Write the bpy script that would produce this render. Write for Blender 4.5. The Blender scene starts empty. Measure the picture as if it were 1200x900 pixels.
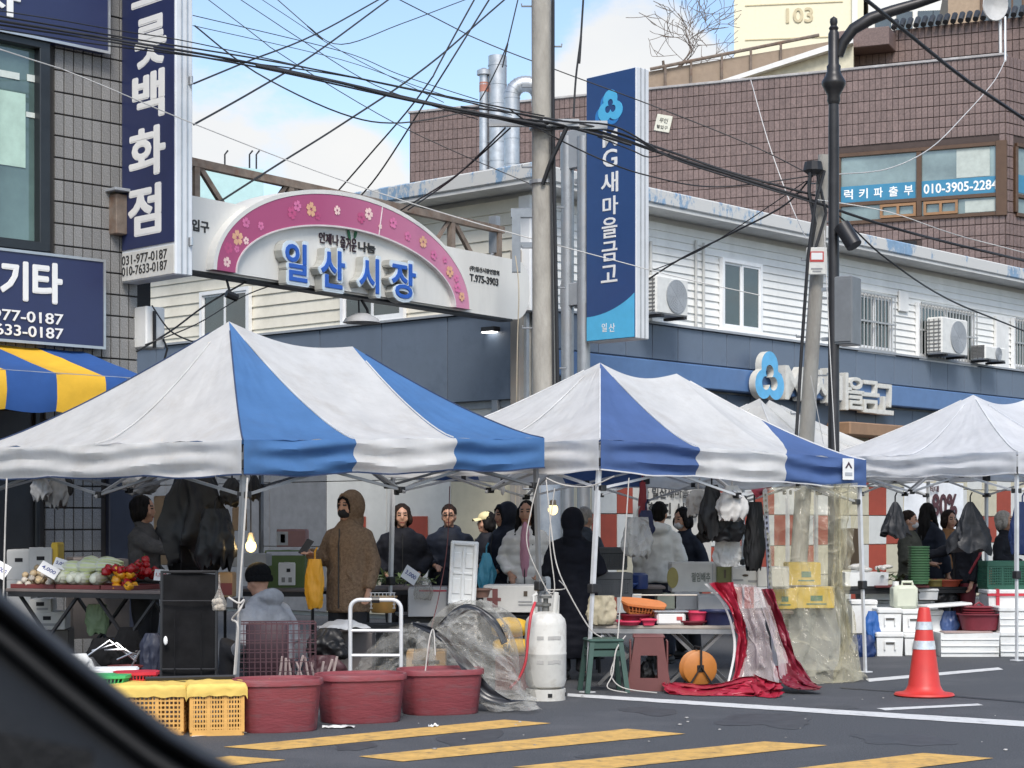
import bpy, bmesh, math, random
from mathutils import Vector, Matrix, Euler, noise
random.seed(11)
SC = bpy.context.scene
COL = SC.collection
PI = math.pi
R = math.radians

def S(r, g, b):
    f = lambda c: (c/255/12.92) if c/255 <= .04045 else ((c/255+.055)/1.055)**2.4
    return (f(r), f(g), f(b))

# ---------------------------------------------------------------- camera
FPX, HOR, CAMZ = 2200.0, 615.0, 1.4          # focal length and horizon in photo pixels, eye height in metres
cd = bpy.data.cameras.new('camera'); cam = bpy.data.objects.new('camera', cd); COL.objects.link(cam)
cam.location = (0, 0, CAMZ); cam.rotation_euler = (R(90), 0, 0)
cd.sensor_width = 36; cd.lens = FPX/1200*36; cd.shift_y = (HOR-450)/1200
cd.clip_start = .05; cd.clip_end = 3000
cd.dof.use_dof = True; cd.dof.focus_distance = 17; cd.dof.aperture_fstop = 20
SC.camera = cam
SC.render.resolution_x, SC.render.resolution_y = 1024, 768

# ---------------------------------------------------------------- light
SUN_EL, SUN_AZ = R(48), R(176)                # azimuth clockwise from +Y (behind the viewer's right)
w = bpy.data.worlds.new('World'); SC.world = w; w.use_nodes = True
nt = w.node_tree; nt.nodes.clear()
def N(t, **k):
    n = nt.nodes.new(t)
    for a, v in k.items(): setattr(n, a, v)
    return n
sky = N('ShaderNodeTexSky', sky_type='NISHITA', sun_disc=False, sun_elevation=SUN_EL, sun_rotation=SUN_AZ)
sky.air_density = 1.0; sky.dust_density = 1.2; sky.ozone_density = 1.0
tc = N('ShaderNodeTexCoord')
mp = N('ShaderNodeMapping'); mp.inputs['Scale'].default_value = (1, 1, 1.7)
nz = N('ShaderNodeTexNoise'); nz.inputs['Scale'].default_value = 5.5; nz.inputs['Detail'].default_value = 9; nz.inputs['Roughness'].default_value = .58
nt.links.new(tc.outputs['Generated'], mp.inputs['Vector']); nt.links.new(mp.outputs[0], nz.inputs['Vector'])
def blob(k, el, rad, amp):
    """a cloud bank: noise is raised around one compass direction"""
    d = Vector((k, 1, el)).normalized()
    dist = N('ShaderNodeVectorMath', operation='DISTANCE'); dist.inputs[1].default_value = d
    nt.links.new(tc.outputs['Generated'], dist.inputs[0])
    mr = N('ShaderNodeMapRange', interpolation_type='SMOOTHSTEP')
    mr.inputs['From Min'].default_value = rad; mr.inputs['From Max'].default_value = 0
    mr.inputs['To Min'].default_value = 0; mr.inputs['To Max'].default_value = amp
    nt.links.new(dist.outputs['Value'], mr.inputs['Value'])
    return mr.outputs[0]
acc = nz.outputs['Fac']
for b in ((-.085, .18, .055, .24), (-.165, .195, .04, .14), (.06, .25, .06, .28), (.10, .24, .05, .24), (.02, .21, .05, .15), (-.04, .27, .10, -.2), (-.13, .275, .07, -.24), (.115, .28, .03, -.2)):
    ad = N('ShaderNodeMath', operation='ADD'); nt.links.new(acc, ad.inputs[0]); nt.links.new(blob(*b), ad.inputs[1]); acc = ad.outputs[0]
ramp = N('ShaderNodeMapRange', interpolation_type='SMOOTHSTEP')
ramp.inputs['From Min'].default_value = .52; ramp.inputs['From Max'].default_value = .66
nt.links.new(acc, ramp.inputs['Value'])
# cloud shade: whiter where thick, greyer at thin edges
nz2 = N('ShaderNodeTexNoise'); nz2.inputs['Scale'].default_value = 11; nz2.inputs['Detail'].default_value = 6
nt.links.new(mp.outputs[0], nz2.inputs['Vector'])
cr = N('ShaderNodeMix', data_type='RGBA'); cr.inputs['A'].default_value = (3.5, 3.7, 4.0, 1); cr.inputs['B'].default_value = (4.4, 4.35, 4.2, 1)
nt.links.new(nz2.outputs['Fac'], cr.inputs['Factor'])
mx = N('ShaderNodeMix', data_type='RGBA')
lift = N('ShaderNodeMix', data_type='RGBA'); lift.inputs['Factor'].default_value = .03; lift.inputs['B'].default_value = (3.4, 4.6, 5.4, 1)
nt.links.new(sky.outputs[0], lift.inputs['A'])
nt.links.new(ramp.outputs[0], mx.inputs['Factor']); nt.links.new(lift.outputs['Result'], mx.inputs['A']); nt.links.new(cr.outputs['Result'], mx.inputs['B'])
bg = N('ShaderNodeBackground'); bg.inputs['Strength'].default_value = .12
out = N('ShaderNodeOutputWorld')
nt.links.new(mx.outputs['Result'], bg.inputs['Color']); nt.links.new(bg.outputs[0], out.inputs['Surface'])
sl = bpy.data.lights.new('sun', 'SUN'); sun = bpy.data.objects.new('sun', sl); COL.objects.link(sun)
sl.energy = 1.8; sl.angle = R(22); sl.color = (1, .95, .88)
sd = Vector((math.sin(SUN_AZ)*math.cos(SUN_EL), math.cos(SUN_AZ)*math.cos(SUN_EL), math.sin(SUN_EL)))
sun.rotation_euler = sd.to_track_quat('Z', 'Y').to_euler()
SC.view_settings.view_transform = 'Standard'; SC.view_settings.look = 'None'
SC.view_settings.exposure = .92; SC.view_settings.gamma = 1; SC.view_settings.use_curve_mapping = False
SC.cycles.use_denoising = True
SC.cycles.max_bounces = 8; SC.cycles.transparent_max_bounces = 16; SC.cycles.caustics_reflective = False; SC.cycles.caustics_refractive = False

# ---------------------------------------------------------------- placing
def at(px, py, Y):
    return Vector(((px-600)/FPX*Y, Y, CAMZ+(HOR-py)/FPX*Y))
def ground(px, py):
    return at(px, py, CAMZ*FPX/(py-HOR))
class Fr:
    """a vertical plane frame: x along the face, y into it, z up"""
    def __init__(s, x, y, deg): s.x, s.y, s.a = x, y, R(deg); s.c, s.s = math.cos(s.a), math.sin(s.a)
    def px(s, px, yl=0):
        k = (px-600)/FPX; ox, oy = s.x-s.s*yl, s.y+s.c*yl
        return (k*oy-ox)/(s.c-k*s.s)
    def Y(s, x, yl=0): return s.y+x*s.s+yl*s.c
    def p(s, px, py, yl=0):
        x = s.px(px, yl); return x, CAMZ+(HOR-py)/FPX*s.Y(x, yl)
    def w(s, x, y, z): return Vector((s.x+x*s.c-y*s.s, s.y+x*s.s+y*s.c, z))
    def inv(s, v): dx, dy = v[0]-s.x, v[1]-s.y; return Vector((dx*s.c+dy*s.s, -dx*s.s+dy*s.c, v[2]))

# ---------------------------------------------------------------- materials
MATS = {}
def M(name, rgb, rough=.6, metal=0, var=.08, scale=6, bump=0, bscale=60, rnd=0, island=0, dirt=None, damt=.4, dscale=1.5, spec=.5, emit=None, estr=0, trans=0, alpha=1, rgb2=None, stretch=(1,1,1), coat=0):
    if name in MATS: return MATS[name]
    m = bpy.data.materials.new(name); m.use_nodes = True; MATS[name] = m
    t = m.node_tree; b = t.nodes['Principled BSDF']; L = t.links.new
    n = lambda ty: t.nodes.new(ty)
    b.inputs['Roughness'].default_value = rough; b.inputs['Metallic'].default_value = metal
    b.inputs['Specular IOR Level'].default_value = spec; b.inputs['Coat Weight'].default_value = coat
    co = n('ShaderNodeTexCoord'); mpp = n('ShaderNodeMapping'); mpp.inputs['Scale'].default_value = stretch
    L(co.outputs['Object'], mpp.inputs['Vector'])
    nz = n('ShaderNodeTexNoise'); nz.inputs['Scale'].default_value = scale; nz.inputs['Detail'].default_value = 6; nz.inputs['Roughness'].default_value = .65
    L(mpp.outputs[0], nz.inputs['Vector'])
    mixn = n('ShaderNodeMix'); mixn.data_type = 'RGBA'
    a2 = rgb2 or tuple(min(1, c*(1+var*1.6)+var*.01) for c in rgb); a1 = rgb if rgb2 else tuple(c*(1-var*1.6) for c in rgb)
    mixn.inputs['A'].default_value = (*a1, 1); mixn.inputs['B'].default_value = (*a2, 1)
    rr = n('ShaderNodeMapRange'); rr.inputs['From Min'].default_value = .3; rr.inputs['From Max'].default_value = .7
    L(nz.outputs['Fac'], rr.inputs['Value']); L(rr.outputs[0], mixn.inputs['Factor'])
    col = mixn.outputs['Result']
    if dirt:
        dz = n('ShaderNodeTexNoise'); dz.inputs['Scale'].default_value = dscale; dz.inputs['Detail'].default_value = 8; dz.inputs['Roughness'].default_value = .7
        L(mpp.outputs[0], dz.inputs['Vector'])
        dr = n('ShaderNodeMapRange'); dr.inputs['From Min'].default_value = .5; dr.inputs['From Max'].default_value = .75; dr.inputs['To Max'].default_value = damt
        L(dz.outputs['Fac'], dr.inputs['Value'])
        dm = n('ShaderNodeMix'); dm.data_type = 'RGBA'; dm.inputs['B'].default_value = (*dirt, 1)
        L(dr.outputs[0], dm.inputs['Factor']); L(col, dm.inputs['A']); col = dm.outputs['Result']
    if rnd or island:
        hv = n('ShaderNodeHueSaturation'); src = None
        mr = n('ShaderNodeMapRange'); a = max(rnd, island); mr.inputs['To Min'].default_value = 1-a; mr.inputs['To Max'].default_value = 1+a
        if rnd: oi = n('ShaderNodeObjectInfo'); L(oi.outputs['Random'], mr.inputs['Value'])
        else: g = n('ShaderNodeNewGeometry'); L(g.outputs['Random Per Island'], mr.inputs['Value'])
        L(mr.outputs[0], hv.inputs['Value']); L(col, hv.inputs['Color']); col = hv.outputs['Color']
    L(col, b.inputs['Base Color'])
    if bump:
        bz = n('ShaderNodeTexNoise'); bz.inputs['Scale'].default_value = bscale; bz.inputs['Detail'].default_value = 4
        L(mpp.outputs[0], bz.inputs['Vector'])
        bn = n('ShaderNodeBump'); bn.inputs['Strength'].default_value = bump; bn.inputs['Distance'].default_value = .02
        L(bz.outputs['Fac'], bn.inputs['Height']); L(bn.outputs[0], b.inputs['Normal'])
    if emit: b.inputs['Emission Color'].default_value = (*emit, 1); b.inputs['Emission Strength'].default_value = estr
    if trans: b.inputs['Transmission Weight'].default_value = trans
    if alpha < 1: b.inputs['Alpha'].default_value = alpha
    return m
def cloth_translucent(name, rgb, amt=.3, dirt=None, damt=.35, **kw):
    m = M(name, rgb, rough=.75, var=.06, scale=3, dirt=dirt, damt=damt, dscale=2.2, bump=.22, bscale=7, **kw)
    t = m.node_tree; b = t.nodes['Principled BSDF']; o = t.nodes['Material Output']
    tr = t.nodes.new('ShaderNodeBsdfTranslucent'); mx = t.nodes.new('ShaderNodeMixShader'); mx.inputs[0].default_value = amt
    t.links.new(b.inputs['Base Color'].links[0].from_socket, tr.inputs['Color'])
    t.links.new(b.outputs[0], mx.inputs[1]); t.links.new(tr.outputs[0], mx.inputs[2]); t.links.new(mx.outputs[0], o.inputs[0])
    return m
def vinyl(name, rgb, opac=.35, rough=.12, edge=.5, nbump=.5):
    m = bpy.data.materials.new(name); m.use_nodes = True; t = m.node_tree; t.nodes.clear(); L = t.links.new; n = t.nodes.new
    o = n('ShaderNodeOutputMaterial'); tr = n('ShaderNodeBsdfTransparent'); tr.inputs[0].default_value = (*[min(1, c*.3+.68) for c in rgb], 1)
    b = n('ShaderNodeBsdfPrincipled'); b.inputs['Base Color'].default_value = (*rgb, 1); b.inputs['Roughness'].default_value = rough; b.inputs['Specular IOR Level'].default_value = .8
    co = n('ShaderNodeTexCoord')
    def ridge(scale, pw, det):
        nz = n('ShaderNodeTexNoise'); nz.inputs['Scale'].default_value = scale; nz.inputs['Detail'].default_value = det; nz.inputs['Distortion'].default_value = .6; L(co.outputs['Object'], nz.inputs['Vector'])
        a = n('ShaderNodeMath'); a.operation = 'SUBTRACT'; a.inputs[1].default_value = .5; L(nz.outputs['Fac'], a.inputs[0])
        b_ = n('ShaderNodeMath'); b_.operation = 'ABSOLUTE'; L(a.outputs[0], b_.inputs[0])
        c = n('ShaderNodeMapRange'); c.interpolation_type = 'SMOOTHSTEP'; c.inputs['From Min'].default_value = pw; c.inputs['From Max'].default_value = 0; L(b_.outputs[0], c.inputs['Value']); return c.outputs[0]
    r1, r2 = ridge(2.4, .03, 0), ridge(6, .03, 1)
    su = n('ShaderNodeMath'); su.operation = 'MULTIPLY_ADD'; su.inputs[1].default_value = .35; L(r2, su.inputs[0]); L(r1, su.inputs[2])
    bn = n('ShaderNodeBump'); bn.inputs['Strength'].default_value = nbump; bn.inputs['Distance'].default_value = .03; L(su.outputs[0], bn.inputs['Height']); L(bn.outputs[0], b.inputs['Normal'])
    lw = n('ShaderNodeLayerWeight'); lw.inputs['Blend'].default_value = .25; L(bn.outputs[0], lw.inputs['Normal'])
    mr = n('ShaderNodeMapRange'); mr.inputs['To Min'].default_value = opac; mr.inputs['To Max'].default_value = min(1, opac+edge); L(lw.outputs['Facing'], mr.inputs['Value'])
    ad = n('ShaderNodeMath'); ad.operation = 'MULTIPLY_ADD'; ad.use_clamp = True; ad.inputs[1].default_value = .10; L(su.outputs[0], ad.inputs[0]); L(mr.outputs[0], ad.inputs[2])
    mx = n('ShaderNodeMixShader'); L(ad.outputs[0], mx.inputs[0]); L(tr.outputs[0], mx.inputs[1]); L(b.outputs[0], mx.inputs[2]); L(mx.outputs[0], o.inputs[0])
    MATS[name] = m
    return m

# ---------------------------------------------------------------- mesh building
class MB:
    def __init__(s): s.v, s.f, s.m = [], [], []
    def add(s, vs, fs, mi=0, mtx=None):
        o = len(s.v)
        s.v += [tuple(mtx @ Vector(v)) if mtx else tuple(v) for v in vs]
        s.f += [tuple(i+o for i in f) for f in fs]; s.m += [mi]*len(fs)
        return s
    def box(s, c, d, b=0, mi=0, rz=0, mtx=None):
        """box at centre c with size d; b chamfers its edges"""
        x, y, z = d[0]/2, d[1]/2, d[2]/2
        T = Matrix.Translation(c) @ Matrix.Rotation(rz, 4, 'Z')
        if mtx: T = mtx @ T
        if b <= 0:
            vs = [(i*x, j*y, k*z) for i in (-1, 1) for j in (-1, 1) for k in (-1, 1)]
            return s.add(vs, [(0,1,3,2),(4,6,7,5),(0,4,5,1),(2,3,7,6),(0,2,6,4),(1,5,7,3)], mi, T)
        b = min(b, x*.9, y*.9, z*.9)
        vs, idx = [], {}
        for i in (-1, 1):
            for j in (-1, 1):
                for k in (-1, 1):
                    idx[i,j,k] = len(vs)
                    vs += [(i*x, j*(y-b), k*(z-b)), (i*(x-b), j*y, k*(z-b)), (i*(x-b), j*(y-b), k*z)]
        q = []
        def quad(a, flip): q.append(tuple(a[::-1]) if flip else tuple(a))
        for i in (-1, 1):
            quad([idx[i,-1,-1], idx[i,1,-1], idx[i,1,1], idx[i,-1,1]], i < 0)
            quad([idx[-1,i,-1]+1, idx[-1,i,1]+1, idx[1,i,1]+1, idx[1,i,-1]+1], i < 0)
            quad([idx[-1,-1,i]+2, idx[1,-1,i]+2, idx[1,1,i]+2, idx[-1,1,i]+2], i < 0)
            for j in (-1, 1):
                quad([idx[i,j,-1], idx[i,j,1], idx[i,j,1]+1, idx[i,j,-1]+1], i*j > 0 and True or False)
                quad([idx[i,-1,j], idx[i,1,j], idx[i,1,j]+2, idx[i,-1,j]+2], i*j < 0)
                quad([idx[-1,i,j]+1, idx[1,i,j]+1, idx[1,i,j]+2, idx[-1,i,j]+2], i*j > 0)
        for (i,j,k), o in idx.items(): quad([o, o+1, o+2], i*j*k < 0)
        return s.add(vs, q, mi, T)
    def tube(s, pts, r, n=8, mi=0, caps=True, closed=False):
        pts = [Vector(p) for p in pts]; m = len(pts)
        rs = r if isinstance(r, (list, tuple)) else [r]*m
        vs, fs = [], []; up = None
        for i, p in enumerate(pts):
            if closed: t = pts[(i+1) % m]-pts[i-1]
            else: t = pts[min(i+1, m-1)]-pts[max(i-1, 0)]
            if t.length < 1e-9: t = Vector((0,0,1))
            t.normalize()
            if up is None: up = t.orthogonal().normalized()
            else:
                up = up-t*up.dot(t)
                up = t.orthogonal().normalized() if up.length < 1e-6 else up.normalized()
            sd = t.cross(up)
            for k in range(n):
                a = 2*PI*k/n; vs.append(p+(up*math.cos(a)+sd*math.sin(a))*rs[i])
        for i in range(m if closed else m-1):
            for k in range(n):
                a, b = i*n+k, i*n+(k+1) % n; c, d = ((i+1) % m)*n+(k+1) % n, ((i+1) % m)*n+k
                fs.append((a, b, c, d))
        if caps and not closed: fs += [tuple(range(n))[::-1], tuple(range((m-1)*n, m*n))]
        return s.add(vs, fs, mi)
    def lathe(s, prof, n=16, c=(0,0,0), mi=0, sx=1, sy=1, sq=0):
        """prof: (r, z) from one end to the other; sq squares the section off"""
        vs, fs = [], []; m = len(prof)
        for r, z in prof:
            for k in range(n):
                a = 2*PI*k/n; ca, sa = math.cos(a), math.sin(a); q = 1
                if sq: q = (1-sq)+sq/max(abs(ca), abs(sa))
                vs.append((c[0]+r*ca*q*sx, c[1]+r*sa*q*sy, c[2]+z))
        for i in range(m-1):
            for k in range(n): fs.append((i*n+k, i*n+(k+1) % n, (i+1)*n+(k+1) % n, (i+1)*n+k))
        if prof[0][0] > 1e-4: fs.append(tuple(range(n))[::-1])
        if prof[-1][0] > 1e-4: fs.append(tuple(range((m-1)*n, m*n)))
        return s.add(vs, fs, mi)
    def ell(s, c, r, n=12, m=8, mi=0, mtx=None):
        vs, fs = [(0,0,-1)], []
        for i in range(1, m):
            a = PI*i/m
            vs += [(math.sin(a)*math.cos(2*PI*k/n), math.sin(a)*math.sin(2*PI*k/n), -math.cos(a)) for k in range(n)]
        vs.append((0,0,1)); e = len(vs)-1
        fs += [(0, 1+(k+1) % n, 1+k) for k in range(n)]
        for i in range(m-2):
            for k in range(n): fs.append((1+i*n+k, 1+i*n+(k+1) % n, 1+(i+1)*n+(k+1) % n, 1+(i+1)*n+k))
        fs += [(e, 1+(m-2)*n+k, 1+(m-2)*n+(k+1) % n) for k in range(n)]
        T = Matrix.Translation(c) @ (mtx.to_4x4() if mtx else Matrix()) @ Matrix.Diagonal((*r, 1))
        return s.add(vs, fs, mi, T)
    def grid(s, fn, nu, nv, mi=0, mfn=None):
        """sheet fn(u, v) -> point, u and v in 0..1"""
        o = len(s.v)
        for j in range(nv+1):
            for i in range(nu+1): s.v.append(tuple(fn(i/nu, j/nv)))
        for j in range(nv):
            for i in range(nu):
                a = o+j*(nu+1)+i; s.f.append((a, a+1, a+nu+2, a+nu+1)); s.m.append(mfn((i+.5)/nu, (j+.5)/nv) if mfn else mi)
        return s
    def prism(s, poly, y0, y1, mi=0, mtx=None):
        """polygon in x, z drawn through from y0 to y1"""
        n = len(poly); vs = [(x, y0, z) for x, z in poly]+[(x, y1, z) for x, z in poly]
        fs = [tuple(range(n)), tuple(range(n, 2*n))[::-1]]+[(i, i+n, (i+1) % n+n, (i+1) % n) for i in range(n)]
        return s.add(vs, fs, mi, mtx)
    def mesh(s, name, mats, smooth=None):
        me = bpy.data.meshes.new(name); me.from_pydata(s.v, [], s.f)
        mats = mats if isinstance(mats, (list, tuple)) else [mats]
        for m in mats: me.materials.append(m)
        me.polygons.foreach_set('material_index', s.m)
        if smooth is not None:
            me.polygons.foreach_set('use_smooth', [True]*len(s.f))
            me.set_sharp_from_angle(angle=R(smooth))
        me.update(); return me
    def obj(s, name, mats, parent=None, smooth=None, loc=None, rz=None):
        return link(name, s.mesh(name, mats, smooth), parent, loc, rz)

def link(name, me, parent=None, loc=None, rz=None):
    o = bpy.data.objects.new(name, me); COL.objects.link(o)
    if parent: o.parent = parent
    if loc is not None: o.location = loc
    if rz is not None: o.rotation_euler = (0, 0, rz)
    return o
def tag(o, label, cat, group=None, kind=None):
    if label: o['label'] = label
    if cat: o['category'] = cat
    if group: o['group'] = group
    if kind: o['kind'] = kind
    return o
def thing(name, label, cat, loc=(0,0,0), rz=0, group=None):
    o = bpy.data.objects.new(name, None); COL.objects.link(o); o.empty_display_size = .1
    o.location = loc; o.rotation_euler = (0, 0, rz)
    return tag(o, label, cat, group)
def structure(o): o['kind'] = 'structure'; return o
def stuff(o): o['kind'] = 'stuff'; return o
def dup(o, loc=None, rz=None, label=None, parent=None):
    """copy of a thing with its parts and sub-parts"""
    c = o.copy(); COL.objects.link(c)
    if parent: c.parent = parent
    if loc is not None: c.location = loc
    if rz is not None: c.rotation_euler = (0, 0, rz)
    if label: c['label'] = label
    for ch in KIDS(o): dup(ch, parent=c)
    return c
def KIDS(o): return [x for x in o.children]

# ---------------------------------------------------------------- writing
TXT = {}
def text_mesh(body, size=1, extrude=.01, offset=0, mat=None, align='CENTER', shear=0):
    bold = 0
    if offset > .014: bold, offset = offset-.008, .008
    key = (body, round(size, 3), extrude, offset, bold, mat.name, align, shear)
    if key in TXT: return TXT[key]
    c = bpy.data.curves.new('lettering', 'FONT'); c.body = body; c.size = size; c.extrude = extrude; c.offset = offset
    c.align_x = align; c.align_y = 'CENTER'; c.resolution_u = 3; c.shear = shear
    o = bpy.data.objects.new('lettering', c); COL.objects.link(o)
    dg = bpy.context.evaluated_depsgraph_get()
    me = bpy.data.meshes.new_from_object(o.evaluated_get(dg)); bpy.data.objects.remove(o)
    if bold:                                             # heavier strokes: the outline laid down again round itself, each a hair deeper
        B = MB(); vs = [v.co.copy() for v in me.vertices]; fs = [tuple(p.vertices) for p in me.polygons]; n = 8
        for i in range(n+1):
            d = Vector((0,0,0)) if i == n else Vector((math.cos(2*PI*i/n)*bold, math.sin(2*PI*i/n)*bold, -.0004*(i+1)))
            B.add([v+d for v in vs], fs)
        bpy.data.meshes.remove(me); me = bpy.data.meshes.new('lettering'); me.from_pydata(B.v, [], B.f); me.update()
    me.materials.clear(); me.materials.append(mat)
    if len(me.vertices) and align == 'CENTER':          # centre on its ink
        xs = [v.co.x for v in me.vertices]; ys = [v.co.y for v in me.vertices]
        me.transform(Matrix.Translation((-(min(xs)+max(xs))/2, -(min(ys)+max(ys))/2, 0)))
    TXT[key] = me; return me
def ink(me):
    xs = [v.co.x for v in me.vertices]; ys = [v.co.y for v in me.vertices]; return max(xs)-min(xs), max(ys)-min(ys)
def letters(body, parent, x, z, y, mat, w=None, h=None, extrude=.006, offset=0, name='lettering', rot=None):
    """flat writing on a face: centred at x, z of the parent's frame, standing out by extrude from depth y; fitted to w by h"""
    me = text_mesh(body, 1, extrude, offset, mat)
    iw, ih = ink(me); sx = (w/iw) if w else (h/ih); sy = (h/ih) if h else sx
    o = link(name, me, parent, (x, y, z)); o.rotation_euler = (R(90), 0, 0) if rot is None else rot; o.scale = (sx, sy, 1)
    return o

# ---------------------------------------------------------------- fused bodies and soft goods
def fuse(name, mb, mats, voxel=.015, smooth=3, fn=None, matfn=None):
    """one continuous skin round overlapping shapes"""
    me = mb.mesh(name+'_raw', mats[0])
    o = bpy.data.objects.new('raw', me); COL.objects.link(o)
    r = o.modifiers.new('r', 'REMESH'); r.mode = 'VOXEL'; r.voxel_size = voxel; r.use_smooth_shade = True
    if smooth: q = o.modifiers.new('s', 'SMOOTH'); q.iterations = smooth; q.factor = .5
    dg = bpy.context.evaluated_depsgraph_get()
    m2 = bpy.data.meshes.new_from_object(o.evaluated_get(dg)); bpy.data.objects.remove(o); bpy.data.meshes.remove(me)
    m2.name = name; m2.materials.clear()
    for m in mats: m2.materials.append(m)
    if fn:
        nrm = [v.normal.copy() for v in m2.vertices]
        for v, n in zip(m2.vertices, nrm): v.co += n*fn(v.co)
    if matfn: m2.polygons.foreach_set('material_index', [matfn(p.center) for p in m2.polygons])
    m2.polygons.foreach_set('use_smooth', [True]*len(m2.polygons)); m2.update()
    return m2
def nz3(p, s=1.0, seed=0): return noise.noise(Vector((p[0]*s+seed*7.3, p[1]*s+seed*3.1, p[2]*s+seed*5.7)))
# ================================================================ materials in use
asphalt = M('asphalt', (.071,.075,.083), rough=.85, var=.42, scale=85, bump=.8, bscale=120, dirt=(.13,.13,.138), damt=.8, dscale=.6)
paint_y = M('road_paint_yellow', (.60,.36,.10), rough=.8, var=.13, scale=7, bump=.25, bscale=150, dirt=(.10,.085,.065), damt=.85, dscale=9)
paint_w = M('road_paint_white', (.62,.62,.61), rough=.8, var=.1, scale=8, bump=.25, bscale=150, dirt=(.12,.12,.13), damt=.9, dscale=8)
white = M('white_paint', (.74,.74,.72), rough=.5, dirt=(.35,.33,.29), damt=.35)
navy = M('navy_sign', S(40,48,84), rough=.35, var=.03)
mgblue = M('blue_sign_face', S(40,70,118), rough=.35, var=.03)
sky_blue = M('sky_blue_film', S(84,178,220), rough=.35, var=.04)
letter_w = M('white_lettering', (.78,.78,.76), rough=.5, var=.02)
letter_k = M('black_lettering', (.03,.03,.03), rough=.6, var=.02)
alu = M('aluminium', (.55,.56,.57), rough=.38, metal=.85, var=.06)
steel_g = M('galvanised_steel', (.34,.36,.38), rough=.5, metal=.6, var=.1, dirt=(.22,.16,.11), damt=.4, dscale=3)
grey_pnt = M('grey_paint', (.30,.32,.34), rough=.5, var=.06)
rust = M('rusty_steel', (.20,.16,.13), rough=.8, metal=.2, var=.2, dirt=(.17,.075,.035), damt=.8, dscale=4)
black_m = M('black_metal', (.018,.018,.02), rough=.45, metal=.3, var=.1)
cable_k = M('black_cable', (.022,.022,.024), rough=.55, var=.05)
cable_w = M('pale_cable', (.55,.54,.52), rough=.6, var=.05)
concrete = M('concrete', (.36,.34,.30), rough=.9, var=.12, scale=5, bump=.3, bscale=50, dirt=(.16,.14,.12), damt=.6, dscale=2, stretch=(1,1,.35))
rubber = M('rubber', (.02,.02,.022), rough=.6)
glass_d = M('dark_glass', (.03,.045,.045), rough=.04, spec=.9, var=.25, scale=.9, coat=.6)
dark_in = M('dark_interior', (.012,.012,.014), rough=.8)
frame_w = M('white_window_frame', (.8,.81,.81), rough=.4, var=.03)

# ================================================================ ground
g = MB(); g.grid(lambda u, v: ((u-.5)*1600, -60+v*1600, 0), 40, 40)
structure(g.obj('road', asphalt))
def decal(name, px, mat, z=.004):
    pts = [ground(*p) for p in px]; m = MB()
    a, b, c, d = pts
    def f(u, v):
        q = a.lerp(b, u).lerp(d.lerp(c, u), v); jit = .014*nz3(q, 9) if v in (0, 1) else 0
        return (q.x+jit, q.y+jit, z)
    m.grid(f, 40, 2)
    return structure(m.obj(name, mat))
for q in (((260,876),(590,844),(647,848),(321,880)), ((420,887),(736,854.5),(803,860.5),(472,893)), ((120,902),(270,886.5),(336,891),(180,908)), ((600,899.5),(896,869.5),(970,874),(680,905)), ((900,905),(1081,883),(1165,889),(990,911))):
    decal('hatch_stripe', q, paint_y)
decal('stop_line', ((665,813),(1290,851),(1290,858),(665,816.5)), paint_w, .004)
decal('bay_line', ((1028,830.5),(1146,825),(1152,827),(1038,833)), paint_w, .004)
decal('bay_line', ((1014,796),(1170,782.5),(1176,785),(1018,799.5)), paint_w, .004)
decal('bay_line', ((225,861.5),(290,857.5),(290,859),(225,864)), paint_w, .004)
seam = M('tar_seam', (.018,.018,.02), rough=.5)
decal('tar_seam', ((1085,813),(1290,829),(1290,831),(1085,814.5)), seam, .003)
decal('tar_seam', ((985,806),(1120,815),(1120,816),(985,807)), seam, .003)
m = MB()
for i in range(26):                      # scraps of paper and gravel chips on the road
    p = ground(random.uniform(480, 1180), random.uniform(812, 880)); s = random.uniform(.004, .012)
    m.ell((p.x, p.y, s*.6), (s*1.4, s, s*.6), 6, 4)
structure(m.obj('grit', M('grit', (.3,.29,.28), island=.5))); bpy.data.objects['grit']['kind'] = 'stuff'
oil = M('oil_stain', (.050,.052,.057), rough=.6, var=.2, scale=9)
for i, (px, py, rx, ry) in enumerate(((560,868,.22,.5),(905,846,.35,.5),(760,833,.2,.3),(1050,866,.3,.4),(415,872,.12,.3),(980,830,.12,.2),(700,888,.1,.2))):
    p_ = ground(px, py); m = MB(); vs = [(p_.x, p_.y, .0022)]
    for k in range(28): a = 2*PI*k/28; q = 1+.8*nz3((math.cos(a)*1.3, math.sin(a)*1.3, i), 1, i); vs.append((p_.x+rx*q*math.cos(a), p_.y+ry*q*math.sin(a), .0022))
    m.add(vs, [(0, 1+k, 1+(k+1) % 28) for k in range(28)]); structure(m.obj('oil_stain', oil))
def scrap(px, py, w, h, label):
    p = ground(px, py); m = MB(); sd = random.random()*9
    m.grid(lambda u, v: ((u-.5)*w, (v-.5)*h, .006+.03*abs(nz3((u*3, v*3, sd))) ), 10, 6)
    tag(m.obj('paper_scrap', M('scrap_paper', (.7,.7,.68)), None, 60, (p.x, p.y, 0)), label, 'litter')
scrap(397, 853, .22, .10, 'crumpled white scrap lying on the asphalt below the middle red tub')
scrap(508, 852.5, .07, .05, 'tiny pale scrap lying on the first yellow stripe')

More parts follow.
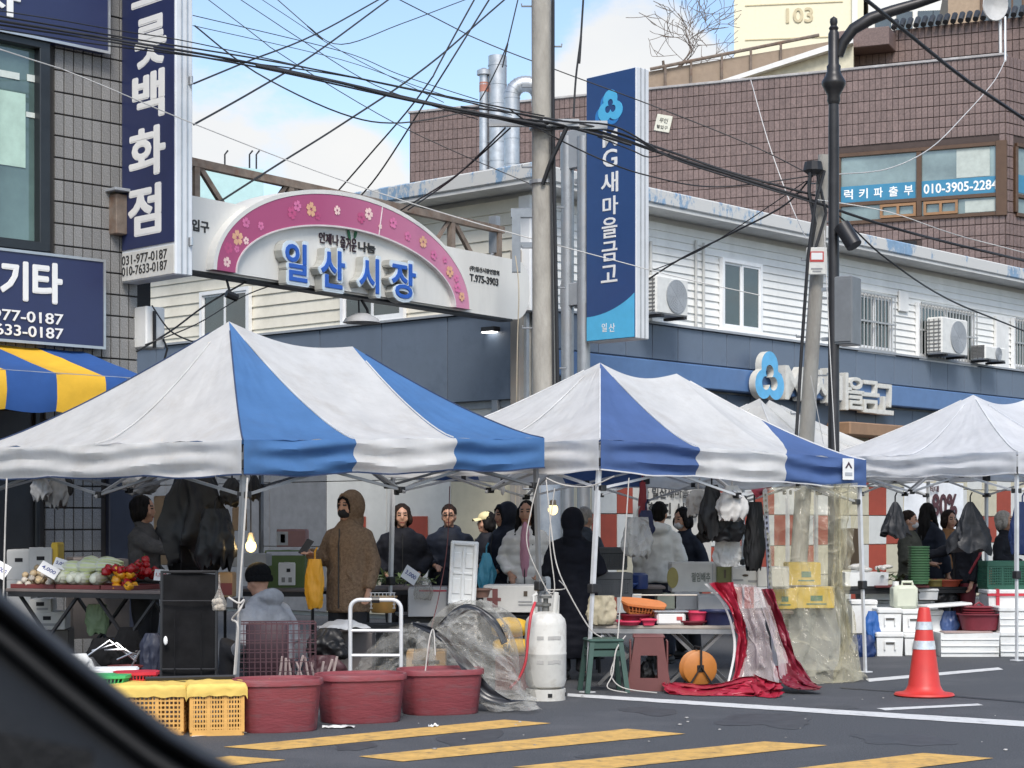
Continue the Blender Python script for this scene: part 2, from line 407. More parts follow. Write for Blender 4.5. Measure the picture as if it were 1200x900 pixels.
# ================================================================ white two-storey bank building
WB = Fr(.24, 26.0, 48)
wb = thing('bank_building', 'two storey corner building, white clapboard above a slate blue fascia, peeling blue roof edge', 'building', (WB.x, WB.y, 0), WB.a)
LEN, DEP = 19.0, 15.0
siding = M('white_siding', (.78,.78,.75), rough=.55, var=.04, scale=2, dirt=(.40,.38,.33), damt=.35, dscale=1.2, rnd=.05)
siding_c = M('cream_siding', (.76,.72,.61), rough=.6, var=.05, scale=2, dirt=(.42,.38,.28), damt=.4, dscale=1.2, rnd=.05)
fascia_m = M('slate_blue_panel', S(96,108,124), rough=.42, var=.06, scale=1.4, rnd=.05, dirt=S(66,78,94), damt=.5)
fascia_d = M('dark_slate_panel', S(66,80,98), rough=.45, var=.06, scale=1.2, rnd=.04)
bandblue = M('blue_stripe_panel', S(84,114,156), rough=.4, var=.05)
gwall = M('pale_wall_panel', (.56,.56,.53), rough=.55, var=.05, rnd=.06, dirt=(.38,.37,.33), damt=.3)
gwall_b = M('beige_wall_panel', (.50,.46,.34), rough=.55, var=.05)
gwall_o = M('orange_wall_panel', S(150,62,42), rough=.55, var=.06, rnd=.08)
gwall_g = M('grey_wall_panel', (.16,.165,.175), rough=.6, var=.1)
roofpaint = None
def peel():
    m = M('peeling_blue_roof_edge', S(126,154,180), rough=.7, var=.1)
    t = m.node_tree; b = t.nodes['Principled BSDF']; n = t.nodes.new; L = t.links.new
    co = n('ShaderNodeTexCoord'); mp = n('ShaderNodeMapping'); mp.inputs['Scale'].default_value = (1, 1, .5); nz = n('ShaderNodeTexNoise'); nz.inputs['Scale'].default_value = 1.1; nz.inputs['Detail'].default_value = 12; nz.inputs['Roughness'].default_value = .82
    rp = n('ShaderNodeMapRange'); rp.inputs['From Min'].default_value = .46; rp.inputs['From Max'].default_value = .50
    mx = n('ShaderNodeMix'); mx.data_type = 'RGBA'; mx.inputs['B'].default_value = (.55,.55,.53,1)
    L(co.outputs['Object'], mp.inputs[0]); L(mp.outputs[0], nz.inputs['Vector']); L(nz.outputs['Fac'], rp.inputs['Value']); L(rp.outputs[0], mx.inputs['Factor'])
    L(b.inputs['Base Color'].links[0].from_socket, mx.inputs['A']); L(mx.outputs['Result'], b.inputs['Base Color'])
    return m
peelm = peel()
ROOF = 6.30
core = MB(); core.box((LEN/2+.05, DEP/2+.05, 3.1), (LEN, DEP, 6.2)); core.obj('wall_core', gwall, wb)
# roof slab with overhang
rf = MB(); rf.box((LEN/2-.1, DEP/2-.1, ROOF-.11), (LEN+.78, DEP+.78, .22), .02); rfo = rf.obj('roof', [peelm], wb)
so = MB(); so.box((LEN/2-.1, DEP/2-.1, ROOF-.245), (LEN+.72, DEP+.72, .05)); so.obj('soffit', M('grey_soffit', (.62,.62,.6), rough=.8, dirt=(.3,.29,.27)), wb)
# clapboards: right front
Z0, Z1 = 4.4, 5.93
nb = 13; bh = (Z1-Z0)/nb
def board(L, h):
    m = MB(); m.add([(0,-.004,0),(L,-.004,0),(L,-.03,.006),(0,-.03,.006),(0,-.008,h),(L,-.008,h)], [(0,1,2,3),(3,2,5,4)]); m.add([(0,-.004,0),(0,-.03,.006),(0,-.008,h)], [(0,1,2)]); return m
me = board(LEN, bh*1.02).mesh('clapboard', siding)
for i in range(nb): link('clapboard', me, wb, (.06, 0, Z0+i*bh))
mel = board(DEP, .185).mesh('clapboard', siding_c)
for i in range(9):
    o = link('clapboard', mel, wb, (0, DEP, Z0-.08+i*.181)); o.rotation_euler = (0, 0, -PI/2)
c = MB(); c.box((.0, .0, 5.15), (.22, .22, 1.6), .01); c.obj('corner_post', frame_w, wb)
# fascia panels right
def panels(x0, x1, w, z0, z1, y, mat, name='fascia_panel', left=False, gap=.012, proud=.05):
    n = max(1, round((x1-x0)/w)); ww = (x1-x0)/n
    me = MB().box((ww/2, 0, (z1-z0)/2), (ww-gap, proud, z1-z0-gap), .006).mesh(name, mat)
    for i in range(n):
        if left:
            o = link(name, me, wb, (y, x1-i*ww, z0)); o.rotation_euler = (0, 0, -PI/2)
        else: link(name, me, wb, (x0+i*ww, y, z0))
panels(.1, LEN, .64, 3.86, 4.38, -.10, fascia_m)
panels(.1, LEN, .64, 3.06, 3.44, -.10, fascia_d)
m = MB(); m.box((LEN/2, -.16, 3.65), (LEN-.1, .22, .36), .02); m.obj('blue_stripe', bandblue, wb)
m = MB(); m.box((LEN/2+.05, -.03, 3.72), (LEN, .06, 1.36)); m.box((-.03, DEP/2, 3.72), (.06, DEP, 1.36)); m.obj('fascia_backing', M('fascia_joint', (.30,.33,.36), rough=.6), wb)
m = MB(); m.box((LEN/2, -.10, 4.40), (LEN, .14, .035)); m.box((-.10, DEP/2, 4.40), (.14, DEP, .035)); m.obj('fascia_cap', grey_pnt, wb)
panels(.1, DEP, 1.32, 3.14, 4.38, -.10, fascia_m, left=True)
# ground floor panels: right front in a chequer of white and orange, left front pale
cols = [(.05,1.0)]
k = 0; x = 1.0
def gp(x, w, z0, h, mat, left=False):
    m = MB().box((w/2, 0, h/2), (w-.012, .04, h-.012), .004); me = m.mesh('wall_panel', mat)
    if left: o = link('wall_panel', me, wb, (-.02, x+w, z0)); o.rotation_euler = (0, 0, -PI/2)
    else: link('wall_panel', me, wb, (x, -.02, z0))
hsh = random.Random(5)
for i in range(31):
    for j in range(6):
        u_ = hsh.random(); mt = (gwall_o if u_ < .55 else gwall_b) if (i+j) % 2 == 0 else (gwall if u_ < .8 else gwall_b)
        gp(.15+i*.58, .58, .06+j*.5, .5, mt)
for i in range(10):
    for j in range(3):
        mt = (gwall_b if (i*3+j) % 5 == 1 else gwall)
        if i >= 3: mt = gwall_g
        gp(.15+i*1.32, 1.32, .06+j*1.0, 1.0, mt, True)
for (a, z) in ((.3,2.15),(.3,.7),(1.9,1.0),(3.2,1.0)):
    m = MB(); m.box((0,0,0), (.55,.02,.55), .004); o = m.obj('wall_panel', gwall_o, wb, None, (-.055, a+.3, z+.25)); o.rotation_euler = (0,0,-PI/2)
# windows
def window(par, x0, x1, z0, z1, y=-.03, bars=False, panes=2, fr=None, gl=None, left=False, t=.06, dpt=.07):
    fr = fr or frame_w; gl = gl or glass_d
    W, H = x1-x0, z1-z0
    root = bpy.data.objects.new('window', None); COL.objects.link(root); root.parent = par
    if left: root.location = (y, x1, z0); root.rotation_euler = (0, 0, -PI/2)
    else: root.location = (x0, y, z0)
    m = MB(); m.box((W/2, -dpt/2, t/2), (W, dpt, t)); m.box((W/2, -dpt/2, H-t/2), (W, dpt, t))
    for xx in (t/2, W-t/2): m.box((xx, -dpt/2, H/2), (t, dpt, H-2*t))
    m.obj('frame', fr, root)
    w = (W-2*t)/panes
    for i in range(panes):
        q = MB(); cx = t+w*(i+.5); yy = -.022-(.018 if i % 2 else 0); s = .035
        q.box((cx, yy, t+s/2), (w, .03, s)); q.box((cx, yy, H-t-s/2), (w, .03, s))
        for sg in (-1, 1): q.box((cx+sg*(w/2-s/2), yy, H/2), (s, .03, H-2*t-2*s))
        q.obj('sash', fr, root)
        q = MB(); q.box((cx, yy, H/2), (w-2*s, .008, H-2*t-2*s)); q.obj('pane', gl, root)
    m = MB(); m.box((W/2, -dpt/2-.015, -.02), (W+.06, dpt+.04, .04), .006); m.obj('sill', fr, root)
    if bars:
        m = MB(); nbar = max(4, int(W/.11))
        for i in range(nbar+1): m.tube([(.02+i*(W-.04)/nbar, -dpt-.05, .0), (.02+i*(W-.04)/nbar, -dpt-.05, H)], .011, 6)
        for zz in (.02, H*.5, H-.02): m.box((W/2, -dpt-.05, zz), (W, .026, .03))
        m.obj('security_grille', M('grille_steel', (.45,.45,.44), rough=.5, metal=.5), root)
    return root
def wpx(fr, par, x0, x1, y0, y1, **k):
    a, zt = fr.p(x0, y0); b, _ = fr.p(x1, y0); zb = fr.p(x0, y1)[1]; return window(par, a, b, zb, zt, **k)
wpx(WB, wb, 841, 888, 302, 386)
wpx(WB, wb, 999, 1041, 341, 410, bars=True)
wpx(WB, wb, 1071, 1137, 354, 420, bars=True)
wpx(WB, wb, 1183, 1222, 372, 432, bars=True)
a, zt = WB.p(1163, 370); b, _ = WB.p(1178, 370)
m = MB(); m.box(((a+b)/2, -.05, (zt+4.42)/2), (b-a, .06, zt-4.42), .01); m.obj('door', white, wb)
# small tin box on the boards and a thin pipe
a, zt = WB.p(1049, 336); m = MB(); m.box((a+.2, -.05, zt-.25), (.32, .04, .36), .01); m.obj('vent_cover', white, wb)
for px, y0 in ((812, 282), (821, 285), (759, 283)):
    a, z = WB.p(px, y0); m = MB(); m.tube([(a, -.06, z), (a, -.06, 4.42)], .022, 8); m.obj('downpipe', M('pipe_pvc', (.5,.5,.48)), wb)
# left facade windows
wl = lambda y0, y1, z0, z1, **k: window(wb, y0, y1, z0, z1, left=True, **k)
def lfy(px): # distance along the left facade for a photo column
    k = (px-600)/FPX; return (k*WB.y-WB.x)/(-WB.s-k*WB.c)
wl(lfy(297), lfy(239), 3.95, 5.2)
wl(lfy(478), lfy(404), 4.42, 5.15)
# air conditioners standing on the fascia ledge
acm = M('air_conditioner_case', (.66,.66,.63), rough=.45, dirt=(.42,.4,.36), damt=.3)
def aircon(loc, rz, label, W=.85, H=.6, D=.32, grp='outdoor air conditioner units'):
    t = thing('air_conditioner', label, 'air conditioner', loc, rz, grp)
    MB().box((0, 0, H/2+.04), (W, D, H), .025).obj('case', acm, t)
    m = MB(); cx = W*.12; rad = min(H*.42, W*.3)
    m.lathe([(rad+.015, 0), (rad+.015, .012), (rad-.01, .012)], 24); 
    for r_ in [rad*(.25+.15*i) for i in range(6)]: m.tube([(r_*math.cos(2*PI*k/20), r_*math.sin(2*PI*k/20), .012) for k in range(20)], .004, 4, closed=True)
    for k in range(8): m.tube([(0,0,.012), (rad*math.cos(PI*k/4), rad*math.sin(PI*k/4), .012)], .004, 4)
    o = m.obj('fan_guard', grey_pnt, t, None, (cx, -D/2-.001, H/2+.04)); o.rotation_euler = (R(90), 0, 0)
    m = MB(); m.lathe([(.0, 0), (rad, 0)], 24); o = m.obj('fan_recess', M('fan_dark', (.24,.24,.23)), t, None, (cx, -D/2-.003, H/2+.04)); o.rotation_euler = (R(90), 0, 0)
    m = MB()
    for i in range(9): m.box((-W/2-.004, 0, .09+i*H/10), (.012, D*.85, .018))
    for j in (-1, 0, 1): m.box((-W/2-.006, j*D*.3, H/2+.04), (.012, .012, H*.9))
    m.obj('coil_grille', M('coil', (.2,.2,.2), metal=.5), t)
    for sx in (-1, 1): MB().box((sx*W*.35, 0, .02), (.08, D+.06, .04), .004).obj('foot', black_m, t)
    return t
a, z = WB.p(1110, 430, -.35); p = WB.w(a, -.35, 4.42); aircon(p, WB.a, 'white air conditioner unit under the wide barred window', W=.95, H=.66)
a, z = WB.p(1158, 435, -.35); p = WB.w(a, -.35, 4.42); aircon(p, WB.a, 'squat air conditioner lying low beside the pale upstairs door', W=.8, H=.26)
a, z = WB.p(778, 380, -.45); p = WB.w(a, -.45, 4.42); aircon(p, WB.a, 'air conditioner half hidden behind the tall blue hanging sign', W=.78, H=.56)

# facade lettering of the bank with the three-lobed emblem
white_side = M('letter_sides', (.62,.61,.56), rough=.5, dirt=(.4,.38,.33), damt=.5, dscale=4)
bs = thing('bank_sign', 'white channel letters and three lobed blue emblem on the slate fascia', 'sign', WB.w(0, -.33, 0), WB.a)
BF = Fr(*WB.w(0, -.33, 0)[:2], 48)
def trefoil(r, c=(0,0), lobe=.62):
    """outline of three joined lobes"""
    pts = []
    cs = [(0, .50), (-.46, -.30), (.46, -.30)]
    for i in range(72):
        a = 2*PI*i/72+PI/2; d = Vector((math.cos(a), math.sin(a))); best = 0
        for cx, cy in cs:
            b = d.x*cx+d.y*cy; disc = b*b-(cx*cx+cy*cy)+lobe**2
            if disc > 0: best = max(best, b+math.sqrt(disc))
        pts.append((c[0]+d.x*best*r, c[1]+d.y*best*r))
    return pts
def ring_poly(m, outer, inner, y0, y1, mi=0, ms=1):
    n = len(outer)
    vs = [(x, y0, z) for x, z in outer]+[(x, y0, z) for x, z in inner]+[(x, y1, z) for x, z in outer]+[(x, y1, z) for x, z in inner]
    m.add(vs, [(i, (i+1) % n, n+(i+1) % n, n+i) for i in range(n)]+[(2*n+i, 3*n+i, 3*n+(i+1) % n, 2*n+(i+1) % n) for i in range(n)], mi)
    m.add(vs, [(i, 2*n+i, 2*n+(i+1) % n, (i+1) % n) for i in range(n)]+[(n+i, n+(i+1) % n, 3*n+(i+1) % n, 3*n+i) for i in range(n)], ms)
ex, ez = BF.p(896, 443); rad = (BF.p(896, 413)[1]-BF.p(896, 468)[1])/2/1.0
m = MB(); ring_poly(m, trefoil(rad, (ex, ez)), trefoil(rad*.62, (ex, ez-.02), .47), -.10, .02, 0, 1); m.obj('emblem', [M('emblem_blue', S(96,172,216), rough=.4), white_side], bs, 40)
def chan(ch, px, py, hpx, wpxx=None, dep=.07):
    x, z = BF.p(px, py); h = BF.p(px, py-hpx/2)[1]-BF.p(px, py+hpx/2)[1]
    w_ = BF.px(px+wpxx/2)-BF.px(px-wpxx/2)
    letters(ch, bs, x, z, .06, white_side, w_, h, dep, .02, 'letter')
for ch, px, py, hpx, wpxx in (('M',931,449,40,22),('G',948,452,40,15),('새',966,452,44,24),('마',986,458,44,24),('을',1003,461,38,19),('금',1020,465,38,21),('고',1037,468,36,20)):
    chan(ch, px, py, hpx, wpxx)
# wooden eaves board below the fascia and posts of the entrance
a, z = WB.p(990, 505); m = MB(); m.box((a+.3, -.32, z), (2.1, .5, .22), .02); m.obj('entrance_canopy', M('brown_board', (.28,.17,.10), rough=.6), wb)

# floodlight and camera on the left facade
fl = thing('floodlight', 'small lit floodlight under the arch sign on the slate fascia', 'lamp', WB.w(-.18, lfy(585), 0), WB.a)
m = MB(); m.box((0,0,4.13), (.14,.26,.07), .01); m.obj('housing', black_m, fl); 
m = MB(); m.box((-.02,.0,4.09), (.12,.2,.012)); m.obj('lens', M('lit_lens', (.9,.9,.9), emit=(1,.98,.95), estr=4), fl)
cc = thing('security_camera', 'white bullet camera on the pale wall left of the concrete pole', 'camera', WB.w(-.06, lfy(586), 2.9), WB.a)
m = MB(); m.box((-.03,0,.15), (.06,.12,.24), .01); m.obj('mount', grey_pnt, cc); m = MB(); m.tube([(-.06,0,.02), (-.36,.06,-.08)], .055, 10); m.obj('body', white, cc, 40)

# ================================================================ brown tiled building behind
BR = Fr(11.56, 44.0, -23.6)
brn = thing('brown_tiled_building', 'brown tiled commercial block with a long ribbon window above the white building', 'building', (BR.x, BR.y, 0), BR.a)
bt_m = M('brown_tile', S(116,98,93), rough=.55, var=.18, scale=22, island=.11, dirt=S(92,77,73), damt=.5, dscale=.6)
bt_r = M('brown_tile_single', S(116,98,93), rough=.55, var=.18, scale=22, rnd=.11, dirt=S(92,77,73), damt=.5, dscale=.6)
joint = M('tile_joint', S(74,62,58), rough=.9)
BTOP = 12.4; XL = -15.6
m = MB(); m.box((XL/2, 6, BTOP/2), (-XL, 12, BTOP)); m.obj('wall', joint, brn)
ra = R(62)
m = MB(); m.box((4, 6*.0+.1, BTOP/2-.02), (8, .2, BTOP-.04)); o = m.obj('side_wall', joint, brn, None, (0,0,0)); o.rotation_euler = (0,0,ra)
zs0, zt0 = BR.p(1175, 250)[1], BR.p(1175, 168)[1]
xw0, xw1 = BR.px(982), BR.px(1172)
skip = [(xw0-.05, xw1+.02, zs0-.05, zt0+.05), (BR.px(1038), BR.px(1076), BR.p(1050,304)[1], BR.p(1050,282)[1])]
tw, th = .139, .262
cells = []
nx = int(-XL/tw)
for i in range(nx):
    for j in range(0, int(6.4/th)):
        x = -tw*(i+.5); z = BTOP-th*(j+.5)
        if any(a-.02 < x < b+.02 and c-.05 < z < d+.05 for a, b, c, d in skip): continue
        cells.append((x, z))
cells.sort(key=lambda c: -c[0]-.0*c[1])
tme = MB().box((0,0,0), (tw-.014, .03, th-.018), .004).mesh('tile', bt_r)
for x, z in cells[:290]: link('tile', tme, brn, (x, -.012, z))
m = MB()
for x, z in cells[290:]: m.box((x, -.012+random.uniform(-.004,.004), z+random.uniform(-.003,.003)), (tw-.014, .03, th-.018))
stuff(m.obj('tile_cladding', bt_m, brn))
m = MB()
for i in range(20):
    for j in range(24): 
        z = BTOP-th*(j+.5); x = tw*(i+.5)
        if zs0-.1 < z < zt0+.1 and x > .3: continue
        m.box((x, -.012, z), (tw-.02, .03, th-.025))
o = stuff(m.obj('side_cladding', bt_m, brn)); o.rotation_euler = (0,0,ra)
m = MB(); m.box((XL/2, .1, BTOP+.03), (-XL+.06, .34, .06), .01); m.obj('coping', M('pale_coping', (.34,.32,.31), rough=.8, dirt=(.6,.6,.58), damt=.6), brn)
# ribbon window: brown frames, panes, blue lettered film
brf = M('brown_aluminium', S(92,70,54), rough=.4, metal=.3)
glass_l = M('pale_reflecting_glass', (.16,.21,.20), rough=.05, spec=.9, var=.45, scale=.35, coat=.5)
xs = [BR.px(p) for p in (983, 1077.5, 1175)]
zmid = BR.p(1172, 228)[1]
m = MB()
for z in (zs0, zmid, zt0): m.box(((xs[0]+xs[-1])/2, -.03, z), (xs[-1]-xs[0]+.1, .1, .09), .008)
for x in xs: m.box((x, -.031, (zs0+zt0)/2), (.12, .1, zt0-zs0-.1), .008)
m.obj('window_frame', brf, brn)
bx1 = BR.px(1176.5); m = MB(); m.box((bx1-.05, -.045, (zs0+zt0)/2), (.26, .1, zt0-zs0+.12), .01); m.obj('corner_post', brf, brn)
for i in range(2):
    a, b = xs[i]+.06, xs[i+1]-.06
    m = MB(); m.box(((a+b)/2, .0, (zmid+zt0)/2), (b-a, .012, zt0-zmid-.09)); m.obj('pane', glass_l, brn)
    m = MB(); m.box(((a+b)/2, .0, (zmid+zs0)/2), (b-a, .012, zmid-zs0-.09)); m.obj('pane', glass_l, brn)
tanf = M('tan_aluminium', S(150,112,78), rough=.4, metal=.2)
for p0, p1 in ((1032, 1074), (1083, 1123)):
    a, b = BR.px(p0), BR.px(p1); m = MB(); z0, z1 = zs0+.06, zmid-.06; t = .06
    m.box(((a+b)/2, -.06, z0+t/2), (b-a, .06, t)); m.box(((a+b)/2, -.06, z1-t/2), (b-a, .06, t))
    for x in (a+t/2, (a+b)/2, b-t/2): m.box((x, -.06, (z0+z1)/2), (t, .058, z1-z0-2*t))
    m.obj('opening_sash', tanf, brn)
preflect = M('pale_window_reflection', (.42,.46,.42), rough=.7)  # a building's reflection, painted as flat pale panels on the ribbon window glass
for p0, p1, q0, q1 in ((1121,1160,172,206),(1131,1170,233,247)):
    a, b = BR.px(p0), BR.px(p1); z1 = BR.p(p1, q0)[1]; z0 = BR.p(p1, q1)[1]; m = MB(); m.box(((a+b)/2, -.014, (z0+z1)/2), (b-a, .008, z1-z0)); m.obj('blind_or_reflection', preflect, brn)
film = M('blue_window_film', S(56,124,156), rough=.4, var=.05)
for i, (txt, p0, p1, q0, q1) in enumerate((('럭 키 파 출 부', 985, 1073, 213, 232), ('010-3905-2284', 1080, 1172, 206, 226))):
    a, b = BR.px(p0), BR.px(p1); z1 = BR.p(p1, q0)[1]; z0 = zmid+.05
    sign = thing('window_banner', ('blue window strip reading a helper agency name in white' if i == 0 else 'blue window strip with a white mobile phone number'), 'sign', BR.w(a, -.02, 0), BR.a, 'blue strips in the ribbon window')
    m = MB(); m.box(((b-a)/2, 0, (z0+z1)/2), (b-a, .012, z1-z0)); m.obj('film', film, sign)
    if i == 0:
        n = 5
        for k, ch in enumerate('럭키파출부'): letters(ch, sign, (b-a)*(.1+.2*k)+.02, (z0+z1)/2, -.012, letter_w, (z1-z0)*.55, (z1-z0)*.62, .004, .02, 'letter')
    else: letters(txt, sign, (b-a)/2, (z0+z1)/2, -.012, letter_w, (b-a)*.94, (z1-z0)*.6, .004, .02)
# the window turns the corner onto the side face
sw = MB(); sw.box((2.6,-.01,(zmid+zt0)/2), (4.4,.012,zt0-zmid)); o = sw.obj('side_pane', glass_l, brn); o.rotation_euler = (0,0,ra)
sw = MB(); sw.box((2.6,-.01,(zmid+zs0)/2), (4.4,.012,zmid-zs0)); o = sw.obj('side_pane', glass_l, brn); o.rotation_euler = (0,0,ra)
sw = MB()
for z in (zs0, zmid, zt0): sw.box((2.6,-.04,z), (4.5,.1,.09), .008)
for x in (.34, 1.8, 3.3): sw.box((x,-.041,(zs0+zt0)/2), (.1,.1,zt0-zs0-.1), .008)
o = sw.obj('side_frame', brf, brn); o.rotation_euler = (0,0,ra)
sw = MB(); sw.box((2.6,-.025,zmid+.3), (4.3,.01,.42)); o = sw.obj('side_film', film, brn); o.rotation_euler = (0,0,ra)
# ventilation opening and notice plate
a, z = BR.p(1057, 292); m = MB(); m.box((a, -.02, z), (.72, .03, .36), .01); m.obj('vent_opening', dark_in, brn)
m = MB(); m.lathe([(.0,0),(.13,0),(.13,.02),(.1,.03),(.05,.02)], 16); o = m.obj('exhaust_fan', grey_pnt, brn, 40, (a+.1, -.04, z)); o.rotation_euler = (R(90),0,0)
pl = thing('notice_plate', 'small tilted cream plate with dark writing on the brown tiles', 'sign', BR.w(BR.px(778), -.05, BR.p(778,145)[1]), BR.a)
m = MB(); m.box((0,0,0), (.42,.02,.42), .006); o = m.obj('plate', M('cream_plate', (.62,.6,.5)), pl); 
letters('무인', pl, 0, .07, -.012, letter_k, .22, .12, .004, .01); letters('텔입구', pl, 0, -.1, -.012, letter_k, .3, .09, .004, .01)
pl.rotation_euler = (0, R(14), BR.a)
# set-back upper wall, tile roof edge and lower pitched roofs behind
UP = Fr(13.2, 50.5, -23.6)
up = thing('upper_tiled_wall', 'set back brown tiled upper storey with a black tiled coping', 'building', (UP.x, UP.y, 0), UP.a)
ux0, ux1 = UP.px(985), UP.px(1260); uz = UP.p(1100, 30)[1]
m = MB(); m.box(((ux0+ux1)/2, 2, uz/2), (ux1-ux0, 4, uz)); m.obj('wall', joint, up)
m = MB(); x = ux0
while x < ux1-.1:
    for j in range(16): m.box((x+.09, -.012, uz-.3*(j+.5)), (.16, .03, .275))
    x += .18
stuff(m.obj('tile_cladding', bt_m, up))
bk_t = M('black_roof_tile', (.03,.032,.035), rough=.45, rnd=.2)
m = MB(); x = UP.px(1050)
rt = MB().tube([(0,-.22,0),(0,.1,.26)], .08, 8).mesh('roof_tile', bk_t, 40)
while x < ux1: link('roof_tile', rt, up, (x, -.05, uz+.0)); x += .2
cx0 = UP.px(985); cx1 = UP.px(1050); m = MB(); m.box(((cx0+cx1)/2, -.45, uz-.35), (cx1-cx0, .9, .5), .02); m.obj('balcony_slab', bt_m, up)
# low cream gable between
GB = Fr(4.8, 52, -12)
gb = thing('cream_gable_house', 'low cream wall with a white sloping roof edge behind the tiled parapet', 'house', (GB.x, GB.y, 0), GB.a)
p = [GB.p(842, 100), GB.p(1000, 100), GB.p(1000, 52), GB.p(855, 97)]
zlow = 8
m = MB(); m.prism([(p[0][0], zlow), (p[1][0], zlow), p[2], p[3]], 0, 4); m.obj('wall', M('cream_wall', (.62,.58,.44), rough=.8), gb)
m = MB(); m.prism([GB.p(846,97), GB.p(1000,46), GB.p(1000,53), GB.p(846,102)], -.3, 4.2); m.obj('roof_edge', white, gb)
BH = Fr(3.0, 58, -8)
bh_ = thing('brown_roof_house', 'low brown roofed house behind the parapet under the bare tree', 'house', (BH.x, BH.y, 0), BH.a)
m = MB(); m.prism([(BH.px(748), 8), (BH.px(1000), 8), BH.p(1000, 44), BH.p(760, 84), BH.p(748, 92)], 0, 6); m.obj('roof', M('brown_roof', (.30,.23,.17), rough=.85, dirt=(.2,.16,.13)), bh_)
m = MB(); m.tube([(BH.p(762,82)[0],-.1,BH.p(762,82)[1]), (BH.p(960,42)[0],-.1,BH.p(960,42)[1])], .05, 6)
for q in (780, 810, 846, 880, 915): x, z = BH.p(q, 84-(q-762)*.2); m.tube([(x,-.1,z-.9),(x,-.1,z+.1)], .04, 6)
m.obj('railing', rust, bh_)
# cream apartment tower with its block number
AP = Fr(14.6, 120, -9)
ap = thing('apartment_tower', 'tall cream apartment tower marked 103 far behind the rooftops', 'building', (AP.x, AP.y, 0), AP.a)
ax1 = AP.px(1012); apz = 62
apm = M('cream_tower', (.76,.71,.53), rough=.8, var=.03); apw = M('white_tower', (.74,.73,.68), rough=.8, var=.03)
m = MB(); m.box((ax1/2-.2, 8, apz/2), (ax1+.4, 16, apz)); m.obj('gable_wall', apm, ap)
m = MB()
for k in range(24): m.box((ax1/2-.5, -.02, AP.p(937,44.5)[1]+(k-14)*2.2), (ax1-1.6, .06, .07))
m.obj('floor_band', M('tan_line', (.6,.52,.33)), ap)
m = MB(); m.box((ax1-.55, -.1, apz/2), (.35, .25, apz)); m.obj('drain_pipe', apw, ap)
x, z = AP.p(937, 18); letters('103', ap, x, z, -.05, M('number_tan', (.55,.47,.30)), 1.7, .95, .03, .02, 'block_number')
m = MB(); bx = AP.px(1115); m.box(((ax1+bx)/2+.3, 6, apz/2), (bx-ax1, 12, apz-1)); m.obj('front_wall', apw, ap)
for k in range(20):
    for q in (1035, 1060, 1085, 1102):
        xx = AP.px(q); zc = 2.3+k*2.8
        if 22 < zc < 48: MB().box((xx, -.04, zc), (1.0, .1, 1.3), .02).obj('window', glass_d, ap)
# tan block and dish at the right edge
TB = Fr(22, 72, -10)
tb = thing('tan_block', 'tan rendered block beyond the black tiled coping', 'building', (TB.x, TB.y, 0), TB.a)
tx0 = TB.px(1111); m = MB(); m.box((tx0+6, 5, 11.5), (12, 10, 23+0)); m.obj('wall', M('tan_render', (.36,.27,.19), rough=.85), tb)
for q in (1163, 1186): x, z = TB.p(q, 8); window(tb, x-.45, x+.45, z-.7, z+.9, fr=brf)
dsh = thing('satellite_dish', 'white satellite dish on a thin mast above the coping', 'satellite dish', at(1163, 6, 49), 0)
m = MB(); m.lathe([(.0,.0),(.2,.03),(.4,.11),(.42,.12),(.4,.14),(.2,.05),(0,.03)], 20); o = m.obj('dish', M('dish_grey', (.5,.5,.49)), dsh, 40); o.rotation_euler = (R(100), R(25), R(30))
m = MB(); m.tube([(.25,.2,.2),(.28,.2,-3)], .04, 6); m.tube([(0,0,-.3),(.27,.2,-.4)], .03, 6); m.obj('mast', white, dsh)
# cyan-washed block at far left
CB = Fr(-8.9, 42, 35)
cbk = thing('pale_green_block', 'pale sea green plain block behind the market arch', 'building', (CB.x, CB.y, 0), CB.a)
c0, c1 = CB.px(212), CB.px(309); zt = CB.p(260, 193)[1]
m = MB(); m.box(((c0+c1)/2, 3, zt/2), (c1-c0, 6, zt)); m.obj('wall', M('sea_green_wall', (.44,.62,.60), rough=.6, var=.04), cbk)
m = MB()
for q in (268, 297, 305):
    x, z = CB.p(q, 192); m.tube([(x,.2,z-.2),(x,.2,z+.25),(x+.08,.2,z+.35)], .02, 6)
m.obj('roof_hooks', black_m, cbk)
# vents and duct on the roof of the brown building
duct_m = M('duct_steel', (.46,.48,.50), rough=.42, metal=.7, var=.12, dirt=(.3,.27,.24))
def pipe_thing(name, pts, r, label, cat, mat, ribs=True):
    base = Vector(pts[0]); t = thing(name, label, cat, base)
    m = MB(); q = [Vector(p)-base for p in pts]; m.tube(q, r, 16); m.obj('pipe', mat, t, 40)
    m = MB()
    for i in range(len(q)-1):
        L = (q[i+1]-q[i]).length; n = max(1, int(L/.4))
        for k in range(n): 
            c = q[i].lerp(q[i+1], (k+.5)/n); d = (q[i+1]-q[i]).normalized(); m.tube([c-d*.012, c+d*.012], r*1.05, 16)
    if ribs: stuff(m.obj('band', mat, t, 40))
    return t
Yd = 37.0
pipe_thing('vent_stack', [at(583,200,43), at(583,66,43)], .21, 'wide plain grey vent stack beside the duct', 'vent', duct_m)
t = pipe_thing('vent_flue', [at(567,200,43), at(567,88,43)], .10, 'thin capped flue with orange tape left of the wide stack', 'vent', duct_m)
m = MB(); m.lathe([(.16,0),(.16,.1),(.04,.16),(0,.16)], 14); m.obj('cap', duct_m, t, 40, at(567,88,43)-at(567,200,43))
m = MB(); m.lathe([(.105,0),(.105,.22)], 14); m.obj('tape', M('orange_tape', S(166,112,96)), t, 40, at(567,108,43)-at(567,200,43))
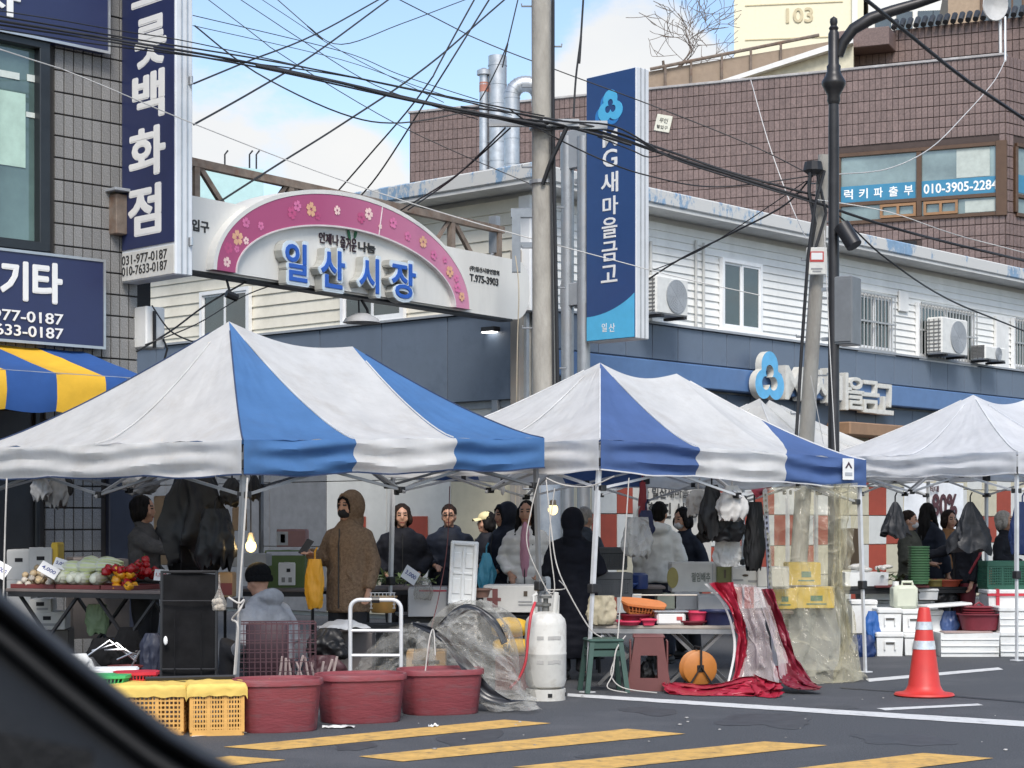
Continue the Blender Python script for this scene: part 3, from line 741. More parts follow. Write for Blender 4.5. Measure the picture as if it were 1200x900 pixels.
el = [at(600,207,Yd), at(600,118,Yd)]+[at(600+16-16*math.cos(a), 112-14*math.sin(a), Yd) for a in [PI*i/8 for i in range(9)]]+[at(632,125,Yd)]
pipe_thing('exhaust_duct', el, .155, 'bent ribbed exhaust duct rising from the white roof beside the concrete pole', 'duct', duct_m)

# bare tree on the skyline
def bare_tree(base, h, label):
    t = thing('bare_tree', label, 'tree', base)
    bark = M('bark', (.13,.10,.08), rough=.9); tr, tw_ = MB(), MB(); rng = random.Random(4)
    def grow(p, d, L, r, n):
        pts, rs = [p], [r]; q = p.copy(); dd = d.copy()
        for i in range(4):
            dd = (dd+Vector((rng.uniform(-.22,.22), rng.uniform(-.22,.22), rng.uniform(-.05,.16)))).normalized(); q = q+dd*L/4; pts.append(q.copy()); rs.append(max(.011, r*(1-.14*(i+1))))
        (tr if n > 2 else tw_).tube(pts, rs, 6 if n > 2 else 4)
        if n == 0: return
        for k in range(rng.choice((2, 3, 3))):
            a = rng.uniform(0, 2*PI); s = rng.uniform(.6, 1.25); ax = dd.orthogonal().normalized(); ax.rotate(Matrix.Rotation(a, 3, dd))
            nd = (dd*math.cos(s)+ax*math.sin(s)+Vector((0,0,.15))).normalized(); i = rng.randint(2, 4)
            grow(pts[i].copy(), nd, L*rng.uniform(.68, .92), rs[i]*.72, n-1)
    grow(Vector((0,0,0)), Vector((.05,0,1)), h*.29, .10, 5)
    tr.obj('trunk', bark, t, 60); tw_.obj('crown', bark, t, 60)
bare_tree(at(782, 132, 64), 6.0, 'leafless tree with a wide twiggy crown above the brown roof')
# ================================================================ left tiled shop building
LB = Fr(-4.0, 20.0, 45)
lb = thing('tiled_shop_building', 'grey granite tiled shop building with big tinted window at the left', 'building', (LB.x, LB.y, 0), LB.a)
gt_m = M('granite_tile', (.215,.213,.208), rough=.6, var=.30, scale=70, rnd=.14, dirt=(.2,.18,.16), damt=.4, dscale=.9)
gt_i = M('granite_tile_far', (.215,.213,.208), rough=.6, var=.30, scale=70, island=.14)
gjoint = M('dark_joint', (.05,.047,.045), rough=.9)
m = MB(); m.box((-4.5, 2.5, 5), (9, 5, 10)); m.obj('wall', gjoint, lb)
wx1 = LB.px(50); wzt = LB.p(48, 50)[1]; wzb = LB.p(48, 296)[1]
TW, TH = .112, .225
skip = [(-9, wx1+.08, wzb-.1, wzt+.15), (-9, LB.px(45), 0, 2.6), (LB.px(122), .02, 0, 2.05)]
tme = MB().box((0,0,0), (TW-.013, .03, TH-.016), .003).mesh('tile', gt_m)
cells = []
for j in range(44):
    for i in range(80):
        x = -TW*(i+.5); z = TH*(j+.5)
        if any(a-.02 < x < b+.02 and c-.05 < z < d+.05 for a, b, c, d in skip): continue
        px = 600+FPX*(LB.x+x*LB.c)/LB.Y(x); py = HOR-(z-CAMZ)*FPX/LB.Y(x)
        if px < -90 or py < -60: continue
        vis = 0 if (px > 40 and (60 < py < 420 or 545 < py < 660)) else 1
        cells.append((vis, abs(px-90), x, z))
cells.sort()
for v, _, x, z in cells[:298]: link('tile', tme, lb, (x, -.012+random.uniform(-.002,.002), z))
m = MB()
for v, _, x, z in cells[298:]: m.box((x, -.012, z), (TW-.013, .03, TH-.016))
if cells[298:]: stuff(m.obj('tile_cladding', gt_i, lb))
# end face of the building towards the alley
m = MB()
for j in range(44):
    for i in range(14): m.box((.012, .06+TW*(i+.5), TH*(j+.5)), (.03, TW-.013, TH-.016))
stuff(m.obj('side_cladding', gt_i, lb))
# big window
W0 = LB.px(-60)
fr_k = M('dark_window_frame', (.035,.04,.045), rough=.35, metal=.5)
root = bpy.data.objects.new('window', None); COL.objects.link(root); root.parent = lb
m = MB()
for x in (W0, LB.px(-20), wx1-.04): m.box((x, -.05, (wzb+wzt)/2), (.12, .14, wzt-wzb), .008)
for z in (wzb+.04, wzt-.04): m.box(((W0+wx1)/2, -.051, z), (wx1-W0, .14, .1), .008)
m.obj('frame', fr_k, root)
gl_t = M('tinted_glass', (.10,.16,.15), rough=.05, spec=.9, var=.3, scale=.5, coat=.4)
m = MB(); m.box(((W0+wx1)/2, -.0, (wzb+wzt)/2), (wx1-W0, .012, wzt-wzb)); m.obj('pane', gl_t, root)
blind_or_reflection = M('pale_green_blind', (.42,.58,.50), rough=.7)
a, b = LB.px(-40), LB.px(29); z1 = LB.p(15,108)[1]; z0 = LB.p(15,195)[1]
m = MB(); m.box(((a+b)/2, -.012, (z0+z1)/2), (b-a, .006, z1-z0)); m.obj('blind_or_reflection', blind_or_reflection, root)
for (p0, p1, q0, q1) in ((-10, 22, 80, 88), (31, 44, 87, 95), (30, 43, 131, 137)):
    a, b = LB.px(p0), LB.px(p1); z1 = LB.p(p0, q0)[1]; z0 = LB.p(p0, q1)[1]
    m = MB(); m.box(((a+b)/2, -.012, (z0+z1)/2), (b-a, .006, z1-z0)); m.obj('ceiling_light_panel', M('pale_panel', (.62,.68,.64)), root)
# navy top board and the street-level shop board
def board_sign(p0, p1, q0l, q0r, q1l, q1r, label, yl=-.14, th=.24):
    a, b = LB.px(p0, yl), LB.px(p1, yl); Yb = LB.Y(b, yl)
    zt = CAMZ+(HOR-q0r)/FPX*Yb; zb = CAMZ+(HOR-q1r)/FPX*Yb
    t = thing('shop_sign', label, 'sign', LB.w(b, yl, zb), LB.a, 'navy shop boards on the tiled building')
    m = MB(); m.box(((a-b)/2, th/2-.01, (zt-zb)/2), (b-a, th, zt-zb), .008); m.obj('panel', navy, t)
    e = .028; W_, H_ = b-a, zt-zb; m = MB()
    for z in (0, H_): m.box((-W_/2, -.012, z), (W_+e, .02, e))
    for x in (0, -W_): m.box((x, -.0121, H_/2), (e, .02, H_-e))
    m.obj('trim', alu, t); return t, W_, H_
t, W_, H_ = board_sign(-90, 127, 0, -45, 0, 62, 'navy board high above the tinted window cropped by the top edge')
letters('자', t, -W_*.62, .32, -.02, letter_w, .5, .34, .006, .02, 'letter')
t, W_, H_ = board_sign(-95, 121.5, 0, 306, 0, 408, 'navy shop board with white syllables and two phone numbers')
YS = -.14
SF = Fr(*LB.w(LB.px(121.5, YS), YS, 0)[:2], 45)
zb = CAMZ+(HOR-408)/FPX*LB.Y(LB.px(121.5, YS), YS)
def sput(txt, p0, p1, q, h, off=.02, name='lettering'):
    a, z = SF.p(p0, q); b, _ = SF.p(p1, q); letters(txt, t, (a+b)/2, z-zb, -.02, letter_w, b-a, h, .004, off, name)
sput('기', -1, 32, 327, .40, .035, 'letter'); sput('타', 37, 72, 330, .42, .035, 'letter')
sput('031-977-0187', -52, 73, 364, .112, .012); sput('010-7633-0187', -58, 73, 381, .112, .012)
# shop front in shade under the awning
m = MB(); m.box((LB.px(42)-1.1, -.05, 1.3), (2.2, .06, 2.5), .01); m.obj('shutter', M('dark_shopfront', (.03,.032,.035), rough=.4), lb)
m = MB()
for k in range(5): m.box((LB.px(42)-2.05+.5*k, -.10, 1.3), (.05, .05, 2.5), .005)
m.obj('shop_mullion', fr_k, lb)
a, b = LB.px(122), -.02; m = MB(); m.box(((a+b)/2, -.06, 1.05), (b-a, .08, 2.05), .01); m.obj('service_door', M('navy_door', (.02,.024,.04), rough=.5), lb)
# rusty bracket, meter box and dark hatch at the building's corner
a, z = LB.p(133, 253); m = MB(); m.box((a, -.08, z), (.14, .16, .42), .01); m.obj('bracket_box', rust, lb); m = MB(); m.box((a, -.1, z+.25), (.24, .24, .03), .004); m.obj('bracket_hood', grey_pnt, lb)
a, z = LB.p(152, 340, -.0); 
mb_ = thing('meter_box', 'tall pale electric box at the tiled corner under the vertical sign', 'meter box', LB.w(.1, -.06, 0), LB.a)
zt_, zb_ = LB.p(172, 362)[1], LB.p(172, 410)[1]
m = MB(); m.box((-.02, -.05, (zt_+zb_)/2), (.24, .26, zt_-zb_), .015); m.obj('box', white, mb_)
m = MB(); m.tube([(-.05,-.2,zt_-.05),(-.05,-.2,zb_)], .02, 6); m.tube([(.06,-.2,zb_+.1),(.1,-.22,zb_),(.05,-.2,zb_-.2)], .012, 6); m.obj('conduit', black_m, mb_)
a, z = LB.p(170, 347); m = MB(); m.box((.06, .1, z), (.2, .25, .34)); m.obj('alley_hatch', dark_in, lb)

# striped awning
aw_b, aw_y = cloth_translucent('awning_blue', S(44,86,150), .15), cloth_translucent('awning_yellow', S(232,182,52), .15)
AX1 = LB.px(123,-1.28)+(LB.px(123,-1.28)-LB.px(66,-1.28)); aw = thing('striped_awning', 'blue and yellow striped awning below the navy shop board', 'awning', LB.w(AX1, -.03, 0), LB.a)
za, zf, OUT = 3.2, 2.84, 1.25; st = LB.px(123,-1.28)-LB.px(66,-1.28); x = 0; i = 0
while x > -5.2:
    m = MB(); sd = i*1.7
    m.grid(lambda u, v, x=x: (x-st+u*st, -v*OUT, za+(zf-za)*v-.05*math.sin(PI*v)*math.sin(PI*u)+.01*nz3((x+u*st, v, 0), 4)), 6, 8)
    m.grid(lambda u, v, x=x: (x-st+u*st, -OUT-.02*math.sin(v*3)+.02*nz3((x+u*st, v*.5, 3), 5), zf-v*(.36+.025*math.sin(u*PI))), 6, 6)
    m.obj('stripe', aw_b if i % 2 == 0 else aw_y, aw, 50); x -= st; i += 1
m = MB(); m.tube([(0,-OUT+.02,zf-.01),(-5.2,-OUT+.02,zf-.01)], .02, 6)
for q in (-.05, -1.6, -3.2, -4.8): m.tube([(q,0,za-.25),(q,-OUT+.03,zf-.03)], .018, 6)
m.obj('frame', alu, aw)

# ================================================================ blade sign on the tiled building
BS = Fr(*LB.w(LB.px(140), -.04, 0)[:2], -45)
bz0 = BS.p(172, 327)[1]; bw = BS.px(206); bH = 5.6; zsp = BS.p(170, 291)[1]
bl = thing('blade_sign', 'tall navy and white projecting sign with vertical white syllables', 'sign', (BS.x, BS.y, bz0), BS.a)
m = MB(); m.box((bw/2, .105, bH/2), (bw, .21, bH), .012); m.obj('box', M('sign_case_white', (.62,.65,.68), rough=.35, var=.03), bl)
m = MB(); m.box((bw/2, -.004, (zsp-bz0)+(bH-(zsp-bz0))/2), (bw-.05, .012, bH-(zsp-bz0)-.03)); m.obj('navy_face', navy, bl)
m = MB(); m.box((bw/2, -.004, (zsp-bz0)/2), (bw-.05, .012, zsp-bz0-.03)); m.obj('white_face', M('sign_face_white', (.60,.60,.57), rough=.4, dirt=(.5,.48,.42), damt=.4), bl)
m = MB()
for yy in (.07, .14): m.box((bw+.004, yy, bH/2), (.012, .012, bH-.02))
for z in (.35, 2.0, 3.6, 5.0): m.box((bw+.02, .17, z), (.05, .03, .09), .005)
m.obj('seam_trim', alu, bl)
m = MB()
for z in (.5, 1.9, 3.4, 4.8): m.box((-.1, .1, z), (.3, .06, .06))
stuff(m.obj('wall_bracket', steel_g, bl))
def bput(ch, p0, p1, q0, q1, off=.02, name='letter'):
    a, zt = BS.p(p0, q0); b, _ = BS.p(p1, q0); zb = BS.p((p0+p1)/2, q1)[1]; zt = BS.p((p0+p1)/2, q0)[1]
    letters(ch, bl, (a+b)/2, (zt+zb)/2-bz0, -.011, letter_w if name == 'letter' else letter_k, b-a, zt-zb, .004, off, name)
bput('그', 155, 194, -38, 6, .035); bput('릇', 159, 196, 19, 78, .035); bput('백', 156, 194, 84, 140, .035); bput('화', 152, 195, 149, 207, .035); bput('점', 151, 190, 217, 276, .035)
bput('031-977-0187', 144, 197, 296, 307, .008, 'lettering'); bput('010-7633-0187', 144, 197, 309, 320, .008, 'lettering')

# ================================================================ market arch sign
AR = Fr(-3.48, 20.4, 54.6)
ar = thing('market_arch_sign', 'pale market gate sign spanning the alley with a pink flowered arch and blue channel letters', 'gate sign', (AR.x, AR.y, 0), AR.a)
plate = M('arch_plate', (.72,.71,.67), rough=.5, var=.04, dirt=(.55,.53,.48), damt=.5, dscale=1.5, stretch=(1,1,.3))
x0, x1 = -.3, AR.px(612); zb, zt = 4.15, 4.95; r = .36
poly = [(x0,zb),(x1-r,zb)]+[(x1-r+r*math.sin(a), zb+r-r*math.cos(a)) for a in [PI/2*i/8 for i in range(1,9)]]+[(x1-r*.8+r*.8*math.cos(a), zt-r*.8+r*.8*math.sin(a)) for a in [PI/2*i/8 for i in range(0,9)]]+[(x0,zt)]
m = MB(); m.prism(poly, -.12, .22); m.obj('board', plate, ar, 40)
acx, aA, aB = (AR.px(254,-.23)+AR.px(550,-.23))/2, (AR.px(550,-.23)-AR.px(254,-.23))/2, AR.p(410,231,-.23)[1]-4.17
bA, bB = aA-.29, aB-.36
def arcpts(A, B, n=40, z0=4.17): return [(acx-A*math.cos(PI*i/n), z0+B*math.sin(PI*i/n)) for i in range(n+1)]
pts = arcpts(bA+.02, bB+.02); m = MB(); m.prism(pts[::-1], -.17, .10); m.obj('inner_panel', plate, ar, 40)
def arcband(A0, B0, A1, B1, y0, y1, mat, name, n=48, i0=0, i1=None):
    o, q = arcpts(A0, B0, n), arcpts(A1, B1, n); i1 = n if i1 is None else i1; m = MB()
    for i in range(i0, i1):
        a, b, c, d = o[i], o[i+1], q[i+1], q[i]
        vs = [(x, y, z) for y in (y0, y1) for x, z in (a, b, c, d)]
        m.add(vs, [(3,2,1,0),(4,5,6,7),(0,1,5,4),(2,3,7,6)])
        if i == i0: m.add(vs, [(0,4,7,3)])
        if i == i1-1: m.add(vs, [(1,2,6,5)])
    return m.obj(name, mat, ar, 40)
def pinkm():
    m = M('pink_band', S(178,62,112), rough=.4, var=.06); t = m.node_tree; b = t.nodes['Principled BSDF']; n = t.nodes.new; L = t.links.new
    co = n('ShaderNodeTexCoord'); sp = n('ShaderNodeSeparateXYZ'); L(co.outputs['Object'], sp.inputs[0])
    mr = n('ShaderNodeMapRange'); mr.inputs['From Min'].default_value = acx-.6; mr.inputs['From Max'].default_value = acx+aA; L(sp.outputs['X'], mr.inputs['Value'])
    mx = n('ShaderNodeMix'); mx.data_type = 'RGBA'; mx.inputs['A'].default_value = (*S(170,78,118),1); mx.inputs['B'].default_value = (*S(208,140,168),1)
    L(mr.outputs[0], mx.inputs['Factor']); L(mx.outputs['Result'], b.inputs['Base Color']); return m
pink = pinkm()
arcband(aA, aB, bA, bB, -.23, .16, pink, 'arch_band')
arcband(aA+.055, aB+.05, aA+.002, aB+.002, -.235, .17, plate, 'arch_rim')
arcband(bA+.0, bB+.0, bA-.02, bB-.02, -.24, .1, M('pale_edge', (.66,.6,.6)), 'arch_inner_rim')
i = 26; o, q = arcpts(aA, aB), arcpts(bA, bB); m = MB(); m.tube([(o[23][0],-.233,o[23][1]),(q[23][0],-.233,q[23][1])], .006, 4); m.obj('band_joint', white, ar)
# printed flowers on the band
fl_c = [M('flower_cream', S(240,206,200), rough=.5), M('flower_pink', S(216,120,164), rough=.5), M('flower_gold', S(226,176,140), rough=.5), M('flower_rose', S(190,84,128), rough=.5)]
rng = random.Random(8)
for k, (f, u, s, ci) in enumerate(((.035,.5,.115,0),(.085,.35,.13,3),(.10,.72,.08,1),(.135,.45,.17,2),(.15,.8,.09,0),(.19,.25,.12,1),(.225,.65,.1,1),(.33,.55,.15,3),(.35,.35,.13,1),(.385,.5,.17,2),(.40,.72,.10,3),(.455,.5,.115,0),(.52,.6,.14,3),(.54,.4,.15,0),(.575,.7,.07,0),(.61,.4,.14,1),(.66,.6,.12,1),(.71,.45,.15,2),(.76,.6,.13,1),(.80,.35,.09,1),(.84,.55,.15,2),(.875,.4,.1,1),(.91,.6,.13,1),(.95,.5,.12,2))):
    a = PI*f; A, B = aA+(bA-aA)*u, aB+(bB-aB)*u; cx, cz = acx-A*math.cos(a), 4.17+B*math.sin(a); m = MB(); ph = rng.uniform(0, 6); yy = -.2315-.0004*k
    if f > .6 and ci == 0: ci = 1
    for p in range(5):
        t = ph+2*PI*p/5; ux, uz = math.cos(t), math.sin(t); L_, w_ = s*.55, s*.20
        vs = [(cx+ux*s*.08, yy, cz+uz*s*.08)]
        for (l, w2) in ((.35,.8),(.7,1),(.92,.6),(.84,0),(.92,-.6),(.7,-1),(.35,-.8)): vs.append((cx+ux*L_*l-uz*w_*w2, yy, cz+uz*L_*l+ux*w_*w2))
        m.add(vs, [tuple(range(8))[::-1]])
    m.obj('printed_flower', fl_c[ci], ar)
# channel letters
lett_b = M('letter_blue', S(44,94,182), rough=.4, var=.03); halo = M('letter_pale_blue', S(206,218,226), rough=.45, var=.03)
ls = M('letter_side_grey', (.40,.40,.37), rough=.55, dirt=(.28,.27,.24), damt=.5, dscale=4)
for ch, p0, p1, q0, q1 in (('일',334,361,284,331),('산',376,405,292,339),('시',421,445,301,344),('장',459,488,307,351)):
    xa, xb = AR.px(p0,-.31), AR.px(p1,-.31); xc = (xa+xb)/2; Yc = AR.Y(xc,-.31); zt_, zb_ = CAMZ+(HOR-q0)/FPX*Yc, CAMZ+(HOR-q1)/FPX*Yc; zc = (zt_+zb_)/2; W_, H_ = xb-xa, zt_-zb_
    letters(ch, ar, xc, zc, -.235, ls, W_+.08, H_+.08, .055, .05, 'channel_letter_body')
    letters(ch, ar, xc, zc, -.296, halo, W_+.07, H_+.07, .006, .045, 'channel_letter_rim')
    letters(ch, ar, xc, zc, -.306, lett_b, W_-.02, H_-.02, .006, .02, 'channel_letter')
leafg = M('leaf_green', S(48,104,70)); ink_k = M('script_ink', S(52,34,44))
def aput(txt, p0, p1, q, h, mat, yy=-.182, off=.015, rz=0):
    a, b = AR.px(p0,yy), AR.px(p1,yy); xc = (a+b)/2; z = CAMZ+(HOR-q)/FPX*AR.Y(xc,yy); o = letters(txt, ar, xc, z, yy, mat, b-a, h, .004, off); return o
aput('언제나', 374, 397, 280, .13, ink_k); aput('즐거운', 399, 418, 286, .17, ink_k); aput('나눔', 420, 440, 290, .12, letter_k, off=.03)
for sg, (px, py) in ((-1, (410.5, 276)), (1, (415, 274.5))):
    x = AR.px(px,-.182); z = CAMZ+(HOR-py)/FPX*AR.Y(x,-.182); m = MB()
    m.prism([(x+sg*u*.05*1.0-(0), z+v) for u, v in ((0,-.06),(.7,-.03),(1.1,.03),(1.0,.09),(.3,.05),(0,0))][::sg], -.187, -.18); m.obj('leaf_mark', leafg, ar)
aput('(주)일산시장연합회', 550.5, 585, 317.5, .075, letter_k, -.124, .02); aput('T.975-3903', 550.5, 584, 328, .10, letter_k, -.124, .025); aput('동입구', 214, 245, 264, .13, letter_k, -.124, .03)
# rusty truss behind the board
m = MB()
for z in (5.28, 5.16): pass
zt2 = 5.42
m.box((2.95, .3, zt2), (6.5, .09, .09)); m.box((2.95, .34, 4.3), (6.5, .09, .09))
for k, x in enumerate((-.25, .35, 1.9, 3.6, 5.05, 6.1)):
    m.box((x, .3, 4.86), (.08, .08, 1.1))
    if k < 5: 
        m.tube([(x+.05,.3,zt2-.02),(x+.55,.3,4.9)], .04, 4)
        m.tube([(x-.05,.3,zt2-.02),(x-.5,.3,4.9)], .03, 4)
m.obj('truss', rust, ar)
m = MB(); m.box((2.8, -.02, 4.135), (6.1, .2, .03)); m.obj('bottom_rail', black_m, ar)
m = MB(); xg = AR.px(607,.35); m.box((xg, .35, 2.6), (.16, .16, 5.2), .01); m.obj('end_post', M('post_tan_grey', (.30,.28,.25), rough=.8, dirt=(.2,.12,.08), damt=.5), ar)
m = MB(); xg = AR.px(585,.2); m.box((xg+.1, .35, 5.35), (.1, .12, .5)); m.tube([(xg+.2,.35,5.2),(xg-.2,.35,4.85)], .03, 4); m.obj('end_bracket', steel_g, ar)
# lamp hanging below the arch
hl = thing('hanging_lamp', 'grey dish lamp hanging under the middle of the arch sign', 'lamp', AR.w(AR.px(424,-.1), -.1, 0), AR.a)
m = MB(); m.lathe([(0,.02),(.08,.02),(.2,-.04),(.23,-.09),(.21,-.09),(.1,-.05),(0,-.04)], 16, (0,0,3.92)); o = m.obj('shade', M('lamp_shade_grey', (.4,.4,.4)), hl, 40)
m = MB(); m.tube([(-.06,0,4.1),(-.05,0,3.93)], .012, 6); m.tube([(.0,0,4.1),(.1,0,4.0),(.13,0,3.9)], .018, 6); m.obj('bracket', black_m, hl)
lamp2 = thing('spot_lamp', 'small dark spot lamp clipped under the left end of the arch', 'lamp', AR.w(AR.px(258), -.1, 4.1), AR.a)
m = MB(); m.tube([(0,0,0),(0,-.05,-.15)], .015, 6); m.tube([(-.06,-.05,-.16),(.06,-.1,-.2)], .045, 8); m.obj('body', black_m, lamp2)

# ================================================================ tall hanging bank sign on its posts
MG = Fr(0.95, 24.3, -45)
mx0 = MG.px(687); mx1 = MG.px(745.5); mz0 = MG.p(716, 399)[1]; mz1 = MG.p(716, 84.5)[1]
mg = thing('pole_sign', 'tall dark blue vertical pole sign with three lobed emblem and white syllables', 'sign', MG.w(mx0, 0, 0), MG.a)
W_ = mx1-mx0; H_ = mz1-mz0
m = MB(); m.box((W_/2, .125, (mz0+mz1)/2), (W_, .25, H_), .01); m.obj('case', M('sign_case_pale', (.60,.62,.64), rough=.35, var=.03), mg)
m = MB(); m.box((W_/2, -.004, (mz0+mz1)/2), (W_-.03, .01, H_-.03)); m.obj('face', mgblue, mg)
m = MB()
for yy in (.085, .165): m.box((W_+.003, yy, (mz0+mz1)/2), (.01, .015, H_-.01))
m.obj('seam_trim', grey_pnt, mg)
MF = Fr(*MG.w(mx0, 0, 0)[:2], -45)
zc0 = MF.p(690, 372)[1]; zc1 = MF.p(744, 343)[1]
poly = [(.02, mz0+.02), (W_-.02, mz0+.02)]+[(W_-.02-(W_-.04)*i/14, zc1+(zc0-zc1)*(1-(1-i/14)**2)**.9) for i in range(15)]
m = MB(); m.prism(poly, -.014, -.010); m.obj('sky_blue_foot', sky_blue, mg)
ex, ez = MF.p(716, 125); rr = (MF.p(716,106)[1]-MF.p(716,142)[1])/2
m = MB(); ring_poly(m, trefoil(rr*.98, (ex, ez)), trefoil(rr*.5, (ex, ez), .47), -.016, -.008); m.obj('emblem', [sky_blue, sky_blue], mg)
m = MB(); ring_poly(m, [(a, b+.0) for a, b in trefoil(rr*1.0,(ex-.05,ez-.05))], [(a, b) for a, b in trefoil(rr*.86,(ex-.03,ez-.03))], -.013, -.009); m.obj('emblem_shade', [M('mid_blue_film', S(48,124,190)), M('mid_blue_film', S(48,124,190))], mg)
def mput(ch, p0, p1, q0, q1, off=.015):
    xa, xb = MF.px(p0), MF.px(p1); zt_, zb_ = MF.p((p0+p1)/2, q0)[1], MF.p((p0+p1)/2, q1)[1]
    letters(ch, mg, (xa+xb)/2, (zt_+zb_)/2, -.012, letter_w, xb-xa, zt_-zb_, .004, off, 'letter')
for a in (('M',707,724,152,172),('G',707,724,175,196),('새',705,725,202,226),('마',707,725,230,252),('을',706,724,255,279),('금',706,724,283,306),('고',705,724,311,331)): mput(*a)
mput('일', 706, 712, 379, 389, .01); mput('산', 714.5, 721.5, 379, 389, .01)
ps = thing('sign_posts', 'pair of grey steel posts carrying the tall blue sign', 'sign post', (0.74, 24.6, 0), R(-45)); ps.name = 'twin_post'
m = MB(); 
PF = Fr(.74, 24.6, -45)
for q in (665, 684): m = MB(); xx = PF.px(q); m.tube([(xx,0,0),(xx,0,PF.p(q,160)[1])], .085, 14); m.obj('post', steel_g, ps, 40)
m = MB(); a, b = PF.px(662), PF.px(686); 
for q in (175, 345): m.box(((a+b)/2, 0, PF.p(675,q)[1]), (b-a+.1, .1, .5 if q == 175 else .3), .01)
m.box((PF.px(690), .02, mz0+.5), (.5, .06, .06)); m.box((PF.px(690), .02, mz1-1.3), (.5, .06, .06)); m.obj('tie_plate', grey_pnt, ps)

# ================================================================ utility poles and street lamp
def upole(px_b, px_t, py_t, Y, r0, r1, label, py_b=None, group='concrete utility poles'):
    base = Vector(((px_b-600)/FPX*Y, Y, 0)); top = at(px_t, py_t, Y)-base
    t = thing('utility_pole', label, 'utility pole', base, 0, group)
    m = MB(); m.tube([top*(i/12) for i in range(13)], [r0+(r1-r0)*i/12 for i in range(13)], 18); m.obj('shaft', concrete, t, 40)
    m = MB()
    for i in range(14):
        z = 1.8+i*.45
        if z > top.z-.2: break
        c = top*(z/top.z); rr = r0+(r1-r0)*z/top.z; sg = 1 if i % 2 else -1
        m.tube([c+Vector((sg*rr*.9,0,0)), c+Vector((sg*(rr+.11),0,0)), c+Vector((sg*(rr+.11),0,.03))], .010, 6)
    stuff(m.obj('step_bolt', steel_g, t))
    return t, top
P1, top1 = upole(641, 634, -40, 21.0, .155, .108, 'thick concrete utility pole between the arch sign and the blue sign')
m = MB()
c = lambda py, dx=0, dy=-.16: at(636+dx, py, 21.0+dy)-P1.location
m.tube([c(150, 12), c(300, 15), c(480, 18)], .022, 6); m.tube([c(0, 12), c(150, 12)], .02, 6); m.tube([c(160, 9), c(330, 11), c(420, 12), c(560, 14)], .012, 6)
m.obj('riser_cable', cable_k, P1, 60)
m = MB(); zc_ = CAMZ+(HOR-458)/FPX*21; m.lathe([(.158,.02),(.149,zc_-.02),(.146,zc_)], 20); m.obj('painted_foot', M('blue_grey_paint', S(140,150,160), rough=.8, var=.15, dirt=(.3,.28,.25)), P1, 40)
m = MB()
for py in (150, 214): q = c(py, 0, 0); MB().lathe([(.15,-.02),(.15,.02)], 16, q).obj('pole_band', steel_g, P1)
q = c(148, 0, 0); m.box(q+Vector((.32,-.05,.0)), (.8,.07,.09)); m.obj('crossarm', steel_g, P1)
m = MB(); m.box(q+Vector((-.1,-.17,.0)), (1.0,.06,.08)); m.obj('crossarm', steel_g, P1)
m = MB(); m.tube([c(216,0,-.15), c(190,9,-.2), c(150,28,-.25)], .025, 6); m.obj('stay_bar', black_m, P1)
P2, top2 = upole(930, 966, 182, 22.0, .106, .072, 'leaning concrete utility pole beside the black street lamp')
c2 = lambda py, px, dy=-.15: at(px, py, 22.0+dy)-P2.location
m = MB(); m.tube([c2(200,966,-.14),c2(240,955,-.2),c2(300,947,-.2),c2(400,940,-.18),c2(530,932,-.17)], .02, 6); m.tube([c2(205,958),c2(250,968),c2(290,956)], .018, 6); m.tube([c2(196,950),c2(225,948),c2(262,955),c2(290,950)], .022, 6); m.obj('riser_cable', cable_k, P2, 60)
m = MB(); m.lathe([(.0,.12),(.1,.1),(.12,0),(.06,-.05)], 10, c2(200,953,-.1)); m.obj('splice_case', cable_k, P2)
nb_ = thing('pole_notice', 'small white plate with red square strapped to the leaning pole', 'sign', at(957, 306, 21.82))
m = MB(); m.box((0,0,0), (.24,.03,.32), .01); m.obj('plate', M('plate_white', (.66,.65,.6)), nb_); m = MB(); m.box((-.0,-.018,.05), (.16,.006,.12)); m.obj('red_square', M('notice_red', S(186,70,66)), nb_); m = MB(); m.box((.0,-.0215,.055), (.13,.004,.08)); m.obj('white_patch', letter_w, nb_)
for z, w_ in ((-.09, .13), (-.12, .1)): m = MB(); m.box((0,-.018,z), (w_,.004,.016)); m.obj('print_line', M('print_grey', (.3,.3,.3)), nb_)
lampm = M('lamp_black', (.03,.029,.03), rough=.4, metal=.4, var=.15)
lx = 977; LY = 21.0
sl_ = thing('street_lamp', 'black ornamental street lamp post with curved arm and finial', 'street lamp', ((lx-600)/FPX*LY, LY, 0))
lz = lambda py: CAMZ+(HOR-py)/FPX*LY
m = MB(); m.lathe([(.14,0),(.14,.5),(.10,.6),(.066,.7),(.06,lz(150)),(.055,lz(118))], 16); m.obj('post', lampm, sl_, 40)
m = MB(); m.lathe([(.06,lz(122)),(.075,lz(118)),(.07,lz(112)),(.11,lz(104)),(.135,lz(99)),(.135,lz(96)),(.1,lz(90)),(.075,lz(84)),(.08,lz(78)),(.06,lz(75)),(.062,lz(40)),(.045,lz(36)),(.055,lz(33)),(.035,lz(30)),(.045,lz(26)),(.04,lz(22)),(.0,lz(19))], 16); m.obj('collar', lampm, sl_, 40)
m = MB(); ap_ = [(983,66),(988,50),(1000,34),(1020,22),(1045,13),(1075,4),(1110,-8),(1150,-20)]
for i in range(2): pass
m.tube([at(px, py, LY-.02*i)-sl_.location for i, (px, py) in enumerate(ap_)], [.05,.06,.065,.07,.062,.055,.05,.045], 8); m.obj('arm', lampm, sl_, 50)
m = MB(); q = at(993, 277, LY-.12)-sl_.location; m.tube([q+Vector((-.06,0,.12)), q+Vector((.06,-.1,-.12))], .09, 12); m.tube([q+Vector((-.16,.1,.1)), q], .025, 6); m.obj('spotlight', black_m, sl_, 40)
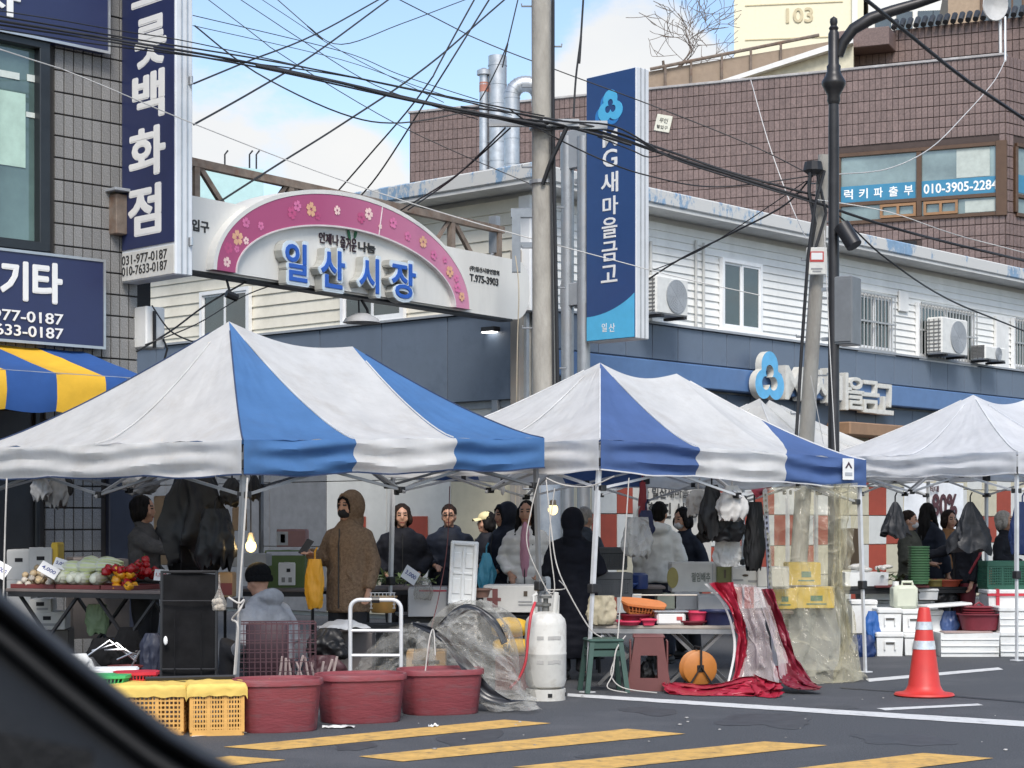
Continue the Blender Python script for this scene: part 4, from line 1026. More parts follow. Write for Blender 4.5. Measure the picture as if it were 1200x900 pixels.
cb = thing('control_cabinet', 'grey control cabinet strapped to the black lamp post', 'cabinet', at(993, 365, LY+.02), R(-30))
m = MB(); m.box((0,0,0), (.22,.3,.76), .012); m.obj('box', M('cabinet_grey', (.15,.16,.17), rough=.5), cb); m = MB(); m.box((0,-.157,0), (.19,.01,.70), .004); m.obj('door', M('cabinet_grey', (.26,.275,.29)), cb)
m = MB(); m.box((-.15,-.02,.26), (.28,.05,.04)); m.box((-.15,-.02,-.3), (.28,.05,.04)); m.obj('strap', steel_g, cb)
# gas pipe frame by the roof corner
gp_ = thing('steel_frame', 'pale grey square steel bracket frame left of the concrete pole under the roof', 'bracket', at(612, 300, 24))
m = MB(); q = lambda px, py: at(px, py, 24)-gp_.location
m.box(q(605,286), (.11,.112,.72)); m.box(q(617,250), (.40,.11,.11)); m.box(q(622,287), (.3,.08,.06)); m.obj('bar', M('pale_steel', (.24,.27,.30), rough=.5), gp_)

# ================================================================ overhead cables
def wire(pts, r, mat=None, sag=0, label='', n=14, grp='overhead cables', name='overhead_cable'):
    """pts: photo column, row and distance of points a cable passes"""
    P = [at(*p) for p in pts]; out = []
    off = lambda q: q[0] < 0 or q[0] > 1200 or q[1] < 0            # cables run on past the edge of the view
    if off(pts[0]): P.insert(0, P[0]+(P[0]-P[1]).normalized()*9)
    if off(pts[-1]): P.append(P[-1]+(P[-1]-P[-2]).normalized()*9)
    if len(P) == 2:
        for i in range(n+1): u = i/n; q = P[0].lerp(P[1], u); q.z -= sag*4*u*(1-u); out.append(q)
    else:
        for k in range(len(P)-1):
            a = P[max(k-1,0)]; b = P[k]; c_ = P[k+1]; d = P[min(k+2, len(P)-1)]
            for i in range(6):
                u = i/6; out.append(.5*((2*b)+(c_-a)*u+(2*a-5*b+4*c_-d)*u*u+(3*b-a-3*c_+d)*u**3))
        out.append(P[-1])
    base = out[0].copy(); m = MB(); m.tube([q-base for q in out], r*.74, 6)
    o = m.obj(name, mat or cable_k, None, 60, base); tag(o, label, 'cable', grp); return o
T = 'thick twisted black cable bundle sagging left from the concrete pole'
wire([(-40,18,17),(120,44,18),(300,75,19.2),(480,115,20.3),(640,152,20.8)], .017, label='thickest black cable of the bundle sagging left from the concrete pole')
wire([(-40,23,17.1),(120,47.5,18),(300,78.5,19.2),(480,118,20.3),(640,149,20.8)], .013, label='second black cable just under the thickest one left of the concrete pole')
wire([(300,76.5,19.15),(400,97,19.7),(480,117,20.2),(640,147,20.7)], .022, label='lashed thick length of cable where the left bundle nears the pole')
wire([(-40,12,17),(140,43,18.2),(320,72,19.3),(500,108,20.4),(638,136,20.8)], .012, label='thin wire riding above the thick left bundle')
wire([(-40,28,17),(100,50,18),(260,70,19),(420,92,20),(636,140,20.8)], .010, label='thin wire crossing the thick left bundle')
T = 'heavy dark cable bundle running from the thick pole to the leaning pole'
wire([(638,145,20.8),(700,154,21),(780,181,21.3),(860,206,21.6),(955,236,21.9)], .024, label='thickest cable of the dark bundle between the two concrete poles')
wire([(638,152,20.8),(700,150,21),(780,176,21.3),(860,203,21.6),(955,229,21.9)], .018, label='second cable twisted along the dark bundle between the concrete poles')
wire([(638,138,20.75),(690,147,20.9),(740,161,21.1),(800,190,21.3),(955,238,21.8)], .014, label='third cable of the dark bundle, leaving the pole highest')
wire([(700,160,21),(740,176,21.1),(760,184,21.2),(785,180,21.3)], .010, label='short loop drooping from the bundle beside the tall blue sign')
wire([(520,128,20.4),(580,138,20.6),(640,143,20.75),(700,158,20.9),(740,170,21)], .020, label='extra black cable coil along the crossarm of the thick pole')
wire([(540,125,20.4),(600,132,20.6),(660,142,20.75),(720,148,20.9),(770,176,21)], .014, label='slack black cable looped over the crossarm of the thick pole')
wire([(228,30,19.5),(300,85,20),(400,133,20.4),(470,144,20.8),(560,128,21)], .011, label='black wire from the blade sign running down right to the thick pole')
wire([(227,98,19.5),(290,72,21),(370,40,23),(470,-15,26)], .013, label='upper of two black wires rising from the blade sign to the top')
wire([(227,146,19.5),(300,105,21),(370,62,23),(475,-15,26)], .015, label='lower of two black wires rising from the blade sign to the top')
wire([(160,300,20),(255,238,21),(330,190,22),(400,146,23),(500,78,24),(600,-8,26)], .016, label='long black wire rising from the navy blade sign to the top centre')
wire([(395,225,24),(430,185,23.5),(500,100,23),(560,-8,23)], .014, label='steep black wire dropping behind the pink arch, left of its pair')
wire([(418,235,24),(450,195,23.5),(520,85,23),(578,-8,23)], .014, label='steep black wire dropping behind the pink arch, right of its pair')
wire([(-30,48,17),(80,84,17.8),(227,145,19),(400,211,20.2),(560,262,20.8),(693,298,21.2),(800,326,21.6),(890,346,22)], .009, cable_w, label='long pale cable drooping past the blade sign and the arch')
wire([(463,-3,23),(560,46,22.6),(660,85,22.5),(760,122,22.5),(880,170,22.4),(950,205,22)], .009, label='thin dark wire slanting across the top of the blue sign')
wire([(684,-8,20.9),(681,40,20.9),(675,90,20.9),(672,137,20.9)], .016, label='black drop wire hanging straight from the top beside the thick pole')
wire([(608,-5,20.6),(595,50,20.6),(575,95,20.6),(562,118,20.6)], .010, label='thin wire dropping from the top left of the thick pole')
for a, b, w_ in ((598,470,'left'),(592,478,'right')): wire([(a,150,20.7),((a+b)/2,206,22),(b,246,23.6)], .014, label=w_+' one of two black stay wires from the thick pole to the rusty truss')
wire([(596,127,20.6),(630,150,20.7),(700,185,20.9),(760,206,21.2),(840,219,21.6),(952,206,21.9)], .011, label='slack looping wire between the two concrete poles')
wire([(226,18,20),(400,60,22),(470,88,21.6),(560,117,21)], .007, label='upper faint thin wire left of the vent stack')
wire([(226,30,20),(400,70,22.5),(500,105,21.6),(600,135,21)], .006, label='lower faint thin wire left of the vent stack')
wire([(238,-5,22),(330,64,21.6),(470,148,21),(620,215,20.9)], .007, label='thin wire falling from the top left corner of sky to the thick pole')
wire([(275,-5,23),(340,38,22.5),(440,100,21.8),(560,140,21)], .007, label='thin wire falling from the top left of the sky, second in its fan')
wire([(300,-5,24),(400,60,23),(520,120,21.6)], .006, label='thin wire falling from the top left of the sky, third in its fan')
wire([(320,-5,23),(360,30,23),(400,52,22.5),(470,28,24),(560,-6,26)], .008, label='slack wire dipping across the top of the sky')
wire([(1008,-6,19),(1060,36,20),(1130,92,21),(1210,146,22)], .028, label='thick straight black cable in front of the brown ribbon window')
T = 'thick black cable with ties sloping right past the ribbon window'
wire([(958,238,21.8),(1030,262,22.3),(1110,284,23),(1215,309,24)], .022, label='thick black cable with ties sloping right past the ribbon window')
wire([(958,234,21.8),(1040,248,22.3),(1120,275,23),(1215,300,24)], .008, label='thin pale wire just above the thick sloping cable', mat=cable_w)
wire([(760,327,24),(800,302,23.4),(860,272,22.8),(920,240,22.2),(952,206,21.9)], .016, label='black cable rising from the clapboard wall to the leaning pole')
wire([(762,318,24),(830,288,23),(945,212,21.9)], .009, label='thin black cable rising from the clapboard wall to the leaning pole')
wire([(968,240,21.8),(1000,268,22.2),(1040,304,23),(1110,350,25),(1210,392,27)], .015, label='black cable falling from the leaning pole across the barred windows')
wire([(880,94,26),(900,165,24),(925,235,23),(945,280,22)], .008, cable_w, label='thin white guy wire in front of the brown tiles')
wire([(984,204,21.8),(1040,198,23),(1090,174,25),(1130,135,28),(1165,95,32),(1178,70,36)], .010, cable_w, label='slack white cable drooping over the ribbon window')
wire([(1178,71,36),(1178,20,40)], .03, white, label='white pipe at the parapet end')
wire([(160,412,19.6),(200,388,20),(250,352,20.6),(330,308,21.5)], .014, label='black cable slanting under the left end of the arch')
wire([(170,404,19.7),(230,380,20),(290,345,21),(350,325,22)], .009, label='thin cable slanting under the left end of the arch')
wire([(178,358,19.6),(200,388,19.8),(230,402,20)], .012, label='short cable hanging from the pale electric box')
wire([(q_, y_, WB.w(-.2, lfy(q_), 0).y) for q_, y_ in ((430,402),(500,390),(545,387),(585,384))], .014, label='cable looping along the top of the slate fascia')
wire([(-30,8,17),(60,22,17.6),(140,36,18.2),(227,50,19),(400,88,20.4),(560,122,20.8)], .008, label='thin wire above the big left bundle')
wire([(604,300,21),(608,340,20.9),(606,420,20.9),(604,600,20.9)], .009, M('tan_rope', (.35,.3,.22)), label='tan cord hanging down the post at the right end of the arch')
wire([(950,440,21.5),(965,520,21.5)], .006, cable_w, label='thin cord beside the black lamp post')
wire([(966,270,20.9),(972,400,20.9),(979,530,20.8)], .007, cable_w, label='pale cord tied along the black lamp post')
# ================================================================ pop-up tents
cw = cloth_translucent('white_canvas', (.80,.80,.79), .46, dirt=(.52,.47,.40), damt=.4)
cw2 = cloth_translucent('bright_white_canvas', (.80,.81,.83), .44, dirt=(.6,.59,.58), damt=.3)
cw3 = cloth_translucent('cream_canvas', (.76,.75,.71), .38, dirt=(.5,.46,.4), damt=.4)
cb1 = cloth_translucent('blue_canvas', S(76,120,172), .28, dirt=S(78,106,146), damt=.5)
cb2 = cloth_translucent('deep_blue_canvas', S(78,104,154), .28, dirt=S(74,94,132), damt=.5)
hem = M('navy_hem', S(44,60,92), rough=.7)
hem_w = M('pale_hem', (.6,.6,.6), rough=.7)
leg_w = M('white_leg', (.62,.63,.64), rough=.4, metal=.2, dirt=(.4,.38,.35), damt=.3)
leg_g = M('grey_leg', (.26,.27,.28), rough=.45, metal=.5, dirt=(.2,.17,.14), damt=.4)
plastic_k = M('black_plastic', (.02,.02,.022), rough=.4)
def tent(near, deg, L, D, ze, apex, cols, label, val=.25, legm=leg_w, hemm=hem, seed=0, p=1.28, legs=None, canv=None, group='pop-up market tents', tip=None):
    """ze: height of the valance's lower edge at near, right, back-right, back-left corners; apex: (u, v, z) pair; cols: stripes along the front"""
    T = thing('market_tent', label, 'tent', (near[0], near[1], 0), R(deg), group)
    def zb(x, y): u, v = x/L, y/D; return (ze[0]*(1-u)+ze[1]*u)*(1-v)+(ze[3]*(1-u)+ze[2]*u)*v
    A1, A2 = Vector(apex[0]), Vector(apex[1])
    corners = [Vector((0,0,0)), Vector((L,0,0)), Vector((L,D,0)), Vector((0,D,0))]
    mats = canv
    sides = [(0,1,'f'), (1,2,'r'), (2,3,'b'), (3,0,'l')]
    can, vl, hm = MB(), MB(), MB()
    for si, (a, b, kind) in enumerate(sides):
        ca, cb_ = corners[a], corners[b]
        nrm = Vector(((0,-1,0),(1,0,0),(0,1,0),(-1,0,0))[si])
        def top(q):
            if kind == 'l': return A1
            if kind == 'r': return A2
            if kind == 'b': q = 1-q
            if q < 1/3: return A1
            if q > 2/3: return A2
            f = (q-1/3)*3; P = A1.lerp(A2, f); P.z -= .09*math.sin(PI*f); return P
        def f(q, t):
            e = ca.lerp(cb_, q); z0 = zb(e.x, e.y)+val; tp = top(q)
            P = Vector((e.x+(tp.x-e.x)*t, e.y+(tp.y-e.y)*t, z0+(tp.z-z0)*t**p))
            seg = (q*3) % 1 if kind in 'fb' else q
            P -= Vector((0,0,1))*(.055*math.sin(PI*seg)*math.sin(PI*min(1, t*1.15))*(1-t*.5))
            e1 = min(1, 6*seg*(1-seg)+.1)
            P.z -= e1*.020*max(0, .35-abs(nz3((q*7+t*2, t*7-q*2, si+seed+8), 1)))*(1-t)**.5
            P.z += e1*(.018*nz3((q*8, t*5, si+seed), 1)+.010*nz3((q*25, t*9, si+seed), 1))*(1-t)*1.2
            return P
        def g(q, t):
            e = ca.lerp(cb_, q); z0 = zb(e.x, e.y); wv = min(1, 8*q*(1-q))
            out = .012+wv*(.030*(.3-abs(nz3((q*4, t*3.2, si+seed+2), 1)))+.020*math.sin(t*11+nz3((q*3,si,seed))*5)+.018*nz3((q*7, t*3, si+seed+4), 1.3))
            return e+nrm*out+Vector((0,0,z0+val*(1-t)-(.022*math.sin(PI*((q*3) % 1)) if t > .5 else 0)*t*wv+.008*wv*nz3((q*9,t,seed+si),1.4)))
        mf = (lambda u, v: cols[min(2, int(u*3))]) if kind == 'f' else ((lambda u, v: cols[2-min(2, int(u*3))]) if kind == 'b' else (lambda u, v: 0))
        nu = 90 if kind in 'fl' else 36
        if tip and kind == 'f':                      # the last stripe tapers off part way up the corner seam
            can.grid(lambda u, v: f(u*2/3, v), 60, 30, 0, lambda u, v: cols[min(1, int(u*2))])
            can.grid(lambda s_, v: f(2/3+s_/3, 2*v*tip*s_ if v <= .5 else tip*s_+(2*v-1)*(1-tip*s_)), 30, 40, 0, lambda u, v: cols[2] if v < .5 else cols[1])
        else: can.grid(f, nu, 30, 0, mf)
        vl.grid(g, nu, 14, 0, mf)
        hm.tube([g(i/40, 1.0)+nrm*.003 for i in range(41)], .008, 4)
        hm.tube([f(0, i/14)+Vector((0,0,.004)) for i in range(14)], .007, 4)
    sm = MB()                                       # stitched seams where the stripes meet and down the middle of the end panels
    for a, b, tp_ in ((0,1,1/3),(0,1,2/3),(3,0,.5),(1,2,.5)):
        ca, cb_ = corners[a], corners[b]; e = ca.lerp(cb_, tp_); tpv = A1 if (a, tp_) in ((0,1/3),(3,.5)) else A2
        if tip and a == 0 and tp_ > .5: continue
        pts = []
        for i in range(13):
            t = i/14; z0 = zb(e.x,e.y)+val; P = Vector((e.x+(tpv.x-e.x)*t, e.y+(tpv.y-e.y)*t, z0+(tpv.z-z0)*t**p))
            if a in (1,3): P.z -= .055*math.sin(PI*min(1,t*1.15))*(1-t*.5)
            pts.append(P+Vector((0,0,.012)))
        sm.tube(pts, .006, 4)
    stuff(sm.obj('seam', mats[0], T))
    can.obj('canopy', mats, T, 45); vl.obj('valance', mats, T, 45); hm.obj('hem', hemm, T)
    legpos = legs or [(.04,.04),(L-.04,.04),(L-.04,D-.04),(.04,D-.04)]
    tops = []
    for i, lp in enumerate(legpos):
        x, y = lp[0], lp[1]; fx, fy = (lp[2], lp[3]) if len(lp) > 2 else (x, y); zt = zb(min(max(x,0),L), min(max(y,0),D))+val-.04; tp, ft = Vector((x,y,zt)), Vector((fx,fy,0)); md = ft.lerp(tp, .42)
        m = MB()
        m.tube([md, tp], .024, 4); m.tube([ft+Vector((0,0,.01)), md], .018, 4)
        o = m.obj('leg', legm, T)
        MB().box(md, (.07,.07,.08), .008).obj('bracket', plastic_k, o); MB().box(ft.lerp(tp,.93), (.075,.075,.07), .008).obj('bracket', plastic_k, o)
        m = MB(); m.box(ft+Vector((0,0,.006)), (.1,.1,.012), .003); m.obj('foot_plate', legm, o)
    m, m2 = MB(), MB()
    for (a, b, kind) in sides:
        ca, cb_ = corners[a], corners[b]; inn = Vector(((0,1,0),(-1,0,0),(0,-1,0),(1,0,0))[sides.index((a,b,kind))])*.05
        n = 2
        for k in range(n):
            dv = (cb_-ca).normalized()*.07; P, Q = ca.lerp(cb_, k/n)+inn+(dv if k == 0 else dv*0), ca.lerp(cb_, (k+1)/n)+inn-(dv if k == n-1 else dv*0)
            zp, zq = zb(P.x,P.y)+val-.06, zb(Q.x,Q.y)+val-.06; lo = .34
            m.tube([P+Vector((0,0,zp)), Q+Vector((0,0,zq-lo))], .014, 4); m.tube([P+Vector((0,0,zp-lo)), Q+Vector((0,0,zq))], .014, 4)
            md = P.lerp(Q,.5); m2.box(md+Vector((0,0,(zp+zq)/2-lo/2)), (.05,.05,.05), .005)
            for (W, zz) in ((P, zp), (Q, zq)): m2.box(W+Vector((0,0,zz)), (.06,.06,.06), .006); m2.box(W+Vector((0,0,zz-lo)), (.06,.06,.05), .006)
    ctr = Vector((L/2, D/2, 0))
    for kx in (corners[0].lerp(corners[1], .5), corners[2].lerp(corners[3], .5), corners[1].lerp(corners[2], .5), corners[3].lerp(corners[0], .5)):
        zk = zb(kx.x, kx.y)+val-.08
        m.tube([kx+Vector((0,0,zk)), ctr+Vector((0,0,zk+.25))], .014, 4); m.tube([kx+Vector((0,0,zk-.34)), ctr+Vector((0,0,zk+.55))], .014, 4)
    m.tube([A1-Vector((0,0,.05)), ctr+Vector((0,0,2.3))], .016, 4); m.tube([A2-Vector((0,0,.05)), ctr+Vector((0,0,2.3))], .016, 4)
    m.obj('scissor_frame', legm, T); stuff(m2.obj('joint', plastic_k, T))
    return T
T1 = tent((-1.95,13.6), 46, 3.19, 3.8, (1.765,1.885,1.93,1.81), ((1.1,1.6,3.08),(2.45,1.6,2.965)), (1,0,1), 'large blue and white striped tent filling the left of the stalls', seed=1, canv=[cw, cb1],
          legs=[(.05,.05,-.02,.06),(3.14,.05,3.28,.10),(3.14,3.75),(.05,3.75)], legm=leg_g, val=.25)
T2 = tent((.73,15.6), 40, 3.42, 3.0, (1.86,1.765,1.8,1.86), ((1.2,1.3,2.90),(2.2,1.3,2.85)), (1,0,1), 'smaller blue and white striped tent in the middle with a small white maker tag', seed=5, tip=.55, canv=[cw, cb2],
          legs=[(.05,.05,-.05,.1),(3.38,.05,3.42,.0),(3.38,2.95),(.05,2.95,-.12,2.8)], hemm=hem_w, val=.25)
T3 = tent((5.18,19.25), 35, 3.0, 3.0, (1.93,1.95,1.95,1.95), ((1.05,1.5,2.86),(2.0,1.5,2.86)), (0,0,0), 'bright white tent at the right edge over foam boxes', seed=9, canv=[cw2, cw2], hemm=hem_w, val=.22)
T4 = tent((3.15,21.4), 45, 3.0, 3.0, (1.95,1.95,1.95,1.95), ((1.42,1.5,2.98),(1.62,1.5,2.97)), (0,0,0), 'cream white tent behind the two concrete coloured poles near the bank', seed=13, canv=[cw3, cw3], hemm=hem_w, val=.22)
# maker tag on the middle tent
m = MB(); m.box((3.10, -.06, 1.765+.155), (.16,.006,.20), .002); o = m.obj('maker_tag', letter_w, T2)
m = MB(); m.prism([(3.05,1.93),(3.10,1.99),(3.15,1.93),(3.13,1.93),(3.10,1.965),(3.07,1.93)], -.068, -.064); m.obj('tag_mark', M('tag_ink', S(70,54,66)), T2); m = MB(); m.box((3.10,-.065,1.875), (.10,.004,.03)); m.obj('tag_print', M('tag_grey', (.4,.42,.45)), T2)
# ropes wound round the corner legs
rope_w = M('white_cord', (.46,.44,.41), rough=.8)
def cord(pts, r, label, mat=None, grp='cords tied to the tent legs', n=6):
    P = [at(*p) for p in pts]; out = []
    for k in range(len(P)-1):
        a = P[max(k-1,0)]; b = P[k]; c_ = P[k+1]; d = P[min(k+2, len(P)-1)]
        for i in range(n): u = i/n; out.append(.5*((2*b)+(c_-a)*u+(2*a-5*b+4*c_-d)*u*u+(3*b-a-3*c_+d)*u**3))
    out.append(P[-1]); base = out[0].copy(); m = MB(); m.tube([q-base for q in out], r*.72, 6); o = m.obj('cord', mat or rope_w, None, 60, base); return tag(o, label, 'cord', grp)
cord([(290,560,13.55),(286,620,13.5),(281,690,13.47),(278,740,13.45),(274,796,13.45)], .010, 'pale cord hanging along the near leg of the large striped tent')
cord([(268,700,13.45),(280,707,13.4),(286,703,13.45),(280,716,13.4),(272,726,13.45),(279,735,13.4),(276,790,13.45)], .011, 'knotted pale cord round the near leg of the large striped tent')
cord([(632,560,15.8),(622,600,15.8),(618,640,15.75),(640,690,15.7),(648,698,15.7)], .007, 'pale cord hanging beside the young woman in the white puffer coat')
cord([(640,562,15.8),(646,620,15.75),(652,660,15.7),(664,690,15.65),(690,735,15.6),(705,747,15.6)], .008, 'pale cord slanting across the figure in the long black coat')
cord([(650,572,15.8),(644,630,15.75),(650,690,15.7),(640,691,15.7),(662,690,15.7),(655,680,15.7)], .007, 'looped pale cord tied on the far leg of the large striped tent')
cord([(640,560,15.8),(660,568,15.75),(690,570,15.65),(720,558,15.6)], .008, 'white cord strung between the two striped tents')
cord([(737,560,15.7),(732,640,15.7),(726,720,15.7),(722,765,15.65),(716,790,15.6),(730,806,15.5),(770,812,15.5)], .008, 'long white electric cord falling from the middle tent to the ground')
cord([(733,745,15.7),(722,762,15.6),(718,790,15.55),(712,806,15.5),(735,812,15.45)], .008, 'short white electric cord coiled by the green stool')
cord([(8,560,14.4),(6,620,14.4),(4,700,14.4)], .010, 'thin grey pole-like cord at the left frame edge of the big tent')
cord([(527,570,16.2),(524,640,16.1),(514,700,16),(505,740,15.2),(500,790,14.2)], .006, 'dark red cord hanging over the foam lid', M('dark_red_cord', (.12,.03,.03)))
cord([(498,790,13.9),(503,750,13.95),(508,738,14),(510,768,13.9)], .007, 'white ribbon end over the rear red tub')
# bulb
lbp = thing('light_bulb', 'lit yellow light bulb hanging by the near leg of the large tent', 'light bulb', at(294, 640, 15.4))
m = MB(); m.ell((0,0,0), (.045,.045,.052), 14, 10); m.obj('globe', M('bulb_glow', (1,.8,.4), emit=(1,.74,.28), estr=1.6), lbp, 60)
m = MB(); m.lathe([(.035,.035),(.03,.07),(.02,.11),(0,.115)], 10); m.obj('socket', M('bulb_socket', (.5,.42,.3)), lbp, 40); m = MB(); m.tube([(0,0,.11),(.0,0,.62)], .006, 5); m.obj('flex', cable_k, lbp)
lamp_l = bpy.data.lights.new('bulb_light', 'POINT'); lamp_l.energy = 2.5; lamp_l.color = (1,.72,.35); lamp_l.shadow_soft_size = .05
lo = bpy.data.objects.new('bulb_light', lamp_l); COL.objects.link(lo); lo.parent = lbp; lo.location = (0,-.08,0)
b2 = thing('light_bulb', 'yellow bulb behind the young woman at the middle tent corner', 'light bulb', at(648, 597, 18.6))
m = MB(); m.ell((0,0,0), (.05,.05,.056), 14, 10); m.obj('globe', M('bulb_glow2', (.8,.6,.2), emit=(1,.75,.3), estr=1.5), b2, 60); m = MB(); m.lathe([(.035,.04),(.03,.09),(0,.1)], 10); m.obj('socket', M('bulb_socket', (.5,.42,.3)), b2, 40)
b3 = thing('light_bulb', 'unlit pale bulb hanging from the eave of the large tent near the foam lid', 'light bulb', at(589, 573, 17.4))
m = MB(); m.ell((0,0,0), (.02,.02,.06), 10, 8); m.obj('globe', letter_w, b3, 60); m = MB(); m.lathe([(.02,.05),(.02,.12),(0,.12)], 8); m.obj('socket', plastic_k, b3)

# ================================================================ goods: helpers
carton_w = M('white_carton', (.58,.57,.54), rough=.75, var=.06, dirt=(.42,.39,.34), damt=.4)
carton_b = M('brown_carton', (.30,.21,.13), rough=.8, var=.1)
carton_g = M('grey_carton', (.40,.40,.40), rough=.75, var=.06)
carton_y = M('yellow_carton', S(226,190,70), rough=.7, var=.06)
foam = M('white_foam', (.72,.73,.72), rough=.8, var=.04, dirt=(.45,.41,.35), damt=.6, dscale=6, bump=.15, bscale=180)
foam_lid = foam
def base_pt(px0, px1, py, Y): return at((px0+px1)/2, py, Y)
def ext(px0, px1, py0, py1, Y): return (px1-px0)/FPX*Y, (py1-py0)/FPX*Y
def carton(px0, px1, py0, py1, Y, D, mat, label, grp=None, rz=0, cat='box', name='carton', prints=(), holes=False, flaps=False):
    W_, H_ = ext(px0, px1, py0, py1, Y); t = thing(name, label, cat, base_pt(px0, px1, py1, Y), rz, grp)
    m = MB(); m.box((0, D/2, H_/2), (W_, D, H_), .006); m.obj('body', mat, t)
    m = MB(); m.box((0, D/2, H_+.004), (W_-.01, D-.01, .006)); m.box((0, D/2, H_+.0085), (.05, D*.96, .002)); m.obj('lid', mat, t)
    if holes:
        m = MB()
        for hx in holes: m.box((hx*W_, -.002, H_*.68), (.07, .004, .035), .0015)
        m.obj('hand_hole', dark_in, t)
    for i, (x0, z0, w_, h_, pm) in enumerate(prints):
        m = MB(); m.box((x0*W_, -.003, z0*H_), (w_*W_, .003, h_*H_)); m.obj('print', pm, t)
    return t, W_, H_
def foambox(px0, px1, py0, py1, Y, D, label, grp='white foam boxes', rz=0, lid=True, handle=False, ribs=0, tape=None):
    W_, H_ = ext(px0, px1, py0, py1, Y); t = thing('foam_box', label, 'foam box', base_pt(px0, px1, py1, Y), rz, grp)
    lh = min(.06, H_*.3) if lid else 0
    m = MB(); hb = H_-lh; i = .012
    m.add([(-W_/2+i,i,0),(W_/2-i,i,0),(W_/2-i,D-i,0),(-W_/2+i,D-i,0),(-W_/2+.004,.004,hb),(W_/2-.004,.004,hb),(W_/2-.004,D-.004,hb),(-W_/2+.004,D-.004,hb)], [(3,2,1,0),(4,5,6,7),(0,1,5,4),(1,2,6,5),(2,3,7,6),(3,0,4,7)])
    for k in range(ribs): m.box((0, .004, hb*(k+1)/(ribs+1)), (W_-.02, .016, .014), .004)
    m.obj('body', foam, t)
    if lid: m = MB(); m.box((0, D/2, hb+lh/2+.002), (W_+.012, D+.012, lh-.004), .012); m.obj('lid', foam, t)
    if handle:
        m = MB(); z = hb*.62; m.box((0,-.004,z+.035), (.11,.014,.018), .004); m.box((-.055,-.004,z-.01), (.016,.014,.09), .004); m.box((.055,-.004,z-.01), (.016,.014,.09), .004); m.obj('grip', foam, t)
        m = MB(); m.box((0,.002,z+.016), (.09,.006,.02)); m.obj('grip_recess', M('foam_recess', (.10,.09,.08)), t)
    if tape:
        m = MB()
        for x in (-.3, .42): m.box((x*W_, -.002, H_/2), (.035, .02, H_*.98)); m.box((x*W_, D/2, H_+.003), (.035, D, .006))
        m.box((0, -.004, H_-lh), (W_+.014, .025, .025)); m.obj('tape', tape, t)
    return t
def table(px0, px1, py, Y0, Y1, D, label, top, legm, z=None, cross=True, th=.03):
    a, b = at(px0, py, Y0), at(px1, py, Y1); zt = z or (a.z+b.z)/2; ang = math.atan2(b.y-a.y, b.x-a.x); L_ = math.hypot(b.x-a.x, b.y-a.y)
    t = thing('folding_table', label, 'table', (a.x, a.y, 0), ang)
    m = MB(); m.box((L_/2, D/2, zt-th/2), (L_, D, th), .006); m.obj('tabletop', top, t)
    m = MB(); m.box((L_/2, .004, zt-th-.02), (L_-.06, .02, .04)); m.box((L_/2, D-.03, zt-th-.02), (L_-.06, .02, .04)); m.obj('apron', legm, t)
    for y in (.05, D-.05):
        for x in ([.06, L_-.06] if not cross else []): m = MB(); m.tube([(x,y,zt-th),(x,y,0)], .016, 6); m.obj('leg', legm, t)
        if cross:
            for s in (0, 1):
                xa, xb = (.08, L_*.46) if s == 0 else (L_*.54, L_-.08)
                for (u, v) in ((xa, xb), (xb, xa)): m = MB(); m.tube([(u,y+(.02 if u == xa else 0),zt-th),(v,y+(.02 if u == xa else 0),.01)], .017, 4); m.obj('leg', legm, t)
    return t, zt, ang
def lathe_thing(name, label, cat, px, py, Y, prof, mat, n=20, sx=1, sy=1, sq=0, grp=None, rz=0, parts=None):
    t = thing(name, label, cat, at(px, py, Y), rz, grp); m = MB(); m.lathe(prof, n, (0,0,0), 0, sx, sy, sq); m.obj('shell', mat, t, 40); return t
def bowl(label, px, py, Y, r, h, mat, sx=1, sy=1, sq=0, grp=None, name='bowl', cat='bowl', rimr=.012, rz=0, taper=.78):
    return lathe_thing(name, label, cat, px, py, Y, [(0,.004),(r*taper,.0),(r*taper*1.01,.01),(r*.96,h-.01),(r+rimr,h-.006),(r+rimr,h+.008),(r*.97,h+.006),(r*.93,h-.02),(r*taper*.95,.02),(0,.018)], mat, 24, sx, sy, sq, grp, rz)
def drape_mesh(W_, H_, mat, seed=0, D=None, top=.25, ragged=.12, pleat=.12, n=60, m_=28, belly=.65, name='bag', tri=False, lump=.30):
    """a hanging soft bag or garment: gathered at the top, creased, ragged below"""
    D = D or W_*.5; mb = MB(); vs, fs = [], []
    for j in range(m_+1):
        t = j/m_; prof = (.10+.9*t**.75) if tri else top+(1-top)*math.sin(min(1, t/belly)*PI/2) if t < belly else 1-.25*((t-belly)/(1-belly))**2
        for k in range(n):
            a = 2*PI*k/n; pl = 1+pleat*math.sin(a*7+seed+nz3((math.cos(a)*2,math.sin(a)*2,t*2),1,seed)*3)*(.4+.6*t)+lump*nz3((math.cos(a)*1.3, math.sin(a)*1.3, t*2.2), 1, seed)+.34*(.25-abs(nz3((math.cos(a)*2.2+t, math.sin(a)*2.2, t*3.2), 1, seed+3)))+.12*(.25-abs(nz3((math.cos(a)*4.5, math.sin(a)*4.5+t*2, t*5), 1, seed+6)))
            zz = -H_*t
            if t > .8: zz += H_*ragged*nz3((math.cos(a)*2.2, math.sin(a)*2.2, 0), 1.3, seed)*(t-.8)*5
            vs.append((math.cos(a)*W_/2*prof*pl, math.sin(a)*D/2*prof*pl, zz))
    for j in range(m_):
        for k in range(n): fs.append((j*n+k, (j+1)*n+k, (j+1)*n+(k+1) % n, j*n+(k+1) % n))
    fs.append(tuple(range(n))); fs.append(tuple(range(m_*n, (m_+1)*n))[::-1])
    mb.add(vs, fs); return mb.mesh(name, mat, 70)
